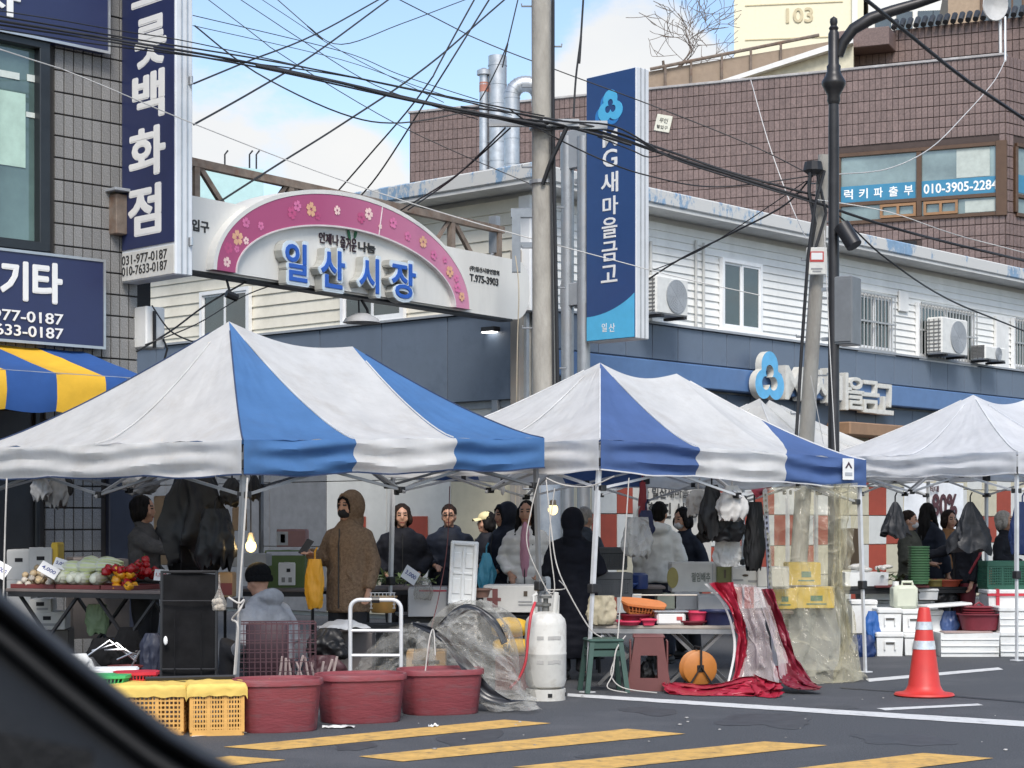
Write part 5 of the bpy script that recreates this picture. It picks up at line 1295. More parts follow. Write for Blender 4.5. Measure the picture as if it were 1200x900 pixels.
def hang(name, label, cat, px, py, wpx_, hpx, Y, mat, seed=0, grp=None, hook=True, **k):
    W_, H_ = wpx_/FPX*Y, hpx/FPX*Y; t = thing(name, label, cat, at(px, py, Y), 0, grp)
    link('body', drape_mesh(W_, H_, mat, seed, **k), t)
    if hook: m = MB(); m.tube([(0,0,-.03),(0,0,.06),(.02,0,.10)], .008, 5); m.obj('tie', mat, t)
    return t
def sheet(name, label, cat, A, B, mat, nu=20, nv=30, fold=.03, folds=5, seed=0, grp=None, parent=None, base=None, crum=0):
    def cr(P, u):
        n = len(P)-1; k = min(n-1, int(u*n)); f = u*n-k; a, b, c_, d = P[max(k-1,0)], P[k], P[k+1], P[min(k+2,n)]
        return .5*((2*b)+(c_-a)*f+(2*a-5*b+4*c_-d)*f*f+(3*b-a-3*c_+d)*f**3)
    A = [at(*p) for p in A]; B = [at(*p) for p in B]; base = base if base is not None else A[0].copy(); mb = MB()
    def f(u, v):
        p = cr(A, v).lerp(cr(B, v), u); p = p+Vector((0, -1, 0))*fold*(math.sin(u*folds*2*PI+seed+2*nz3((u*2,v*2,seed)))+1.2*nz3((u*6, v*6, seed), 1))
        if crum: p = p+Vector((.3,-1,0))*crum*((1-3*abs(nz3((u*2.6, v*3.4, seed+1))))+.55*(1-3*abs(nz3((u*6, v*7, seed+2))))+.3*(1-3*abs(nz3((u*13, v*14, seed+5)))))
        p = p+Vector((1,0,.4))*fold*.5*nz3((u*5, v*5, seed+9)); p.z = max(p.z, .006); return p-base
    mb.grid(f, nu, nv); o = mb.obj(name, mat, parent, 80, None if parent else base)
    if label: tag(o, label, cat, grp)
    return o

# ================================================================ front row: tubs, crates, baskets
tub_m = M('red_rubber_tub', S(132,62,68), rough=.6, var=.08, dirt=S(116,84,88), damt=.9, dscale=4, bump=.15, bscale=20, stretch=(1,1,4))
def tub(px0, px1, pyt, pyb, label, rz):
    Y = CAMZ*FPX/(pyb-HOR)+.24; W_ = (px1-px0)/FPX*Y; H_ = (pyb-pyt)/FPX*(Y-.24)*.985; p = at((px0+px1)/2, HOR+CAMZ*FPX/Y, Y); p.z = 0
    t = thing('rubber_tub', label, 'tub', p, rz, 'red rubber tubs along the road'); r = W_/2
    m = MB(); m.lathe([(0,.006),(r*.84,0),(r*.86,.01),(r*.95,H_-.035),(r*.955,H_-.03),(0.96*r,H_-.02)], 40, sy=.74, sq=.26)
    m.lathe([(r*.91,H_-.03),(r*.80,.03),(0,.03)], 40, sy=.74, sq=.26); m.obj('body', tub_m, t, 40)
    m = MB(); m.lathe([(r*.93,H_-.045),(r*1.0,H_-.04),(r*1.005,H_-.01),(r*.99,H_),(r*.93,H_-.002),(r*.91,H_-.03)], 40, sy=.74, sq=.26); m.obj('rim', tub_m, t, 40)
    return t, p, H_
tub(272, 379, 797, 860, 'nearest red rubber tub beside the yellow crates', R(18))
tub(368, 477, 791, 849, 'middle one of the three red rubber tubs', R(18))
tub(464, 568, 785, 839, 'rear red rubber tub before the clear plastic heap', R(18))
crate_y = M('yellow_plastic_crate', S(212,162,88), rough=.55, var=.1, dirt=S(150,116,76), damt=.5, dscale=4)
def crate(x, y, z, W_, D, H_, mat, label, rz=0, grp='plastic crates', nv_=18, nh=8, name='plastic_crate'):
    t = thing(name, label, 'crate', (x, y, z), rz, grp)
    m = MB(); m.box((0,D/2,.01), (W_-.02,D-.02,.02)); m.obj('floor', mat, t)
    for (cx, cy, L_, hor) in ((0,.008,W_,1),(0,D-.008,W_,1),(-W_/2+.008,D/2,D,0),(W_/2-.008,D/2,D,0)):
        m = MB(); n = nv_ if hor else max(4, int(nv_*D/W_))
        for k in range(n+1):
            q = -L_/2+.012+k*(L_-.024)/n; w_ = .009 if k % 6 else .024
            m.box((cx+q if hor else cx, cy if hor else cy+q, H_/2), (w_ if hor else .012, .012 if hor else w_, H_-.05))
        for k in range(nh+1):
            z_ = .02+k*(H_-.09)/nh; m.box((cx, cy, z_), (L_-.03 if hor else .0105, .0105 if hor else L_-.03, .012 if k else .04))
        m.box((cx, cy, H_-.03), (L_ if hor else .022, .022 if hor else L_-.044, .06), .005)
        m.obj('side', mat, t)
    return t
g0 = ground(182, 862); g1 = ground(262, 862)
cY = g0.y
cx0, cx1, cx2 = (132-600)/FPX*cY, (225-600)/FPX*cY, (278-600)/FPX*cY
crate(cx0+.21, cY+.0, 0, .52, .36, .33, crate_y, 'yellow lattice crate beside the car window edge', R(3))
crate((cx1+cx2)/2+.02, cY-.02, 0, .36, .40, .34, crate_y, 'yellow lattice crate next to the nearest red tub', R(12))
cl_y = M('yellow_cloth', S(218,186,98), rough=.75, var=.08)
def overcloth(x, y, z, W_, D, drop, label, rz, seed):
    m = MB()
    def f(u, v):
        X, Yv = (u-.5)*(W_+2*drop*.15), (v-.28)*(D+drop); yy = max(Yv, -.012-abs(.01*nz3((u*5,v*5,seed)))) ; zz = z+.012*nz3((u*6,v*6,seed))
        if Yv < 0: zz = z+Yv*.55+.012*nz3((u*9,0,seed)) ; 
        e = max(0, abs(X)-W_/2); 
        return (max(-W_/2-.015, min(W_/2+.015, X)), yy, zz-e*1.4)
    m.grid(f, 26, 18); o = m.obj('cover_cloth', cl_y, None, 70, (x, y, 0), rz); return tag(o, label, 'cloth', 'yellow cloths over the crates')
overcloth(cx0+.21, cY, .335, .53, .36, .16, 'yellow cloth folded over the crate by the car edge', R(3), 1)
overcloth((cx1+cx2)/2+.02, cY-.02, .345, .37, .40, .12, 'yellow cloth folded over the crate by the red tub', R(12), 2)
def slot_basket(label, px, py, Y, r, h, mat, sx=1.2, sy=.8, grp='plastic baskets', rz=0):
    t = thing('plastic_basket', label, 'basket', at(px, py, Y), rz, grp)
    m = MB(); n = 40
    m.lathe([(0,.006),(r*.8,0),(r*.82,.02)], n, sx=sx, sy=sy, sq=.4); m.lathe([(r*.97,h-.025),(r*1.05,h-.02),(r*1.06,h),(r*.97,h)], n, sx=sx, sy=sy, sq=.4); m.obj('rim', mat, t, 40)
    m = MB()
    for k in range(n):
        a = 2*PI*k/n; q = .6+.4/max(abs(math.cos(a)),abs(math.sin(a))); m.tube([(r*.82*math.cos(a)*q*sx, r*.82*math.sin(a)*q*sy, .01),(r*.99*math.cos(a)*q*sx, r*.99*math.sin(a)*q*sy, h-.01)], .006, 4)
    m.lathe([(r*.875,h*.35),(r*.895,h*.42)], n, sx=sx, sy=sy, sq=.4); m.obj('lattice', mat, t); return t
slot_basket('red slotted basket standing on the yellow crate cloth', 160, 801, 12.9, .13, .085, M('red_plastic', S(196,44,62), rough=.45), 1.15, .9, rz=.2)
slot_basket('green plastic basket beside the red one at the car edge', 124, 805, 12.7, .14, .085, M('green_plastic', S(66,170,104), rough=.45), 1.15, .9, rz=.1)
m = MB(); m.box((0,0,.02), (.36,.25,.04), .012); o = m.obj('lid_panel', foam, None, None, at(132, 789, 13.3), .15); tag(o, 'white foam lid lying behind the red basket', 'foam lid')
o = link('white_bag', drape_mesh(.2,.16,M('white_bag', (.6,.6,.58), rough=.5),4,top=.5,pleat=.1), None, at(92, 766, 13.6), .3); tag(o, 'white plastic bag at the edge of the car window', 'bag')
m = MB(); m.tube([(-.3,0,.02),(.3,.05,.03)], .016, 6); o = m.obj('rod', plastic_k, None, None, at(222, 799, 12.75), 0); tag(o, 'thin dark stick lying on the yellow cloth', 'stick')

# ================================================================ gas cylinder
gY = 3080/(822-615)+.16
gc = thing('gas_cylinder', 'white upright gas cylinder with red hose at the far leg of the large tent', 'gas cylinder', ((639.5-600)/FPX*gY, gY, 0), .2)
gm = M('gas_white', (.58,.57,.53), rough=.5, var=.05, dirt=(.30,.26,.21), damt=.85, dscale=5, bump=.08, bscale=12)
m = MB(); r = .165; m.lathe([(0,.08),(.10,.085),(.15,.11),(r,.16),(r,.36),(r*1.012,.365),(r*1.012,.375),(r,.38),(r,.60),(.155,.645),(.12,.685),(.06,.705),(.0,.71)], 32); m.obj('tank', gm, gc, 40)
m = MB(); m.lathe([(r*.93,0),(r*.97,.0),(r*.97,.09),(r*.93,.09)], 32); m.obj('foot_ring', gm, gc, 40)
m = MB()
for a in (0, 1.2, -1.2, 2.6): m.box((math.sin(a)*r*.972, -math.cos(a)*r*.972, .045), (.035,.006,.03), 0, 0, a)
stuff(m.obj('foot_slot', dark_in, gc))
m = MB(); m.lathe([(.03,.70),(.03,.745),(.045,.75),(.045,.77),(.02,.775),(.02,.81),(.05,.812),(.05,.83),(0,.832)], 12); m.tube([(0,0,.76),(-.09,-.03,.765)], .018, 8); m.obj('valve', M('valve_grey', (.16,.16,.15), rough=.5, metal=.5), gc, 40)
m = MB()
for sx in (-1, 1): m.tube([(sx*.095,0,.66),(sx*.10,0,.83),(sx*.07,0,.85)], .014, 6)
m.tube([(.06,-.03,.68),(.075,-.05,.86)], .022, 8); m.obj('collar', gm, gc, 40)
for z in (.50, .31):
    m = MB()
    for k, (a, w_) in enumerate(((-.55,.03),(-.42,.035),(.05,.05),(.3,.05),(.5,.03))): m.box((math.sin(a)*(r+.001), -math.cos(a)*(r+.001), z+random.uniform(-.004,.004)), (w_, .003, .028), 0, 0, a)
    stuff(m.obj('stencil', M('stencil_grey', (.40,.39,.37)), gc))
cord([(627,706,14.85),(622,722,14.75),(619,745,14.72),(616,775,14.7),(608,795,14.7),(598,806,14.7)], .016, 'red gas hose looping from the cylinder valve to the ground', M('red_hose', S(176,52,60), rough=.5), 'hoses')
# ================================================================ clear plastic heap
vin = vinyl('clear_vinyl', (.62,.61,.57), .09, .12); vin_y = vinyl('yellowed_vinyl', (.68,.64,.48), .13, .06, .40, .35); vin_r = vinyl('clear_vinyl_pink', (.68,.58,.57), .28, .14)
blk_edge = M('black_vinyl_edge', (.02,.022,.028), rough=.3)
Hc = at(556, 830, 14.9); Hc.z = 0
hp = thing('vinyl_cover', 'heap of clear plastic rain cover with black edging beside the white gas cylinder', 'plastic cover', Hc)
m = MB(); n, mm = 54, 24; vs, fs = [], []
for j in range(mm+1):
    t = j/mm
    for k in range(n):
        a = 2*PI*k/n; rr = (.06+.37*math.sin(min(1,t*1.15)*PI/2)**.9)*(1+.16*math.sin(a*5+2*nz3((math.cos(a),math.sin(a),t),2))+.28*nz3((math.cos(a)*1.6,math.sin(a)*1.6,t*2),1.2))
        zz = .80*(1-t**1.4)+.03*nz3((math.cos(a)*3,math.sin(a)*3,t*3),1)
        vs.append((math.cos(a)*rr*1.05, math.sin(a)*rr*.62, max(.01, zz)))
for j in range(mm):
    for k in range(n): fs.append((j*n+k, (j+1)*n+k, (j+1)*n+(k+1) % n, j*n+(k+1) % n))
m.add(vs, fs); m.obj('sheet', vin, hp, 80)
sheet('skirt', None, None, [(520,770,14.5),(545,800,14.35),(560,826,14.2)], [(585,760,14.5),(610,800,14.35),(634,831,14.05)], vin, 30, 30, .02, 2, 4, parent=hp, base=Hc, crum=.05)
sheet('edging', None, None, [(482,728,14.3),(515,740,14.15),(550,775,14.1),(575,805,14.05),(600,822,14.0)], [(484,733,14.28),(517,752,14.13),(545,790,14.08),(570,822,14.03),(622,820,13.98)], blk_edge, 6, 40, .012, 1, 2, parent=hp, base=Hc)
sheet('edging', None, None, [(512,733,14.3),(532,714,14.28),(552,708,14.25),(580,724,14.2),(595,752,14.2)], [(520,737,14.28),(540,721,14.24),(556,716,14.2),(578,736,14.16),(588,756,14.16)], blk_edge, 6, 40, .012, 1, 3, parent=hp, base=Hc)
sheet('flap', None, None, [(530,716,14.25),(545,712,14.2),(570,722,14.1),(598,760,14.05)], [(502,740,14.2),(520,760,14.08),(555,790,14.0),(606,800,13.98)], vin, 30, 30, .02, 2, 7, parent=hp, base=Hc, crum=.05)
sheet('ground_roll', None, None, [(565,808,14.2),(560,822,14.1),(575,834,13.95)], [(630,818,14.1),(628,826,14.0),(633,832,13.9)], vin, 20, 12, .04, 2, 5, parent=hp, base=Hc)
sheet('low_cover', 'loose clear plastic sheet bulging behind the metal trolley frame', 'plastic sheet', [(410,790,14.9),(430,760,14.8),(455,735,14.8),(490,728,14.8)], [(420,800,14.5),(470,798,14.4),(500,798,14.4),(520,796,14.4)], vin, 36, 36, .03, 2, 11, crum=.06)
t, W_, H_ = carton(476, 522, 764, 806, 15.1, .3, M('amber_carton', (.34,.21,.09), rough=.8), 'brown carton with dark print under the clear plastic', prints=((0,.72,.7,.10,M('print_dark', (.08,.06,.04))),(0,.52,.7,.08,M('print_dark', (.08,.06,.04)))))
# ================================================================ metal trolley frame
tY = 14.35
tr = thing('trolley_frame', 'pale metal tube frame of a hand trolley behind the middle tub', 'trolley', at(439, 836, tY))
tr.location.z = 0
X = lambda px: (px-439)/FPX*tY; Zt = lambda py: CAMZ+(HOR-py)/FPX*tY
m = MB(); rr = .07
a0, a1, zt = X(410.5), X(470), Zt(703)
pts = [(a0,0,.02),(a0,0,zt-rr)]+[(a0+rr-rr*math.cos(q),0,zt-rr+rr*math.sin(q)) for q in [PI/2*i/6 for i in range(1,7)]]+[(a1-rr+rr*math.sin(q),0,zt-rr+rr*math.cos(q)) for q in [PI/2*i/6 for i in range(0,7)]]+[(a1,0,.02)]
m.tube(pts, .016, 10); m.obj('frame', leg_w, tr, 50)
m = MB()
for py in (739, 768, 800): m.tube([(a0,0,Zt(py)),(a1,0,Zt(py))], .012, 8)
m.box(((a0+a1)/2, .16, .03), (a1-a0, .3, .02), .004); m.obj('cross_rail', leg_w, tr, 40)
m = MB(); m.tube([((a0+a1)/2-.03,0,zt),((a0+a1)/2+.03,0,zt)], .024, 8); m.obj('grip', plastic_k, tr, 40)
pot = thing('brass_pot', 'dull brass pot with a wire rack on it behind the trolley frame', 'pot', at(449, 733, 14.8))
m = MB(); m.lathe([(0,0),(.09,.002),(.10,.02),(.105,.12),(.112,.125),(.112,.132),(.10,.13),(.095,.03),(0,.02)], 24); m.obj('bowl', M('brass', S(150,120,70), rough=.35, metal=.7), pot, 40)
m = MB()
for i in range(7): m.tube([(-.09+.03*i,-.06,.135),(-.09+.03*i,-.06,.26)], .004, 4); 
for i in range(5): m.tube([(-.10,-.06,.14+.03*i),(.10,-.06,.14+.03*i)], .004, 4)
m.obj('rack', steel_g, pot)

# ================================================================ left stall
tt_, ztab, tang = table(6, 192, 691, 16.4, 15.7, .85, 'black folding table of vegetables in the left of the large tent', M('tabletop_dark', (.16,.13,.12), rough=.6), M('black_steel', (.02,.02,.022), rough=.45))
TF = Fr(tt_.location.x, tt_.location.y, math.degrees(tang))
tray_m = M('red_brown_tray', (.16,.035,.035), rough=.5)
def tray(x0, x1, y0, D, label, h=.038, z=None):
    z = ztab if z is None else z; c0 = TF.w((x0+x1)/2, y0+D/2, z); t = thing('produce_tray', label, 'tray', c0, tang, 'red produce trays')
    W_ = x1-x0; m = MB(); m.box((0,0,.006), (W_-.02,D-.02,.012)); 
    for s in (-1, 1): m.box((0,s*(D/2-.008),h/2), (W_,.016,h), .004); m.box((s*(W_/2-.008),0,h/2), (.016,D-.032,h), .004)
    m.obj('shell', tray_m, t); return t
tray(.03,.50,.03,.55,'red tray of onions at the left end of the stall'); tray(.52,.98,.03,.55,'red tray of napa cabbages on the stall'); tray(1.0,1.32,.03,.55,'red tray of red and yellow peppers on the stall')
rng = random.Random(3)
on_m = M('onion_skin', (.52,.36,.18), rough=.4, var=.2, rnd=.25, rgb2=(.62,.52,.36)); ga_m = M('garlic_white', (.62,.56,.48), rough=.5, var=.1, rnd=.15)
om = MB(); om.lathe([(0,-.002),(.012,0),(.028,.012),(.032,.028),(.026,.044),(.010,.054),(.005,.064),(0,.066)], 12); onion = om.mesh('skin', on_m, 50); onion2 = om.mesh('skin', ga_m, 50)
for i in range(84):
    x, y = rng.uniform(.06,.52), rng.uniform(.05,.50); z = ztab+.012+.05*(i % 3)*.8+y*.16
    o = link('onion', onion if rng.random() < .55 else onion2, None, TF.w(x,y,z)); o.rotation_euler = (rng.uniform(-1.3,1.3), rng.uniform(-1.3,1.3), rng.uniform(0,6)); s = rng.uniform(.8,1.15); o.scale = (s,s,s)
    tag(o, 'onion heaped in the tray at the left end of the vegetable stall', 'onion', 'onions heaped in the left tray')
nap_g, nap_w = M('napa_leaf', S(206,216,160), rough=.5, var=.15, scale=9, rgb2=S(214,218,170)), M('napa_rib', (.66,.68,.56), rough=.45, var=.08)
def napa():
    m = MB()
    for k in range(9):
        a = 2*PI*k/9; L_ = .25*(.9+.1*math.sin(k*3)); ro = .052
        def f(u, v, a=a, k=k):
            w_ = (u-.5)*1.35; prof = math.sin(PI*(.12+.83*v**.8))**.7; rad = ro*prof*(1+.05*math.sin(k)); aa = a+w_*.62
            rad *= 1.0+.10*(1-abs(u-.5)*2)*(1-v)+.06*nz3((u*6,v*6,k))
            return (L_*v-.1, math.cos(aa)*rad, math.sin(aa)*rad+.055)
        m.grid(f, 6, 10, 0, lambda u, v: 1 if (abs(u-.5) < .28*(1-v*.8) or v < .16) else 0)
    m.ell((-.095,0,.055), (.02,.036,.036), 10, 6, 1)
    return m.mesh('leaves', [nap_g, nap_w], 60)
nm = napa()
for i, (x, y, lv, rz) in enumerate(((.56,.14,0,1.4),(.67,.13,0,1.6),(.78,.14,0,1.5),(.90,.13,0,1.7),(.60,.32,0,-1.3),(.75,.30,0,-1.7),(.90,.32,0,-1.4),(.62,.16,1,.25),(.77,.17,1,.1),(.92,.2,1,.3),(.66,.35,1,-.3),(.84,.36,1,.2))):
    o = link('napa_cabbage', nm, None, TF.w(x,y,ztab+.012+lv*.095+y*.15)); o.rotation_euler = (rng.uniform(-.3,.3), 0, rz+tang); s = rng.uniform(1.05,1.25); o.scale = (s,s,s)
    tag(o, 'pale green napa cabbage piled in the middle tray of the stall', 'cabbage', 'napa cabbages piled on the stall')
pr, pyl = M('red_pepper', S(170,22,30), rough=.25, var=.12, rnd=.2), M('yellow_pepper', S(236,166,40), rough=.25, var=.08)
def pepper():
    m = MB(); vs = []
    prof = [(0,0),(.02,.002),(.032,.02),(.037,.05),(.032,.075),(.016,.082),(.006,.074),(0,.072)]; n = 16
    for r_, z in prof:
        for k in range(n): a = 2*PI*k/n; q = 1+.12*math.cos(a*4); vs.append((r_*q*math.cos(a), r_*q*math.sin(a), z))
    m.add(vs, [(j*n+k, j*n+(k+1) % n, (j+1)*n+(k+1) % n, (j+1)*n+k) for j in range(len(prof)-1) for k in range(n)]); return m
pm = pepper(); st = MB(); st.tube([(0,0,.07),(.004,0,.10)], [.006,.004], 6); stm = st.mesh('stalk', M('stalk_green', S(70,96,44)))
mr, my = pm.mesh('flesh', pr, 60), pm.mesh('flesh', pyl, 60)
for i in range(40):
    ye = i % 5 == 0; x, y = (rng.uniform(1.06,1.28) if not ye else rng.uniform(1.10,1.30)), (rng.uniform(.05,.45) if not ye else rng.uniform(.05,.1)); z = ztab+.03+(i % 3)*.055+y*.15-(0.02 if ye else 0)
    t = thing('bell_pepper', 'yellow bell pepper at the front of the pepper tray' if ye else 'glossy red bell pepper heaped in the tray beside the napa cabbages', 'pepper', TF.w(x,y,z), 0, 'yellow bell peppers' if ye else 'red bell peppers')
    t.rotation_euler = (rng.uniform(-1.5,1.5), rng.uniform(-1.5,1.5), rng.uniform(0,6)); link('flesh', my if ye else mr, t); link('stalk', stm, t)
card = M('price_card', (.74,.74,.74), rough=.5, var=.02); ink_b = M('ink_blue', S(52,66,130)); ink_r = M('ink_red', S(176,50,60))
def price_card(px, py, w_, h_, Y, rot, label, txt='2,000원', c=None):
    t = thing('price_card', label, 'price card', at(px, py, Y), 0, 'hand-written price cards'); t.rotation_euler = rot
    m = MB(); m.box((0,0,0), (w_,.004,h_), .0015); m.obj('card', card, t); letters(txt, t, 0, -.0, -.004, c or ink_b, w_*.75, h_*.35, .001, .01)
    m = MB(); m.tube([(0,.006,-h_/2),(0,.01,-h_/2-.06)], .004, 4); m.obj('stick', plastic_k, t)
price_card(57, 668, .17, .115, 16.15, (R(-35),R(30),.1), 'large slanted price card between onions and napa cabbages', '4,000')
price_card(72, 661, .13, .10, 16.3, (R(-30),R(18),.1), 'small slanted price card above the first napa cabbage', '5,000')
price_card(1, 668, .13, .14, 16.1, (R(-25),R(30),.1), 'price card at the far left edge of the onions', '3,000')
price_card(189, 674, .12, .10, 15.9, (R(-20),R(4),.0), 'white price card beside the red peppers', '1,500', ink_r)
price_card(481, 674, .15, .15, 17.2, (R(-30),R(35),.2), 'tilted white price card over the leafy greens', '3,000')
# stacked cartons at the back of the left stall
carton(8, 36, 645, 680, 17.2, .4, carton_w, 'white carton with hand hole at the back left of the stall', 'white cartons of the left stall', .1, holes=(0,))
carton(34, 61, 643, 678, 17.1, .4, carton_w, 'white carton with hand hole beside the yellow box end', 'white cartons of the left stall', .25, holes=(0,))
carton(60, 68, 637, 678, 17.15, .4, carton_y, 'narrow yellow carton end behind the napa cabbages', 'yellow cartons', .1)
carton(8, 36, 680, 727, 17.2, .4, carton_w, 'white carton under the back of the stall', 'white cartons of the left stall', .1)
for i, (a, b, q0, q1, lb_) in enumerate(((34,60,703,718,'upper'),(34,76,718,738,'lower'))): carton(a, b, q0, q1, 16.9, .35, carton_w, f'{lb_} white carton under the vegetable table', 'white cartons of the left stall', .1, holes=(0,), prints=((.1,.3,.5,.16,M('print_grey', (.3,.3,.3))),))
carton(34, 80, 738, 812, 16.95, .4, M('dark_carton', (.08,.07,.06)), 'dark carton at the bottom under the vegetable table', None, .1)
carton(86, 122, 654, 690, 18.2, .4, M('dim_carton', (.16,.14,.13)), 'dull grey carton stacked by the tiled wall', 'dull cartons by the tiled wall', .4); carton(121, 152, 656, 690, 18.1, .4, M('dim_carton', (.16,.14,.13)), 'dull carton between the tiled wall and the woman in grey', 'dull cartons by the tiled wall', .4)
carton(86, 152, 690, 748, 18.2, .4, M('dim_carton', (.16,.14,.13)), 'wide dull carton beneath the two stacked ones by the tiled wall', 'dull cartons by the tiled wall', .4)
m = drape_mesh(.2,.26, M('green_veg_bag', S(126,146,110), rough=.5), 6, top=.8, pleat=.05); o = link('vegetable_bag', m, None, at(114, 708, 16.6)); tag(o, 'pale green bag of vegetables under the table', 'bag')
# folded black lounge chair and red bowl
bk = M('black_fabric', (.009,.009,.010), rough=.9, var=.2, spec=.15)
ch = thing('folded_chair', 'black fabric folding chair standing upright at the near tent leg', 'chair', at(221, 812, 14.3), .05); ch.location.z = 0
Wc, Zc = .40, 1.02
m = MB(); m.grid(lambda u, v: ((u-.5)*Wc, .02*math.sin(PI*u)+.05*v, .12+v*(Zc-.12)+.01*math.sin(u*PI)), 12, 20); m.grid(lambda u, v: ((.5-u)*Wc, .03+.02*math.sin(PI*u)+.05*v, .12+v*(Zc-.12)+.01*math.sin(u*PI)), 12, 20); m.obj('fabric', bk, ch, 60)
m = MB()
for s in (-1, 1): m.tube([(s*(Wc/2+.008),.0,.0),(s*(Wc/2+.008),.05,Zc+.03)], .013, 6)
m.tube([(-Wc/2,.055,Zc+.02),(Wc/2,.055,Zc+.02)], .012, 6); m.tube([(-Wc/2,-.015,.30),(Wc/2,-.015,.30)], .008, 6); m.tube([(-Wc/2,-.0,.82),(Wc/2,-.0,.82)], .006, 6); m.obj('frame', plastic_k, ch, 50)
m = MB(); m.ell((-.17,-.03,.52), (.016,.008,.035), 8, 6); m.obj('tag', letter_w, ch, 60)
for k in (0, 1): m = MB(); m.tube([((-.1 if k else .1),-.04,.75),((-.1 if k else .1),-.05,.2)], .006, 4); m.obj('strap', bk, ch)
bowl('upturned red plastic bowl behind the folded black chair', 213, 677, 15.2, .115, .09, M('red_plastic_bowl', S(170,34,40), rough=.4)).rotation_euler = (PI, 0, 0)
bpy.data.objects['bowl'].location.z += .1
# lower clutter beneath the table
for i, (px, py, w_, h_, Yc_, mt, lb_) in enumerate(((150,735,34,48,15.9,bk,'black bag slumped under the vegetable table'),(178,742,30,46,15.7,M('navy_bag', (.03,.035,.06), rough=.5),'navy bag leaning by the folded chair'),(120,748,40,40,15.5,bk,'dark bundle below the table cross legs'),(96,770,50,40,15.2,M('dark_grey_bag', (.05,.052,.058), rough=.4),'dark grey sack near the car window edge'))):
    hang('bag', lb_, 'bag', px, py, w_, h_, Yc_, mt, i+3, 'dark bags under the stall', hook=False, top=.5, ragged=0)
m = MB()
for k in range(5): m.tube([(-.25+.1*k,0,.1*math.sin(k)),(.0+.06*k,-.05,.12+.05*math.cos(k)),(.2,.0,.02*k)], .008, 5)
o = m.obj('wire_rack', alu, None, 60, at(130, 775, 15)); tag(o, 'tangle of bright metal rods under the table', 'rods')
bowl('shallow dark red bowl low under the stall table', 147, 790, 15.0, .13, .06, tray_m)
# garlic net
ng = thing('garlic_net', 'net of white garlic hanging at the near tent leg', 'net bag', at(257, 688, 13.9))
m = MB()
for k in range(12): a = rng.uniform(0,6.28); rr_ = rng.uniform(0,.038); m.ell((rr_*math.cos(a), rr_*math.sin(a)*.8, -.13+rng.uniform(-.035,.04)), (.022,.022,.02), 8, 6)
m.obj('garlic', ga_m, ng, 60); m = MB(); m.lathe([(.004,.10),(.008,.0),(.03,-.06),(.058,-.12),(.05,-.17),(.0,-.18)], 14); m.obj('net', vinyl('net_vinyl', (.7,.66,.6), .15), ng, 60)
# hanging black plastic bags
kbag = M('black_bin_bag', (.007,.007,.008), spec=.35, rough=.45, var=.2, bump=.2, bscale=6); gbag = M('grey_bag', (.22,.22,.22), rough=.4, bump=.15, bscale=7); cbag = M('pale_bag', (.46,.45,.43), rough=.4, bump=.15, bscale=7)
hang('plastic_bag', 'big bunch of black plastic bags hanging from the large tent', 'bags', 228, 553, 74, 108, 15.6, kbag, 1, 'hanging plastic bags', top=.55, ragged=.3, pleat=.26)
hang('plastic_bag', 'second black bag bunch below the big one by the tent leg', 'bags', 252, 596, 44, 66, 15.3, kbag, 5, 'hanging plastic bags', top=.6, ragged=.3)
hang('plastic_bag', 'grey plastic bags hanging at the left corner of the large tent', 'bags', 48, 556, 22, 28, 15.6, gbag, 2, 'hanging plastic bags', ragged=.3); hang('plastic_bag', 'dark plastic bags beside the grey ones at the left corner', 'bags', 68, 555, 26, 36, 15.7, gbag, 3, 'hanging plastic bags', ragged=.3); hang('plastic_bag', 'black tatters of bag at the left corner of the tent', 'bags', 80, 557, 12, 22, 15.7, kbag, 4, 'hanging plastic bags', ragged=.3)
hang('plastic_bag', 'grey bags hung over the woman in the grey fleece', 'bags', 166, 552, 36, 26, 17.8, gbag, 7, 'hanging plastic bags', ragged=.3); hang('plastic_bag', 'pale scrap of bag hung over the woman in the grey fleece', 'bags', 152, 556, 16, 14, 16.2, cbag, 8, 'hanging plastic bags', ragged=.3)
hang('plastic_bag', 'black bag hanging just right of the near tent leg', 'bags', 272, 560, 26, 30, 15.5, kbag, 9, 'hanging plastic bags', ragged=.3); hang('plastic_bag', 'small black bag behind the near tent leg', 'bags', 298, 556, 14, 28, 15.5, kbag, 10, 'hanging plastic bags', ragged=.3)
carton(180, 200, 582, 662, 17.8, .3, carton_b, 'tall brown carton behind the hanging black bags', 'brown cartons'); carton(272, 284, 595, 622, 16.6, .3, carton_b, 'small brown carton behind the near tent leg', 'brown cartons')
carton(252, 272, 672, 700, 15.6, .25, carton_b, 'brown carton of red packets at the near leg', 'brown cartons', prints=((0,.35,1.0,.5,tray_m),))
# middle of the tent: boxes, wire cart, greens
backwall = None
carton(324, 358, 621, 641, 18.4, .3, M('red_grey_carton', (.30,.16,.15), rough=.7), 'dull red carton with a round mark on the back shelf', None, prints=((-.3,.5,.4,.8,carton_g),(-.28,.5,.16,.5,M('round_mark', (.1,.05,.05)))))
carton(310, 357, 646, 690, 17.6, .35, M('green_carton', S(92,112,66), rough=.7), 'green carton behind the seated person in grey', None, prints=((.1,.94,1.1,.1,M('lilac_edge', (.5,.5,.56))),))
t, _, _ = carton(326, 346, 660, 686, 17.3, .02, card, 'white sign card with a small dark square before the green carton', None, cat='sign', name='sign_card', prints=((.1,.68,.22,.16,dark_in),(-.2,.25,.2,.22,gbag),(.2,.25,.2,.22,gbag)))
carton(252, 312, 650, 664, 16.9, .4, M('pale_counter', (.34,.34,.34)), 'pale flat carton behind the light bulb', None)
table(230, 372, 690, 17.4, 17.2, .7, 'dark rear table under the green carton', M('tabletop_dark', (.16,.13,.12)), black_m, cross=False)
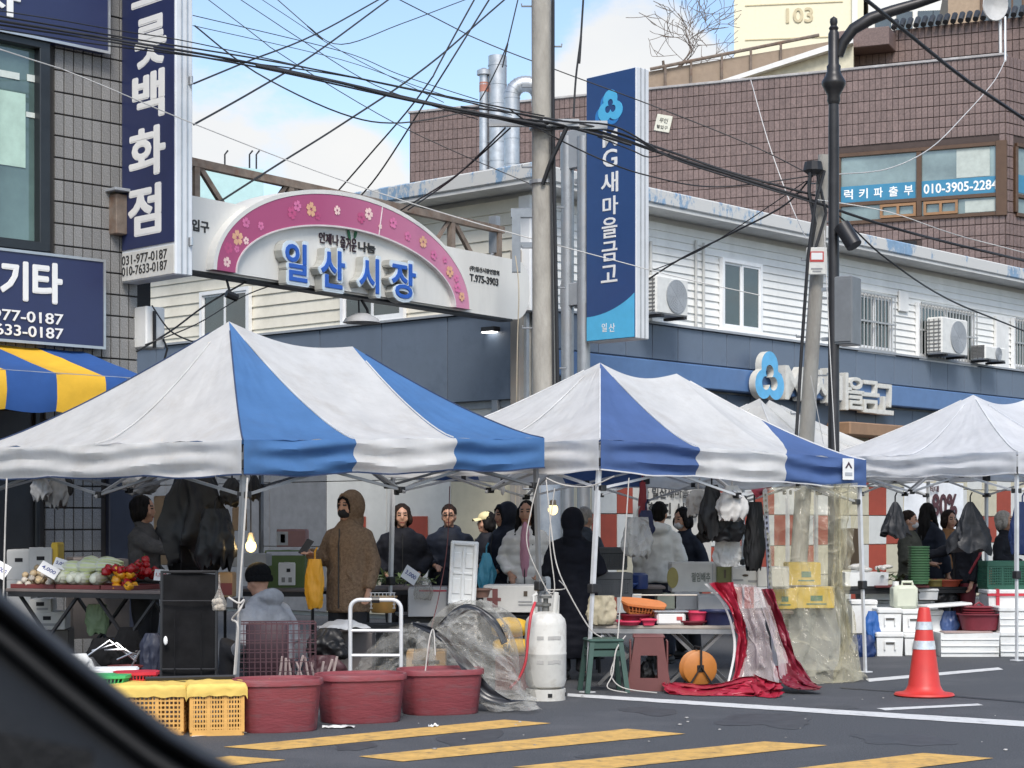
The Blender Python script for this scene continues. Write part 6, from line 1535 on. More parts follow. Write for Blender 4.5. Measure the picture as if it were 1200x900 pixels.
gtab, zg, ga_ = table(430, 528, 688, 17.6, 18.4, .6, 'dark table of leafy greens before the two dark coated people', M('tabletop_dark', (.16,.13,.12)), black_m, cross=False)
lf = M('green_leaves', S(104,134,72), rough=.5, rnd=.3, var=.2, island=0, rgb2=S(158,174,116)); m = MB(); GF = Fr(gtab.location.x, gtab.location.y, math.degrees(ga_))
for i in range(150):
    p = Vector((rng.uniform(.02,.95), rng.uniform(.0,.5), zg+.02+rng.uniform(0,.08))); d = Vector((rng.uniform(-1,1), rng.uniform(-1,1), rng.uniform(-.1,.4))).normalized(); s = d.cross(Vector((0,0,1))).normalized()*.018; L_ = rng.uniform(.06,.14)
    m.add([p, p+d*L_*.5+s+Vector((0,0,.01)), p+d*L_, p+d*L_*.5-s+Vector((0,0,.01))], [(0,1,2,3)])
o = stuff(m.obj('leafy_greens', lf, None, None, (GF.x,GF.y,0), ga_)); tag(o, 'heap of loose green leaves on the dark table', 'greens')
t, W_, H_ = carton(478, 523, 690, 723, 16.3, .35, carton_g, 'grey carton with a red stripe left of the white foam lid', None, prints=((.15,.93,.72,.06,M('stripe_red', S(160,60,70))),))
hang('plastic_bag', 'thin clear plastic bag lying on the grey carton', 'bags', 496, 676, 22, 26, 16.25, vin, 21, 'hanging plastic bags', hook=False, top=.4)
t, _, _ = carton(566, 630, 687, 718, 16.5, .4, carton_w, 'white carton with red writing beside the young woman', None, -.1, prints=((-.28,.55,.10,.7,M('brown_red_ink', S(120,72,70))),(-.3,.5,.26,.12,M('brown_red_ink', S(120,72,70))),(.28,.72,.07,.2,M('print_dark', (.08,.06,.04))),(.3,.3,.3,.06,M('print_grey', (.3,.3,.3))),(.3,.42,.3,.05,M('print_grey', (.3,.3,.3)))))
t, _, _ = carton(628, 655, 699, 720, 16.7, .3, carton_w, 'small pale carton behind the gas cylinder', None)
bowl('brown basket with a dark weave beside the white carton', 563, 700, 16.3, .09, .07, M('brown_weave', (.16,.09,.07)))
table(470, 650, 720, 16.4, 16.6, .6, 'low black table behind the clear plastic heap', black_m, black_m, cross=False)
sack_y = M('yellow_sack', S(206,164,48), rough=.6, var=.1, bump=.3, bscale=10)
for i, (a, q, lb_) in enumerate(((598,725,'upper yellow sack stacked by the gas cylinder'),(600,748,'lower yellow sack stacked by the gas cylinder'))):
    t = thing('yellow_sack', lb_, 'sack', at(a, q+23, 16.0), .1, 'yellow sacks'); m = MB(); m.ell((0,.1,.085), (.17,.14,.09), 20, 12); me = m.mesh('body', sack_y, 70)
    for v in me.vertices: v.co.x = max(-.15, min(.15, v.co.x*1.15)); v.co += v.co.normalized()*.01*nz3(v.co, 14)
    link('body', me, t); letters('양', t, -.05, .09, -.045, letter_k, .06, .07, .002, .02); 
carton(580, 625, 771, 812, 15.9, .3, M('wine_crate', (.14,.04,.04)), 'dark red box under the yellow sacks', None)
# foam lid standing upright
fl_ = thing('foam_cover', 'white foam lid standing upright on its edge behind the plastic heap', 'foam lid', at(540.5, 710, 16.1), R(-6)); fl_.rotation_euler = (0, R(3), R(-8))
W_, H_ = ext(524, 557, 634, 710, 16.1)
m = MB(); m.box((0,.02,H_/2), (W_,.035,H_), .01); m.obj('panel', foam, fl_)
m = MB()
for s in (-1,1): m.box((s*(W_/2-.02),-.006,H_/2), (.03,.03,H_-.02), .008)
for z in (.025, H_-.025): m.box((0,-.006,z), (W_-.07,.03,.03), .008)
m.box((0,-.001,H_*.5), (W_-.07,.012,.02), .004); m.box((0,-.001,H_*.5), (.02,.013,H_-.09), .004)
for z in (.3,.7):
    for s in (-1,1): m.box((s*W_*.22,-.0005,H_*z), (W_*.28,.010,H_*.24), .005)
m.obj('ribbing', foam, fl_)
# wire cage cart with dark seat back
wm = M('wine_wire', (.10,.05,.06), rough=.5, metal=.4)
cg = thing('wire_cart', 'dark wire cage cart in front of the seated person in grey', 'cart', at(325, 830, 14.05), R(8)); cg.location.z = 0
m = MB(); z0, z1 = .16, CAMZ+(HOR-731)/FPX*14.05; Wg, Dg = .58, .34
for (y) in (0, Dg):
    for i in range(15): m.tube([(-Wg/2+i*Wg/14,y,z0),(-Wg/2+i*Wg/14,y,z1)], .004, 4)
    for j in range(8): m.tube([(-Wg/2,y,z0+(z1-z0)*j/7),(Wg/2,y,z0+(z1-z0)*j/7)], .004 if j < 7 else .008, 4)
for s in (-1, 1):
    for i in range(7): m.tube([(s*Wg/2,i*Dg/6,z0),(s*Wg/2,i*Dg/6,z1)], .004, 4)
    for j in range(8): m.tube([(s*Wg/2,0,z0+(z1-z0)*j/7),(s*Wg/2,Dg,z0+(z1-z0)*j/7)], .004, 4)
m.obj('cage', wm, cg)
for sx in (-1,1):
    for y in (.03, Dg-.03): m = MB(); m.lathe([(0,-.015),(.06,-.015),(.07,0),(.06,.015),(0,.015)], 16); o = m.obj('wheel', rubber, cg, 40, (sx*(Wg/2-.05), y, .075)); o.rotation_euler = (0, R(90), 0)
m = MB(); m.box((0,Dg/2,z0), (Wg,Dg,.012)); m.obj('floor', wm, cg)
cs = thing('seat_back', 'dark maroon chair seen from behind inside the wire cart', 'chair', at(313, 818, 14.6)); cs.location.z = 0; cs.name = 'low_chair'
m = MB(); m.box((0,0,.42), (.33,.05,.44), .045); m.obj('backrest', M('maroon_pad', (.045,.022,.03), rough=.6), cs, 50); m = MB(); m.box((0,.2,.30), (.36,.36,.06), .02); m.obj('seat', M('maroon_pad', (.045,.022,.03)), cs)
for sx in (-1,1):
    for y in (0,.36): m = MB(); m.tube([(sx*.16,y,.30),(sx*.17,y,.0)], .014, 6); m.obj('leg', black_m, cs)
hang('plastic_bag', 'full black bin bag slumped beside the wire cart', 'bags', 384, 736, 48, 36, 14.9, kbag, 12, 'full bin bags', hook=False, top=.35, ragged=0, D=.3)
hang('plastic_bag', 'dark bag and red cloth low behind the middle tub', 'bags', 380, 768, 44, 40, 14.7, M('dark_wine_bag', (.06,.02,.025), rough=.5), 14, 'full bin bags', hook=False, top=.6, ragged=0)
m = MB(); m.grid(lambda u, v: ((u-.5)*.42, (v-.5)*.4, .06*math.sin(PI*u)*math.sin(PI*v)+.03*nz3((u*5,v*5,2))), 20, 20); o = m.obj('white_sheet', M('white_sheet', (.52,.53,.54), rough=.5), None, 70, at(402, 735, 15.6), .2); tag(o, 'crumpled white plastic sheet behind the bin bag', 'sheet')
carton(374, 436, 742, 800, 15.7, .4, M('dim_carton', (.16,.14,.13)), 'dim carton under the crumpled white sheet', None)
m = MB()
for k in range(10): a = -.2+.045*k; m.tube([(a,0,0),(a+rng.uniform(-.05,.05),-.02,.12+rng.uniform(0,.06))], .01, 5)
o = m.obj('sticks', M('pale_pink_sticks', (.45,.36,.34)), None, 60, at(358, 795, 14.4)); o.name = 'stick_bundle'; tag(o, 'bundle of pale sticks beside the wire cart', 'sticks')
hang('plastic_bag', 'yellow shopping bag hanging by the brown fleece coat', 'bags', 369, 655, 20, 58, 16.0, M('yellow_bag', S(228,164,40), rough=.45, bump=.3, bscale=12), 15, 'carried bags', top=.7, ragged=.05, pleat=.08)
# ================================================================ middle tent stall
table(690, 862, 733, 16.3, 16.15, .62, 'low folding table with crossed steel legs in the middle tent', M('tabletop_pale', (.38,.33,.28), rough=.6), M('table_steel', (.34,.34,.34), rough=.4, metal=.6))
zt2_ = CAMZ+(HOR-733)/FPX*16.2
def tp(px, back): return HOR+(CAMZ-zt2_)*FPX/(16.2+back)
mt_or = M('orange_basket', S(206,126,72), rough=.5); mt_pk = M('pink_plastic', S(206,62,92), rough=.4); mt_nv = M('navy_plastic', S(40,46,80), rough=.4)
def onto(px, back): return px, tp(px, back), 16.2+back
b = slot_basket('orange lattice basket on the low table', 752, onto(752,.25)[1]-13, 16.45, .15, .10, mt_or, 1.3, .8); b.rotation_euler = (R(14), R(6), .2)
bowl('dark red round bowl under the orange basket', 745, onto(745,.25)[1], 16.45, .15, .085, M('dark_red_plastic', S(110,34,46), rough=.45))
bowl('pink square dish on the low table', 760, onto(760,.06)[1], 16.27, .065, .05, mt_pk, sq=.6); bowl('flat pink plate at the left end of the low table', 737, onto(737,.08)[1], 16.3, .11, .035, mt_pk); bowl('wide dark pink plate under the small pink bowl', 811, onto(811,.08)[1], 16.3, .12, .035, M('dark_red_plastic', S(110,34,46)))
bowl('small pink bowl on the low table beside the scale', 817, onto(817,.1)[1]-5, 16.3, .09, .075, mt_pk); bowl('navy round tub at the right end of the low table', 842, onto(842,.15)[1], 16.35, .16, .12, mt_nv, sx=1.0)
bowl('purple tray in front of the orange basket', 757, onto(757,.15)[1], 16.36, .10, .03, M('purple_plastic', S(76,60,120)), sx=1.2)
sc = thing('kitchen_scale', 'white counter scale with a flat steel plate on the low table', 'scale', at(785, onto(785,.12)[1], 16.32), .05)
m = MB(); m.box((0,0,.055), (.25,.2,.11), .018); m.obj('body', white, sc); m = MB(); m.box((0,0,.118), (.30,.22,.014), .005); m.obj('plate', alu, sc); m = MB(); m.box((.07,-.103,.06), (.05,.006,.03)); m.obj('display', M('red_print', S(180,70,70)), sc)
m = MB(); m.box((-.05,-.12,.128), (.55,.03,.012), .004); o = m.obj('ruler', M('pale_stick', (.55,.5,.42)), None, None, at(785, onto(785,.12)[1]-18, 16.25)); tag(o, 'pale flat stick lying across the scale', 'stick')
hang('plastic_bag', 'beige paper bag behind the white tent leg', 'bags', 706, 698, 32, 34, 16.3, M('beige_bag', (.42,.37,.26), rough=.7), 31, 'carried bags', hook=False, top=.8, ragged=0)
t, W_, H_ = carton(787, 841, 660, 694, 17.9, .4, carton_w, 'white carton printed with a napa cabbage in the middle tent', 'printed cartons of the middle tent', prints=((.82/2-.02,.5,.03,.96,carton_g),))
m = MB(); m.ell((-.16*W_/.44-.05,-.004,H_*.5), (.055,.004,.10), 16, 10); m.obj('print', M('cabbage_print', S(150,140,84)), t, 60); letters('절임배추', t, .06, H_*.52, -.004, M('print_green_grey', (.18,.2,.18)), .18, .09, .002, .02)
t, W_, H_ = carton(840, 859, 662, 683, 17.85, .4, M('olive_carton', S(110,112,70)), 'small olive green carton end between two white cartons', 'printed cartons of the middle tent'); m = MB(); m.box((0,-.004,H_*.5), (.02,.003,.08)); m.obj('print', M('print_dark', (.08,.06,.04)), t)
t, W_, H_ = carton(858, 889, 665, 688, 17.8, .4, carton_w, 'white carton with a dark oval and word beside the olive one', 'printed cartons of the middle tent'); m = MB(); m.ell((-.0,-.004,H_*.6), (.028,.003,.012), 12, 8); m.obj('print', M('print_dark', (.08,.06,.04)), t, 60); m = MB(); m.box((-.07,-.003,H_*.36), (.1,.003,.016)); m.box((.07,-.003,H_*.3), (.09,.003,.02)); m.obj('print', M('print_grey', (.3,.3,.3)), t)
carton(888, 924, 666, 688, 17.75, .3, carton_w, 'pale carton behind the post of the clear curtain', 'printed cartons of the middle tent')
carton(790, 820, 695, 715, 17.7, .35, carton_g, 'grey carton under the cabbage carton', 'grey cartons of the middle tent'); carton(818, 858, 698, 716, 17.6, .35, carton_g, 'grey open carton behind the navy tub', 'grey cartons of the middle tent'); carton(770, 793, 697, 714, 17.7, .3, M('pale_green_carton', (.42,.44,.34)), 'pale green carton left of the grey one', 'grey cartons of the middle tent')
table(765, 930, 716, 17.8, 17.7, .5, 'rear table of cartons in the middle tent', M('tabletop_dark', (.16,.13,.12)), black_m, cross=False)
carton(702, 718, 672, 684, 17.6, .25, carton_b, 'little brown box left of the white tent leg', 'little brown boxes of the middle tent'); carton(718, 738, 673, 685, 17.6, .25, carton_b, 'little brown box right of the white tent leg', 'little brown boxes of the middle tent')
lathe_thing('blue_canister', 'dark blue canister beside the little brown boxes', 'canister', 749, 690, 17.6, [(0,0),(.08,0),(.085,.02),(.085,.13),(.05,.15),(0,.15)], M('blue_plastic', S(34,54,104), rough=.35))
table(695, 780, 687, 17.7, 17.7, .5, 'rear shelf table left of the cartons', M('tabletop_dark', (.16,.13,.12)), black_m, cross=False)
# stool, crate, reel
gs = M('dark_green_plastic', S(52,78,70), rough=.5, var=.08)
st_ = thing('plastic_stool', 'dark green plastic stool behind the white tent leg', 'stool', at(707, 818, 15.75), .15); st_.location.z = 0
m = MB(); m.box((0,0,.435), (.30,.30,.03), .012); m.obj('seat', gs, st_)
for sx in (-1,1):
    for sy in (-1,1): m = MB(); m.tube([(sx*.12,sy*.12,.43),(sx*.17,sy*.17,0)], .028, 4); m.obj('leg', gs, st_)
m = MB()
for s in (-1,1): m.box((0,s*.137,.33), (.25,.016,.05)); m.box((s*.137,0,.33), (.016,.25,.05)); m.box((0,s*.128,.40), (.25,.012,.06)); m.box((s*.128,0,.40), (.012,.25,.06))
m.obj('stretcher', gs, st_)
mb2 = M('maroon_plastic', S(104,62,60), rough=.5, var=.06)
b_ = thing('plastic_stool', 'brown plastic stool with a square opening under the low table', 'stool', at(760, 814, 15.95), -.05); b_.location.z = 0
m = MB(); 
for s in (-1,1):
    y = s*.15; m.prism([(-.19,0),(-.11,0),(-.09,.12),(.09,.12),(.11,0),(.19,0),(.16,.46),(-.16,.46)], y-.008, y+.008) if False else None
    m.prism([(-.19,0),(-.115,0),(-.10,.10),(-.075,.10),(-.07,.30),(-.14,.30)], y-.01, y+.01); m.prism([(.19,0),(.14,.30),(.07,.30),(.075,.10),(.10,.10),(.115,0)], y-.01, y+.01)
    m.prism([(-.075,.10),(-.10,.10),(-.115,.0),(.115,.0),(.10,.10),(.075,.10),(.075,.11),(-.075,.11)], y-.0095, y+.0095); m.prism([(-.14,.30),(.14,.30),(.12,.45),(-.12,.45)], y-.01, y+.01)
for s in (-1,1): m.box((s*.155,0,.22), (.016,.28,.40), .004)
m.obj('side', mb2, b_); m = MB(); m.box((0,0,.455), (.27,.32,.025), .01); m.obj('seat', mb2, b_)
hang('plastic_bag', 'black and white bag showing through the brown stool', 'bags', 758, 775, 18, 24, 15.95, kbag, 41, 'full bin bags', hook=False, top=.5)
rl = thing('cable_reel', 'orange cable reel under the low table', 'cable reel', at(818, 815, 16.0), .2); rl.location.z = 0
om_ = M('orange_plastic', S(178,112,48), rough=.5, dirt=(.1,.07,.04), damt=.5, dscale=6)
m = MB()
for s in (-1,1): m.lathe([(0,s*.06-.008),(.14,s*.06-.008),(.15,s*.06),(.14,s*.06+.008),(0,s*.06+.008)], 24)
m.lathe([(.09,-.06),(.09,.06)], 24); o = m.obj('drum', om_, rl, 40, (0,0,.18)); o.rotation_euler = (R(90),0,0)
m = MB()
for s in (-1,1): m.tube([(-.12,s*.09,.01),(0,s*.09,.20),(.12,s*.09,.01)], .01, 6)
m.tube([(0,-.09,.2),(0,-.09,.36),(0,.09,.36),(0,.09,.2)], .01, 6); m.obj('stand', black_m, rl, 50); m = MB(); m.box((0,-.073,.18), (.06,.01,.06), .01); m.obj('hub', black_m, rl)
# banner of congratulation behind
bn_m = M('banner_white', (.42,.42,.40), rough=.7, var=.05)
bz = thing('cloth_banner', 'pale cloth banner with black writing behind the middle tent', 'banner', at(788, 660, 20.6), .25)
m = MB(); zz = lambda py: (660-py)/FPX*20.6
m.grid(lambda u, v: ((u-.5)*.9, .02*math.sin(u*9+v*2), zz(665)+v*(zz(555)-zz(665))), 24, 10); m.obj('cloth', bn_m, bz, 60)
letters('축 일산새마을금고', bz, .0, zz(577), -.03, letter_k, .72, .13, .003, .01); letters('황 진 선 당선', bz, .06, zz(598), -.03, letter_k, .70, .17, .003, .02)
hang('ribbon', 'red and navy ribbons hanging before the pale banner', 'ribbon', 753, 565, 10, 50, 17.4, M('red_ribbon', S(134,40,50)), 51, None, top=.6, ragged=.3, n=20); hang('ribbon', 'dark blue cloth tied below the red ribbons', 'ribbon', 757, 598, 18, 28, 17.35, M('navy_ribbon', S(30,36,72)), 52, None, top=.6, ragged=.3, n=20)
hang('plastic_bag', 'clear plastic bags hanging left of the white hooded jacket', 'bags', 747, 606, 32, 46, 17.2, vinyl('bag_vinyl', (.62,.62,.6), .5, .25), 53, 'hanging plastic bags', top=.7, ragged=.15)
hang('plastic_bag', 'black and grey bags hanging at the middle tent eave', 'bags', 834, 568, 30, 58, 16.9, kbag, 54, 'hanging plastic bags', ragged=.3, top=.4); hang('plastic_bag', 'grey translucent bags hanging at the middle tent eave', 'bags', 858, 569, 34, 40, 16.8, cbag, 55, 'hanging plastic bags', ragged=.2, top=.3); hang('plastic_bag', 'wide black cloth hung under the grey bags', 'bags', 846, 598, 50, 36, 17.0, kbag, 56, 'hanging plastic bags', ragged=.1, top=.7); hang('plastic_bag', 'light grey bag left of the black ones at the eave', 'bags', 818, 573, 28, 30, 17.2, cbag, 57, 'hanging plastic bags', ragged=.2, top=.4)
hang('striped_bag', 'white ribbed shopping bag hanging above the cartons', 'bag', 853, 630, 32, 34, 17.2, M('ribbed_white', (.58,.58,.56), rough=.5, bump=.5, bscale=30), 58, None, top=.75, ragged=.02, pleat=.04)
hang('plastic_bag', 'long black bag beside the patterned post', 'bags', 884, 588, 22, 78, 17.1, kbag, 59, 'hanging plastic bags', ragged=.1, top=.6)
# curtains of the middle tent
red_v = M('red_vinyl', S(156,38,58), rough=.35, var=.08, bump=.3, bscale=9); drk_red = M('dark_red_vinyl', S(110,26,42), rough=.4, var=.1, bump=.3, bscale=9)
cu = thing('gathered_curtain', 'red edged clear vinyl curtain gathered over the low table corner onto the ground', 'curtain', at(860, 812, 15.7)); cu.location.z = 0; cb_ = cu.location
S_ = lambda n_, A, B, m_, **k: sheet(n_, None, None, A, B, m_, parent=cu, base=cb_, **k)
S_('red_border', [(828,683,16.0),(848,705,15.95),(860,735,15.9),(862,765,15.85),(852,808,15.7)], [(858,682,15.95),(866,712,15.9),(874,742,15.85),(872,775,15.8),(864,808,15.66)], red_v, nu=16, nv=44, fold=.03, folds=2, crum=.03)
S_('pale_hem', [(825,684,16.02),(845,706,15.97),(857,736,15.92),(859,766,15.87),(850,808,15.72)], [(829,684,16.0),(848,706,15.94),(860,736,15.89),(862,766,15.84),(853,808,15.69)], letter_w, nu=4, nv=30, fold=.004, folds=1)
S_('clear_panel', [(856,684,15.98),(866,715,15.9),(874,750,15.85),(866,785,15.75),(860,808,15.65)], [(884,686,15.95),(893,720,15.85),(900,755,15.75),(908,785,15.65),(912,805,15.5)], vin_r, nu=26, nv=40, fold=.02, folds=2, seed=2, crum=.03)
S_('red_foot', [(774,800,15.75),(778,810,15.55),(800,817,15.4),(850,817,15.35),(900,818,15.3)], [(790,800,15.85),(812,800,15.75),(845,800,15.65),(880,792,15.6),(914,800,15.5)], red_v, nu=26, nv=50, fold=.04, folds=2.5, seed=4, crum=.05)
S_('ground_fold', [(880,800,15.5),(884,818,15.28),(900,820,15.2),(914,812,15.3)], [(884,790,15.55),(895,796,15.4),(906,800,15.35),(915,800,15.4)], red_v, nu=20, nv=30, fold=.035, folds=2, seed=6, crum=.045)
S_('dark_border', [(890,690,16.4),(905,730,16.2),(918,768,16.0),(926,800,15.85)], [(903,690,16.42),(917,730,16.25),(932,770,16.05),(956,806,15.8)], drk_red, nu=20, nv=44, fold=.03, folds=2, seed=3, crum=.035)
S_('dark_foot', [(905,780,15.9),(915,800,15.6),(935,808,15.5),(958,808,15.5)], [(925,775,16.0),(938,790,15.8),(950,800,15.7),(960,804,15.6)], drk_red, nu=20, nv=30, fold=.03, folds=2, seed=5, crum=.04)
S_('clear_panel', [(884,688,16.3),(897,725,16.1),(908,760,15.9),(914,795,15.6)], [(896,690,16.4),(908,728,16.2),(920,765,16.0),(928,798,15.8)], vin_r, nu=10, nv=30, fold=.02, folds=2, seed=8)
post = thing('patterned_post', 'grey perforated upright post at the left edge of the clear curtain', 'post', at(904, 800, 16.95)); post.location.z = 0
m = MB(); m.tube([(-.06,0,1.72),(0,0,.6),(.03,-.05,0.0)], .028, 4); m.obj('rail', M('post_blue_grey', (.17,.18,.23), rough=.5), post); m = MB()
for k in range(22): z = .62+k*.05; m.box((-.06*(z-.6)/1.1,-.024,z), (.016,.01,.02))
m.obj('slot', dark_in, post)
clear = thing('clear_curtain', 'yellowed clear vinyl curtain hanging at the right corner of the middle tent', 'curtain', at(950, 806, 16.6)); clear.location.z = 0; cc_ = clear.location
sheet('panel', None, None, [(888,572,16.9),(893,620,16.9),(897,680,16.85),(903,740,16.75),(912,785,16.55),(924,803,16.3)], [(1000,566,17.6),(998,620,17.55),(990,680,17.4),(994,730,17.3),(1000,770,17.0),(1014,797,16.85)], vin_y, 60, 80, .022, 2.5, 3, parent=clear, base=cc_, crum=.07)
sheet('fold', None, None, [(975,568,17.35),(976,640,17.3),(972,700,17.15),(985,760,16.95),(970,803,16.5)], [(996,566,17.45),(990,640,17.35),(986,690,17.2),(999,720,17.1),(1008,796,16.8)], vin_y, 24, 60, .02, 1.5, 8, parent=clear, base=cc_, crum=.05)
sheet('top_band', None, None, [(880,574,16.8),(886,584,16.85)], [(905,570,17.0),(900,576,17.0)], drk_red, 10, 6, .02, 1, 1, parent=clear, base=cc_)
lbl_g = M('print_teal', S(84,128,96))
for i, (a, b_2, q0, q1, lb_) in enumerate(((924,962,660,686,'upper yellow carton seen through the clear curtain'),(905,932,690,714,'lower left yellow carton seen through the clear curtain'),(931,978,689,713,'lower right yellow carton seen through the clear curtain'))):
    carton(a, b_2, q0, q1, 18.0, .35, carton_y, lb_, 'yellow cartons behind the clear curtain', prints=((.05,.5,.3,.26,lbl_g),(.05,.22,.5,.06,lbl_g)))
carton(904, 985, 714, 795, 18.1, .4, M('grey_crate', (.22,.23,.24)), 'grey plastic chest under the yellow cartons', None); carton(902, 925, 665, 690, 17.9, .2, carton_w, 'white carton left of the upper yellow carton', None)

# ================================================================ right stall
foambox(990, 1042, 671, 687, 20.6, .4, 'long open foam box of wrapped fish on the right table', lid=False)
m = MB()
for k in range(16): m.ell((rng.uniform(-.2,.2), rng.uniform(-.1,.1), rng.uniform(0,.05)), (rng.uniform(.03,.07), .04, .025), 8, 6)
o = m.obj('wrapped_produce', M('pale_wrapped', (.5,.49,.46), rough=.3, bump=.3), None, 60, at(1020, 668, 20.8)); tag(o, 'pale wrapped produce heaped in the long foam box', 'produce')
table(985, 1160, 688, 20.5, 20.9, .7, 'black table carrying the long foam box', black_m, black_m, cross=False)
foambox(1008, 1046, 690, 703, 20.7, .35, 'flat foam box under the right table at left'); foambox(1076, 1100, 690, 703, 20.7, .35, 'flat foam box behind the jerrycan at right'); foambox(1008, 1100, 704, 716, 20.8, .35, 'long foam box low behind the jerrycan')
foambox(1029, 1057, 713, 740, 20.1, .34, 'upper left foam box with an arched grip, jerrycan on it', handle=True); foambox(1057.5, 1085, 714, 741, 20.15, .34, 'upper foam box with an arched grip behind the cone', handle=True); foambox(1027, 1059, 741, 769, 20.0, .36, 'lower left foam box with an arched grip', handle=True); foambox(1060, 1092, 742, 768, 20.05, .36, 'lower foam box with an arched grip behind the cone', handle=True)
foambox(1085, 1106, 715, 741, 20.3, .3, 'greyish foam box right of the cone top')
m = MB(); m.box((0,0,0), (.5,.35,.03), .008); o = m.obj('foam_sheet', foam, None, None, at(1107, 709, 20.3), .1); o.rotation_euler = (0,R(-4),.1); tag(o, 'thin foam sheet lying on the boxes behind the cone', 'foam sheet')
foambox(1102, 1172, 742, 772, 19.9, .42, 'low wide ribbed foam box on the asphalt', ribs=3, lid=False)
m = MB(); m.box((0,0,.012), (.52,.2,.02), .004); o = m.obj('board', M('pinkish_board', (.36,.27,.25)), None, None, at(1132, 742, 20.0), .02); tag(o, 'pinkish board lying on the wide ribbed foam box', 'board')
foambox(1172, 1225, 740, 772, 19.95, .42, 'bottom foam box at the right edge', ribs=2); foambox(1171, 1225, 711, 740, 20.0, .42, 'second foam box at the right edge, under the taped one', ribs=2); foambox(1158, 1214, 691, 711, 20.3, .42, 'foam box with red tape under the green crate', tape=M('red_tape', S(184,44,60)))
crate(at(1178, 691, 20.4).x+.05, 20.4, at(1178,691,20.4).z, .50, .36, .31, M('green_crate', S(40,92,74), rough=.5), 'dark green lattice crate on the red taped foam box', .05)
jc = thing('jerrycan', 'translucent white jerrycan on the foam boxes left of the cone', 'jerrycan', at(1062.5, 714, 20.2), .1)
jm = M('jerry_plastic', S(200,204,186), rough=.35, var=.05, dirt=S(160,166,130), damt=.3); W_, H_ = ext(1048, 1077.5, 685, 713, 20.2)
m = MB(); m.box((0,.1,H_/2), (W_,.2,H_), .035); m.obj('body', jm, jc, 40); m = MB(); m.tube([(-.02,.1,H_-.01),(-.02,.1,H_+.035),(.09,.1,H_+.035),(.10,.1,H_-.01)], .016, 8); m.obj('handle', jm, jc, 50); m = MB(); m.lathe([(.035,0),(.035,.045),(0,.047)], 14, (-.09,.1,H_-.005)); m.obj('cap', white, jc, 40)
bowl('wine red wide rubber tub on the ribbed foam box', 1148, 738, 20.15, .235, .17, M('wine_tub', S(118,44,56), rough=.55), sy=.8, rimr=.016)
lm = M('wine_lid', S(132,52,62), rough=.5)
for k in range(3):
    t = thing('tub_cover', ('bottom','middle','top')[k]+' red lid stacked in the wine red tub', 'lid', at(1147, 719-3.2*k, 20.15), 0, 'red lids stacked in the tub'); m = MB(); r_ = .165-.008*k; m.lathe([(0,.0),(r_,.0),(r_+.01,.012),(r_-.02,.022),(.05,.026),(0,.026)], 24); m.obj('disc', lm, t, 40)
    if k == 2: m = MB(); m.tube([(-.05,0,.025),(0,0,.06),(.05,0,.025)], .012, 6); m.obj('handle', lm, t, 50)
bl_b = M('blue_bag', S(44,92,160), rough=.35, bump=.4, bscale=12)
hang('plastic_bag', 'blue plastic bag between the clear curtain and the foam boxes', 'bags', 1022, 716, 18, 36, 20.1, bl_b, 61, 'blue bags', hook=False, top=.5); hang('plastic_bag', 'dark blue bag on the ground behind the tent leg', 'bags', 1012, 744, 28, 26, 19.9, M('dark_blue_bag', S(28,50,96), rough=.4), 62, 'blue bags', hook=False, top=.7); hang('plastic_bag', 'blue printed bag behind the cone and the ribbed box', 'bags', 1113, 716, 20, 24, 20.3, M('blue_print_bag', S(62,84,130), rough=.4), 63, 'blue bags', hook=False, top=.6)
foambox(998, 1028, 703, 742, 20.4, .3, 'grey blue tinted foam box behind the curtain edge')
hang('plastic_bag', 'full black bag behind the foam sheet', 'bags', 1107, 691, 34, 20, 20.9, kbag, 64, 'full bin bags', hook=False, top=.4, D=.3)
# nested green baskets
gb_m = M('green_basket', S(54,92,60), rough=.5, rnd=.1)
me = MB(); me.lathe([(.08,0),(.10,.0),(.105,.03),(.115,.032),(.115,.045),(.10,.045)], 18, sq=.5); gbm = me.mesh('shell', gb_m, 40)
for k in range(14): o = link('round_basket', gbm, None, at(1076.5, 684-3.0*k, 20.6)); tag(o, 'green basket in the tall nested stack on the right table', 'basket', 'green baskets nested in a stack')
# 80% banner
sb = thing('sale_banner', 'white banner with a big dark 80% behind the right tent', 'banner', at(1095, 660, 27), .35)
z27 = lambda py: (660-py)/FPX*27
m = MB(); m.grid(lambda u, v: ((u-.5)*1.0+.0, .03*math.sin(u*7)+.02*nz3((u*4,v*4,1)), z27(640)+v*(z27(566)-z27(640))), 24, 12); m.obj('cloth', M('banner_bright', (.66,.68,.70), rough=.6), sb, 60)
letters('80%', sb, .14, z27(592), -.05, M('maroon_ink', S(70,40,46)), .42, .33, .004, .03); letters('최대', sb, -.04, z27(573), -.05, M('maroon_ink', S(70,40,46)), .16, .09, .004, .02)
jk = M('black_nylon', (.010,.011,.014), spec=.35, rough=.45, var=.2, bump=.5, bscale=10)
hang('hanging_jacket', 'small black jacket hanging left of the sale banner', 'jacket', 1049, 588, 34, 40, 20.0, jk, 71, 'black jackets hanging under the right tent', tri=True, D=.12, pleat=.16, ragged=.2); hang('hanging_jacket', 'large black jacket hanging under the right tent right of the 80% banner', 'jacket', 1137, 588, 50, 56, 20.0, jk, 72, 'black jackets hanging under the right tent', tri=True, D=.16, pleat=.18, ragged=.22)
carton(990, 1010, 620, 668, 22.5, .3, carton_b, 'tall brown board behind the curtain edge', None)
hang('hanging_jacket', 'blue jacket cut by the right edge of the picture', 'jacket', 1198, 588, 30, 60, 20.6, M('blue_nylon', S(50,70,120), rough=.5), 73, 'black jackets hanging under the right tent', top=.4, ragged=.1)

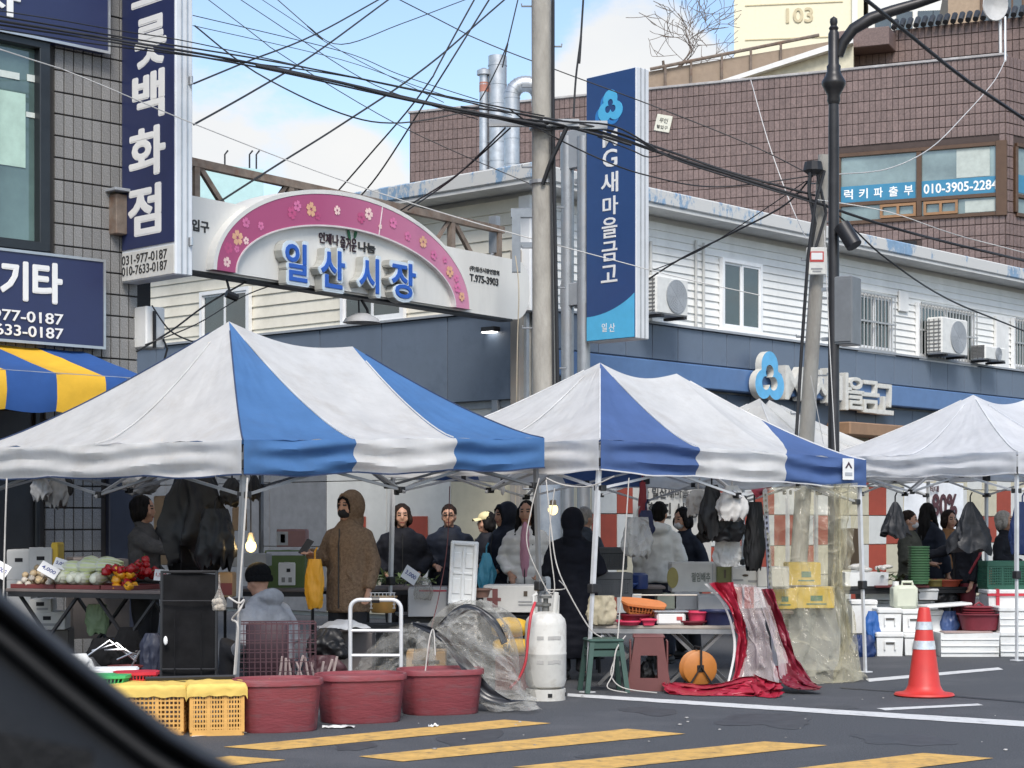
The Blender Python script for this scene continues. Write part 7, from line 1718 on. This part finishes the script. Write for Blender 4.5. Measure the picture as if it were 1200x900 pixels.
# more stock in the shade
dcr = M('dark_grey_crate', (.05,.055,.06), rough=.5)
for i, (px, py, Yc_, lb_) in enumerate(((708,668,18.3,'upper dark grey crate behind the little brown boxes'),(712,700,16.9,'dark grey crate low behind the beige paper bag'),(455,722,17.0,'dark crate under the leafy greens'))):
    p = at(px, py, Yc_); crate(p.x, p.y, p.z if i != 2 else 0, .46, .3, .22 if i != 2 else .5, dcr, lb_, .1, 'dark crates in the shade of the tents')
t_b = M('blue_tray', S(40,72,132), rough=.45)
bowl('shallow blue tray on the rear shelf behind the white tent leg', 725, 690, 17.5, .17, .05, t_b, sq=.4)
m = MB()
for k in range(60):
    p = Vector((rng.uniform(-.28,.28), rng.uniform(-.15,.15), rng.uniform(0,.09))); d = Vector((rng.uniform(-1,1), rng.uniform(-1,1), rng.uniform(0,.5))).normalized(); s_ = d.cross(Vector((0,0,1))).normalized()*.025
    m.add([p, p+d*.06+s_, p+d*.13, p+d*.06-s_], [(0,1,2,3)])
o = stuff(m.obj('leafy_greens', M('dark_green_leaf', S(58,78,44), rough=.5, var=.2), None, None, at(1052, 684, 20.8))); tag(o, 'dark green leaves heaped right of the long foam box', 'greens')
tr2 = thing('produce_tray', 'flat red brown tray of leaves between the foam box and the green baskets', 'tray', at(1052, 688, 20.75), .1, 'red produce trays'); m = MB(); m.box((0,0,.012), (.6,.36,.024), .004); m.obj('shell', tray_m, tr2)
for i, (px, w_, cc) in enumerate(((1110, .16, S(150,66,44)),(1096, .14, S(120,110,60)))): bowl(('russet' if i == 0 else 'olive')+' shallow bowl on the right table behind the jerrycan', px, 687, 20.9, w_, .07, M('bowl_'+str(i), cc, rough=.5))
# traffic cone
kY = 15.35; tc_ = thing('traffic_cone', 'red traffic cone with two silver reflective bands on the asphalt', 'traffic cone', ((1083-600)/FPX*kY, kY, 0))
cr_ = M('cone_red', S(196,54,48), rough=.45, var=.06, dirt=S(150,54,46), damt=.4, dscale=4); ref = M('reflective_band', (.6,.62,.64), rough=.25, metal=.4, var=.2, scale=14)
Hk = .725; rk = lambda z: .142-(.142-.045)*z/Hk
m = MB(); m.lathe([(.16,.0),(.235,.002),(.245,.012),(.235,.026),(.175,.034),(.150,.05),(rk(.09),.09),(rk(.35),.35),(rk(Hk-.02),Hk-.02),(.04,Hk),(.03,Hk),(.03,Hk-.1),(0,Hk-.1)], 32, sq=.0); m.obj('body', cr_, tc_, 40)
for z0, z1 in ((.385,.455),(.545,.61)): m = MB(); m.lathe([(rk(z0)+.003,z0),(rk(z1)+.003,z1)], 32); m.obj('reflective_band', ref, tc_, 40)
# ================================================================ people
skin = M('skin', S(186,142,118), rough=.5, var=.06, scale=20); eye_k = M('eye_dark', (.02,.015,.012), rough=.3); lip = M('lips', S(160,84,80), rough=.45)
hair_k = M('black_hair', (.008,.007,.007), rough=.65, var=.4, scale=30, stretch=(1,1,.15), spec=.12); hair_b = M('brown_hair', (.020,.012,.009), rough=.65, var=.3, scale=30, spec=.12); hair_g = M('grey_hair', (.30,.28,.25), rough=.6, var=.2, scale=40)
trous_k = M('dark_trousers', (.014,.014,.017), rough=.8, var=.2, bump=.2, bscale=14); trous_n = M('navy_trousers', (.02,.026,.045), rough=.8, var=.2); shoe_k = M('dark_shoe', (.02,.02,.02), rough=.5)
def cloth(name, rgb, b=.3, bs=22, rough=.85, var=.15, **k): return M(name, rgb, rough=rough, var=var, bump=b, bscale=bs, spec=.12, **k)
SIDE = {'down': ((.235,.03,1.10),(.235,-.05,.86)), 'pocket': ((.26,.06,1.12),(.16,-.13,.97)), 'front': ((.245,.03,1.11),(.11,-.26,1.05)), 'phone': ((.24,-.04,1.12),(.20,-.28,1.18)), 'reach': ((.24,-.16,1.25),(.20,-.42,1.20)), 'bag': ((.24,.02,1.12),(.20,-.20,1.0)), 'cross': ((.24,.0,1.12),(-.02,-.20,1.12)), 'lean': ((.22,-.18,1.16),(.16,-.40,1.02))}
def person(px, py, Y, rz, label, coat, arms=('down','down'), hem=.78, hair=None, hairstyle='bob', hood=False, trousers=None, H0=None, yaw=0, puff=False, mask=None, seated=False, wide=1.0, collar=True, lean=0, cap=None, voxel=.013, hood_down=False, fold=.016, glasses=False, beanie=None, inner=None, flare=0, group=None):
    top = at(px, py, Y); Ht = (H0 or top.z)
    k = Ht/1.72 if not seated else 1.0
    dz = 0 if not seated else top.z-1.71
    base = thing('person', label, 'person', (top.x, top.y, 0), R(rz), group)
    base.scale = (k, k, k) if not seated else (1,1,1)
    LM = Matrix.Rotation(R(lean), 4, 'X')        # leaning forward about the hips
    hip = Vector((0,0,.92))
    def lm(v): v = Vector(v); v = hip+(LM.to_3x3() @ (v-hip)) if v.z > .92 else v; return v+Vector((0,0,dz))
    YM = Matrix.Rotation(R(yaw), 3, 'Z')
    def hd(v): v = Vector(v); return lm(YM @ v)
    HR = LM.to_3x3() @ YM
    HRi = HR.inverted()
    hc = hd((0,0,1.585))
    # ---- body: one continuous skin (head, neck, trunk, arms, hands, legs when seen)
    b = MB()
    E = lambda c, r, n=16, m_=12: b.ell(hd(c), r, n, m_, 0, HR)
    E((0,0,1.60), (.076,.096,.108)); E((0,-.018,1.545), (.058,.072,.075)); E((0,-.055,1.497), (.030,.030,.026))
    E((0,-.096,1.565), (.011,.017,.016), 8, 6); b.tube([hd((0,-.088,1.605)), hd((0,-.104,1.568))], [.007,.012], 6)
    E((0,-.086,1.527), (.022,.012,.010), 8, 6)
    for s in (-1, 1): E((s*.042,-.062,1.555), (.026,.026,.026), 8, 6); E((s*.077,.008,1.575), (.010,.020,.030), 8, 6); E((s*.03,-.080,1.622), (.022,.013,.008), 8, 6)
    b.tube([hd((0,.01,1.53)), lm((0,.02,1.43)), lm((0,.02,1.38))], [.052,.056,.07], 12)
    q = MB(); q.lathe([(0,.84),(.13,.86),(.15,.92),(.125,1.08),(.145,1.28),(.15,1.36),(.09,1.42),(0,1.44)], 20, (0,0,0), 0, 1.08*wide, .66)
    b.add([lm(v) for v in q.v], q.f)
    sh = [(s*.162*wide, .015, 1.345) for s in (-1, 1)]; pos = []
    for i, s in enumerate((-1, 1)):
        e, w_ = SIDE[arms[i]]; e = (s*e[0]*wide, e[1], e[2]); w_ = (s*w_[0]*wide, w_[1], w_[2]); pos.append((lm(sh[i]), lm(e), lm(w_)))
        a_, e_, c_ = pos[-1]; b.tube([lm((s*.06,.01,1.37)), a_, e_, c_], [.06,.05,.038,.027], 10)
        d = (c_-e_).normalized(); sd = d.cross(Vector((s,0,0))).normalized() if abs(d.x) < .9 else Vector((0,0,1)); lat = d.cross(sd).normalized()
        pc = c_+d*.05; b.ell(pc, (.022,.022,.022), 8, 6); b.tube([c_, c_+d*.085], [.024,.032], 8)
        for f in range(4):
            o = lat*((f-1.5)*.019); L_ = (.062,.072,.068,.052)[f]; p0 = c_+d*.08+o; p1 = p0+d*L_*.55+sd*.012; p2 = p1+d*L_*.32+sd*.028; b.tube([p0, p1, p2], [.0098,.0090,.0075], 6)
        th = c_+d*.03+lat*(-.028*s); b.tube([th, th+lat*(-.02*s)+d*.03, th+lat*(-.022*s)+d*.06+sd*.012], [.012,.0105,.008], 6)
    def mf(c):
        l = HRi @ (c-hc)+Vector((0,0,1.585))
        if l.y < -.045:
            if .017 < abs(l.x) < .045 and 1.596 < l.z < 1.611: return 1
            if .014 < abs(l.x) < .048 and 1.622 < l.z < 1.632: return 1
            if abs(l.x) < .026 and 1.519 < l.z < 1.533 and l.y < -.065: return 2
        return 0
    # ---- legs belong to the body and wear the trousers
    if not seated: legs = [[(s*.09,.0,.90),(s*.10,-.02,.50),(s*.10,.02,.09)] for s in (-1, 1)]
    else: legs = [[(s*.10,.02,.84+dz+.03),(s*.16,-.36,max(.42, .84+dz+.06)),(s*.15,-.34,.08)] for s in (-1, 1)]
    for lg in legs: b.tube(lg, [.075,.055,.038], 10)
    for lg in legs: x, y, z = lg[2]; b.ell((x, y-.06, z-.035), (.035,.11,.035), 10, 6)
    link('body', fuse('body', b, [skin, eye_k, lip], voxel, 2, None, mf), base)
    t_ = MB()
    for lg in legs: t_.tube([lg[0], Vector(lg[0]).lerp(Vector(lg[1]), .5), lg[1], Vector(lg[1]).lerp(Vector(lg[2]), .5), (lg[2][0], lg[2][1], lg[2][2]+.0)], [.115,.10,.085,.078,.074], 12)
    t_.ell((0,.0,.90+dz), (.17*wide,.125,.13), 14, 10)
    link('trousers', fuse('trousers', t_, [trousers or trous_k], .022, 3, lambda p: .010*nz3(p, 9, 2)), base)
    for lg in legs:
        x, y, z = lg[2]; f = MB(); f.ell((0,-.06,.045), (.052,.14,.05), 12, 8); f.box((0,-.06,.012), (.095,.27,.024), .01); f.obj('shoe', shoe_k, base, 60, (x, y, 0))
    # ---- coat
    c = MB(); q = MB(); hz = hem
    q.lathe([(0,hz),(.17+flare,hz),(.178+flare,hz+.03),(.172+flare*.4,1.0 if hz < .95 else hz+.06),(.168,1.12),(.180,1.26),(.168,1.33),(.135,1.385),(.098,1.43),(.075,1.46),(.06,1.47),(0,1.47)], 24, (0,0,0), 0, 1.16*wide, .84)
    c.add([lm(v) for v in q.v], q.f)
    for i, s in enumerate((-1, 1)):
        a_, e_, w_ = pos[i]; a_ = a_+Vector((0,0,-.015)); c.tube([lm((s*.05*wide,.01,1.37)), a_, a_.lerp(e_, .5), e_, e_.lerp(w_, .6), w_+(w_-e_).normalized()*-.01], [.070,.080,.077,.072,.062,.055], 12)
    if collar and not hood: c.tube([hd((.068*math.cos(a), .012+.062*math.sin(a), 1.455+.02*math.sin(a))) for a in [2*PI*i/14 for i in range(14)]], .026, 8, closed=True)
    if hood:
        hcn = (0,.052,1.60); c.ell(hd(hcn), (.122,.125,.150), 18, 12, 0, HR); c.tube([hd((0,.09,1.52)), lm((0,.05,1.40))], [.09,.11], 12)
        c.tube([hd((.070*math.cos(a), -.048-.012*math.sin(a), 1.592+.112*math.sin(a))) for a in [2*PI*i/20 for i in range(20)]], .017, 8, closed=True)
    if hood_down: c.ell(lm((0,.115,1.43)), (.13,.075,.075), 14, 10); c.tube([lm((.10*math.cos(a), .03+.10*math.sin(a), 1.43+.03*math.sin(a))) for a in [2*PI*i/14 for i in range(14)]], .035, 8, closed=True)
    sd_ = px*.37
    def cf(p):
        z = p[2]-dz
        if hood and z > 1.44: return .003*nz3(p, 14, sd_)
        if puff: return .016*(abs(math.sin(z*PI/.105))**.6)-.012+.006*nz3(p, 12, sd_)
        return fold*(nz3((p[0]*1.6, p[1]*1.6, p[2]*.9), 6.5, sd_)+.6*nz3((p[0],p[1],p[2]*2.2), 9, sd_))
    if not puff and hz < 1.2:                            # pocket welts and a drawn-in waist give the coat its cut
        for s in (-1, 1): c.tube([lm((s*.085*wide, -.150, 1.02)), lm((s*.135*wide, -.128, .93))], .010, 6)
    co = link('coat', fuse('coat', c, [coat], .016, 2, cf), base)
    if hz < 1.2 and not hood_down:
        z_ = MB(); zs = [hz+.04+(1.40-hz-.04)*i/10 for i in range(11)]
        ry = lambda z: -.84*(.175+.006 if z < 1.3 else .165)-.004
        z_.tube([lm((.0, ry(z), z)) for z in zs], .006, 5); z_.obj('zip', M('zip_dark', (.03,.03,.03)), co)
    if inner: n_ = MB(); n_.ell(lm((0,-.118,1.20)), (.055,.056,.30), 14, 12); n_.obj('jumper', inner, base, 60)
    # ---- hair and head gear
    hr = MB()
    if hair and not hood:
        if hairstyle == 'short': hr.ell(hd((0,.020,1.632)), (.086,.102,.095), 18, 12, 0, HR); hr.ell(hd((0,.045,1.575)), (.078,.065,.07), 14, 10, 0, HR)
        elif hairstyle == 'bob': hr.ell(hd((0,.030,1.618)), (.102,.112,.116), 18, 12, 0, HR); hr.ell(hd((0,.05,1.55)), (.112,.078,.098), 14, 10, 0, HR); [hr.ell(hd((s*.090,-.022,1.555)), (.026,.036,.062), 10, 8, 0, HR) for s in (-1, 1)]
        else:
            hr.ell(hd((0,.022,1.618)), (.088,.105,.105), 18, 12, 0, HR)
            for s in (-1, 1): hr.tube([hd((s*.072,.005,1.63)), hd((s*.082,-.015,1.52)), hd((s*.085,-.05,1.40)), hd((s*.085,-.115,1.25))], [.03,.034,.036,.02], 8)
            hr.tube([hd((0,.07,1.60)), hd((0,.095,1.45)), hd((0,.12,1.25))], [.07,.085,.05], 12)
        link('hair', fuse('hair', hr, [hair], .014, 2, lambda p: .009*nz3((p[0]*3,p[1]*3,p[2]*1.2), 14)), base)
    elif hair and hood:
        for s in (-1, 1): hr.tube([hd((s*.0,-.078,1.675)), hd((s*.045,-.075,1.655)), hd((s*.062,-.062,1.60)), hd((s*.062,-.055,1.54))], [.012,.014,.012,.008], 6)
        hr.obj('hair', hair, base, 60)
    if mask:
        g = MB(); g.ell(hd((0,-.056,1.535)), (.058,.058,.048), 16, 10, 0, HR); g.obj('mask', mask, base, 60)
        g = MB()
        for s in (-1, 1): g.tube([hd((s*.05,-.06,1.55)), hd((s*.074,-.02,1.57)), hd((s*.08,.01,1.58))], .004, 4)
        g.obj('mask_loop', mask, base)
    if cap:
        g = MB(); g.ell(hd((0,.012,1.652)), (.092,.108,.078), 18, 10, 0, HR); g.grid(lambda u, v: hd(((u-.5)*.15*(1-.25*v*v), -.075-.095*v*(1-.8*(u-.5)**2), 1.655-.02*v-.03*(2*u-1)**2)), 10, 6); g.obj('cap', cap, base, 60)
    if beanie: g = MB(); g.ell(hd((0,.012,1.645)), (.098,.115,.098), 20, 12, 0, HR); g.lathe([(.098,0),(.104,.02),(.098,.05)], 20, hd((0,.012,1.585)), 0, 1, 1.15); g.obj('beanie', beanie, base, 60)
    if glasses:
        g = MB()
        for s in (-1, 1): g.tube([hd((s*.032+.022*math.cos(a), -.098, 1.602+.016*math.sin(a))) for a in [2*PI*i/12 for i in range(12)]], .003, 4, closed=True); g.tube([hd((s*.054,-.096,1.606)), hd((s*.078,.0,1.60))], .003, 4)
        g.tube([hd((-.01,-.104,1.604)), hd((.01,-.104,1.604))], .003, 4); g.obj('glasses', plastic_k, base)
    return base, pos
fleece_br = cloth('brown_fleece', S(120,98,80), .9, 120, var=.22, scale=40, rgb2=S(156,132,108))
c_grey = cloth('grey_fleece', S(84,82,82), .5, 60); c_hood = cloth('light_grey_sweat', S(164,165,168), .3, 40)
c_blk = cloth('black_padded', (.014,.015,.02), .3, 14, .6); c_nvy = cloth('navy_padded', (.018,.022,.034), .3, 14, .55); c_long = cloth('long_black', (.008,.009,.014), .2, 14, .75)
c_wht = cloth('white_puffer', (.80,.79,.76), .25, 12, .4, .05); c_whj = cloth('white_jacket', (.70,.70,.67), .3, 12, .6, .05); c_slate = cloth('slate_jacket', (.06,.072,.09), .3, 14, .6); c_olive = cloth('olive_grey_coat', S(76,76,68), .3, 30); c_tan = cloth('tan_coat', S(142,104,72), .3, 30)
person(169, 581, 16.9, 80, 'woman in a grey fleece with dark hair seen in profile beside the hanging black bags', c_grey, ('reach','pocket'), .92, hair_k, 'bob', wide=.95, yaw=5)
bc, bpos = person(408, 577, 16.2, -28, 'person in a hooded brown fleece coat and black mask, holding a phone', fleece_br, ('phone','down'), .66, hair_k, hood=True, yaw=-6, mask=M('black_mask', (.012,.012,.014), rough=.8), wide=1.04, voxel=.009, fold=.006)
ph = thing('phone', 'dark phone held by the person in the brown fleece coat', 'phone', at(361, 640, 15.95)); ph.rotation_euler = (R(-30), R(20), R(-30))
wr = bc.matrix_world if False else None
m = MB(); m.box((0,0,0), (.075,.01,.15), .004); m.obj('case', plastic_k, ph)
kk = bc.scale[0]; wv = Matrix.Rotation(R(-28), 3, 'Z') @ (bpos[0][2]*kk); dv = Matrix.Rotation(R(-28), 3, 'Z') @ ((bpos[0][2]-bpos[0][1]).normalized()*.10*kk); ph.location = Vector(bc.location)+wv+dv+Vector((0,0,.035))
person(471, 591, 19.0, 6, 'person in a plain black padded jacket with bobbed dark hair behind the leafy greens', c_blk, ('pocket','pocket'), .80, hair_b, 'bob', wide=1.1)
person(526, 591, 19.3, -4, 'man in a dark navy hooded jacket and glasses, behind the white foam lid', c_nvy, ('front','pocket'), .80, hair_b, 'short', wide=1.12, glasses=True, hood_down=True)
person(569, 600, 20.4, -62, 'person in black with a cream cap, half hidden behind the hooded woman', c_blk, ('down','down'), .8, hair_k, 'bob', cap=M('cream_cap', S(222,208,158), rough=.7), yaw=-8)
person(590, 590, 18.9, -58, 'woman in a black hooded jacket turned left, carrying a bright blue bag', c_nvy, ('front','bag'), .80, hair_k, hood=True)
hang('shopping_bag', 'bright blue plastic bag carried by the woman in the black hood', 'bag', 570, 648, 20, 42, 18.5, M('bright_blue_bag', S(84,170,200), rough=.4, bump=.4, bscale=12), 81, 'carried bags', top=.35, pleat=.2, ragged=0)
person(617, 586, 18.4, -8, 'young woman in a white puffer coat over pink with long black hair', c_wht, ('pocket','pocket'), .72, hair_k, 'long', puff=True, inner=M('pink_knit', S(206,150,170), rough=.9, bump=.3), wide=.98, collar=True, yaw=-4)
person(672, 597, 16.9, 168, 'figure in a long black hooded coat seen from behind beside the gas cylinder', c_long, ('front','front'), .22, hood=True, wide=1.12, flare=.02)
person(686, 594, 19.6, 140, 'grey haired person in a slate jacket mostly hidden behind the long black coat', c_slate, ('down','down'), .8, hair_g, 'short')
person(773, 588, 19.0, 165, 'person in a white hooded jacket seen from behind under the middle tent', c_whj, ('down','down'), .86, hair_k, 'short', trousers=trous_n, hood_down=True)
person(806, 601, 19.6, -50, 'bent person in dark navy with a pale mask beside the hanging black bags', c_nvy, ('lean','down'), .85, hair_k, 'bob', mask=M('pale_mask', (.55,.55,.55)), H0=1.58, lean=8)
person(1066, 598, 21.6, 70, 'person in an olive grey coat with a pale mask behind the green basket stack', c_olive, ('front','front'), .7, hair_b, 'short', mask=M('pale_mask', (.55,.55,.55)))
person(1088, 589, 22.2, 130, 'person in a long dark navy coat with long black hair before the sale banner', c_nvy, ('down','down'), .55, hair_k, 'long', wide=1.05)
person(1113, 598, 23.2, 20, 'person in a tan coat behind the black jacketed shopper', c_tan, ('pocket','pocket'), .5, hair_b, 'bob')
person(1131, 603, 21.0, -75, 'person in a black jacket with a red strap and red trousers reaching left', c_blk, ('reach','down'), .85, hair_k, 'bob', trousers=M('wine_trousers', (.16,.02,.03), rough=.7), wide=1.1)
m = MB(); m.tube([(0,0,0),(.10,-.05,.20),(.16,-.02,.45)], .014, 6); o = m.obj('bag_strap', M('red_strap', S(140,40,50)), None, None, at(1136, 672, 20.75)); tag(o, 'red bag strap hanging on the black jacketed shopper', 'strap')
person(1178, 599, 21.8, 60, 'grey haired person in a black jacket behind the right tent leg', c_blk, ('front','down'), .8, hair_g, 'bob', wide=1.05)
person(320, 661, 15.1, -125, 'person in a light grey hoodie and black beanie sitting with back to the road', c_hood, ('front','front'), .72, None, seated=True, beanie=M('black_knit', (.008,.008,.009), rough=.95, spec=.1, bump=.5, bscale=60), hood_down=True, lean=14, wide=1.2)
so_ = thing('low_stool', 'low dark stool under the seated person in grey', 'stool', at(325, 800, 15.15)); so_.location.z = 0
m = MB(); m.box((0,0,.18), (.34,.34,.04), .01); m.obj('seat', plastic_k, so_)
for sx in (-1,1):
    for sy in (-1,1): m = MB(); m.tube([(sx*.13,sy*.13,.17),(sx*.15,sy*.15,0)], .016, 6); m.obj('leg', plastic_k, so_)
# ================================================================ the car we look out of: door frame with seal at the lower left
car_k = M('car_trim', (.010,.011,.0125), rough=.75, var=.1, bump=.15, bscale=300, spec=.25)
car_g = M('car_gloss_seal', (.007,.007,.008), rough=.5, var=.05, spec=.3)
cdr = thing('car_door', 'black car door frame with a rounded rubber seal in the lower left corner', 'car', at(0, 800, .62))
edge = [(-160,560),(-60,640),(0,692),(50,733),(100,775),(150,815),(200,853),(240,878),(290,903),(360,930)]
def strip(off0, off1, y0, y1, mat, name, rnd=0):
    """a long moulding that runs along the window edge: off = how far below the edge, in photo pixels at its own distance"""
    b = cdr.location; m = MB(); n = 40; cs = 10
    def P(u):
        q = u*(len(edge)-1); k = min(len(edge)-2, int(q)); f = q-k; a, c_ = Vector(edge[k]), Vector(edge[k+1]); t = (c_-a).normalized(); nn = Vector((-t.y, t.x)); nn = nn if nn.y > 0 else -nn; return a.lerp(c_, f), nn
    def f(u, v):
        p, nn = P(u); a = PI*v; o = off0+(off1-off0)*(1-math.cos(a))/2; yy = y0-(y0-y1)*math.sin(a); q = p+nn*o; return at(q.x, q.y, yy)-b
    m.grid(f, n, cs); m.grid(lambda u, v: (lambda pn: at((pn[0]+pn[1]*(off0+(off1-off0)*v)).x, (pn[0]+pn[1]*(off0+(off1-off0)*v)).y, y0+.012)-b)(P(u)), n, 2)
    return m.obj(name, mat, cdr, 60)
strip(0, 26, .66, .63, car_g, 'rubber_seal'); strip(24, 62, .655, .635, M('car_trim_soft', (.012,.013,.015), rough=.6, spec=.3), 'inner_seal')
strip(58, 520, .64, .56, car_k, 'door_panel')
m = MB(); b = cdr.location
m.grid(lambda u, v: at(-40+u*150, 850+v*80+u*30, .555)-b, 4, 4); m.obj('speaker_grille', M('grille_black', (.008,.008,.009), rough=.7, bump=1, bscale=500), cdr)
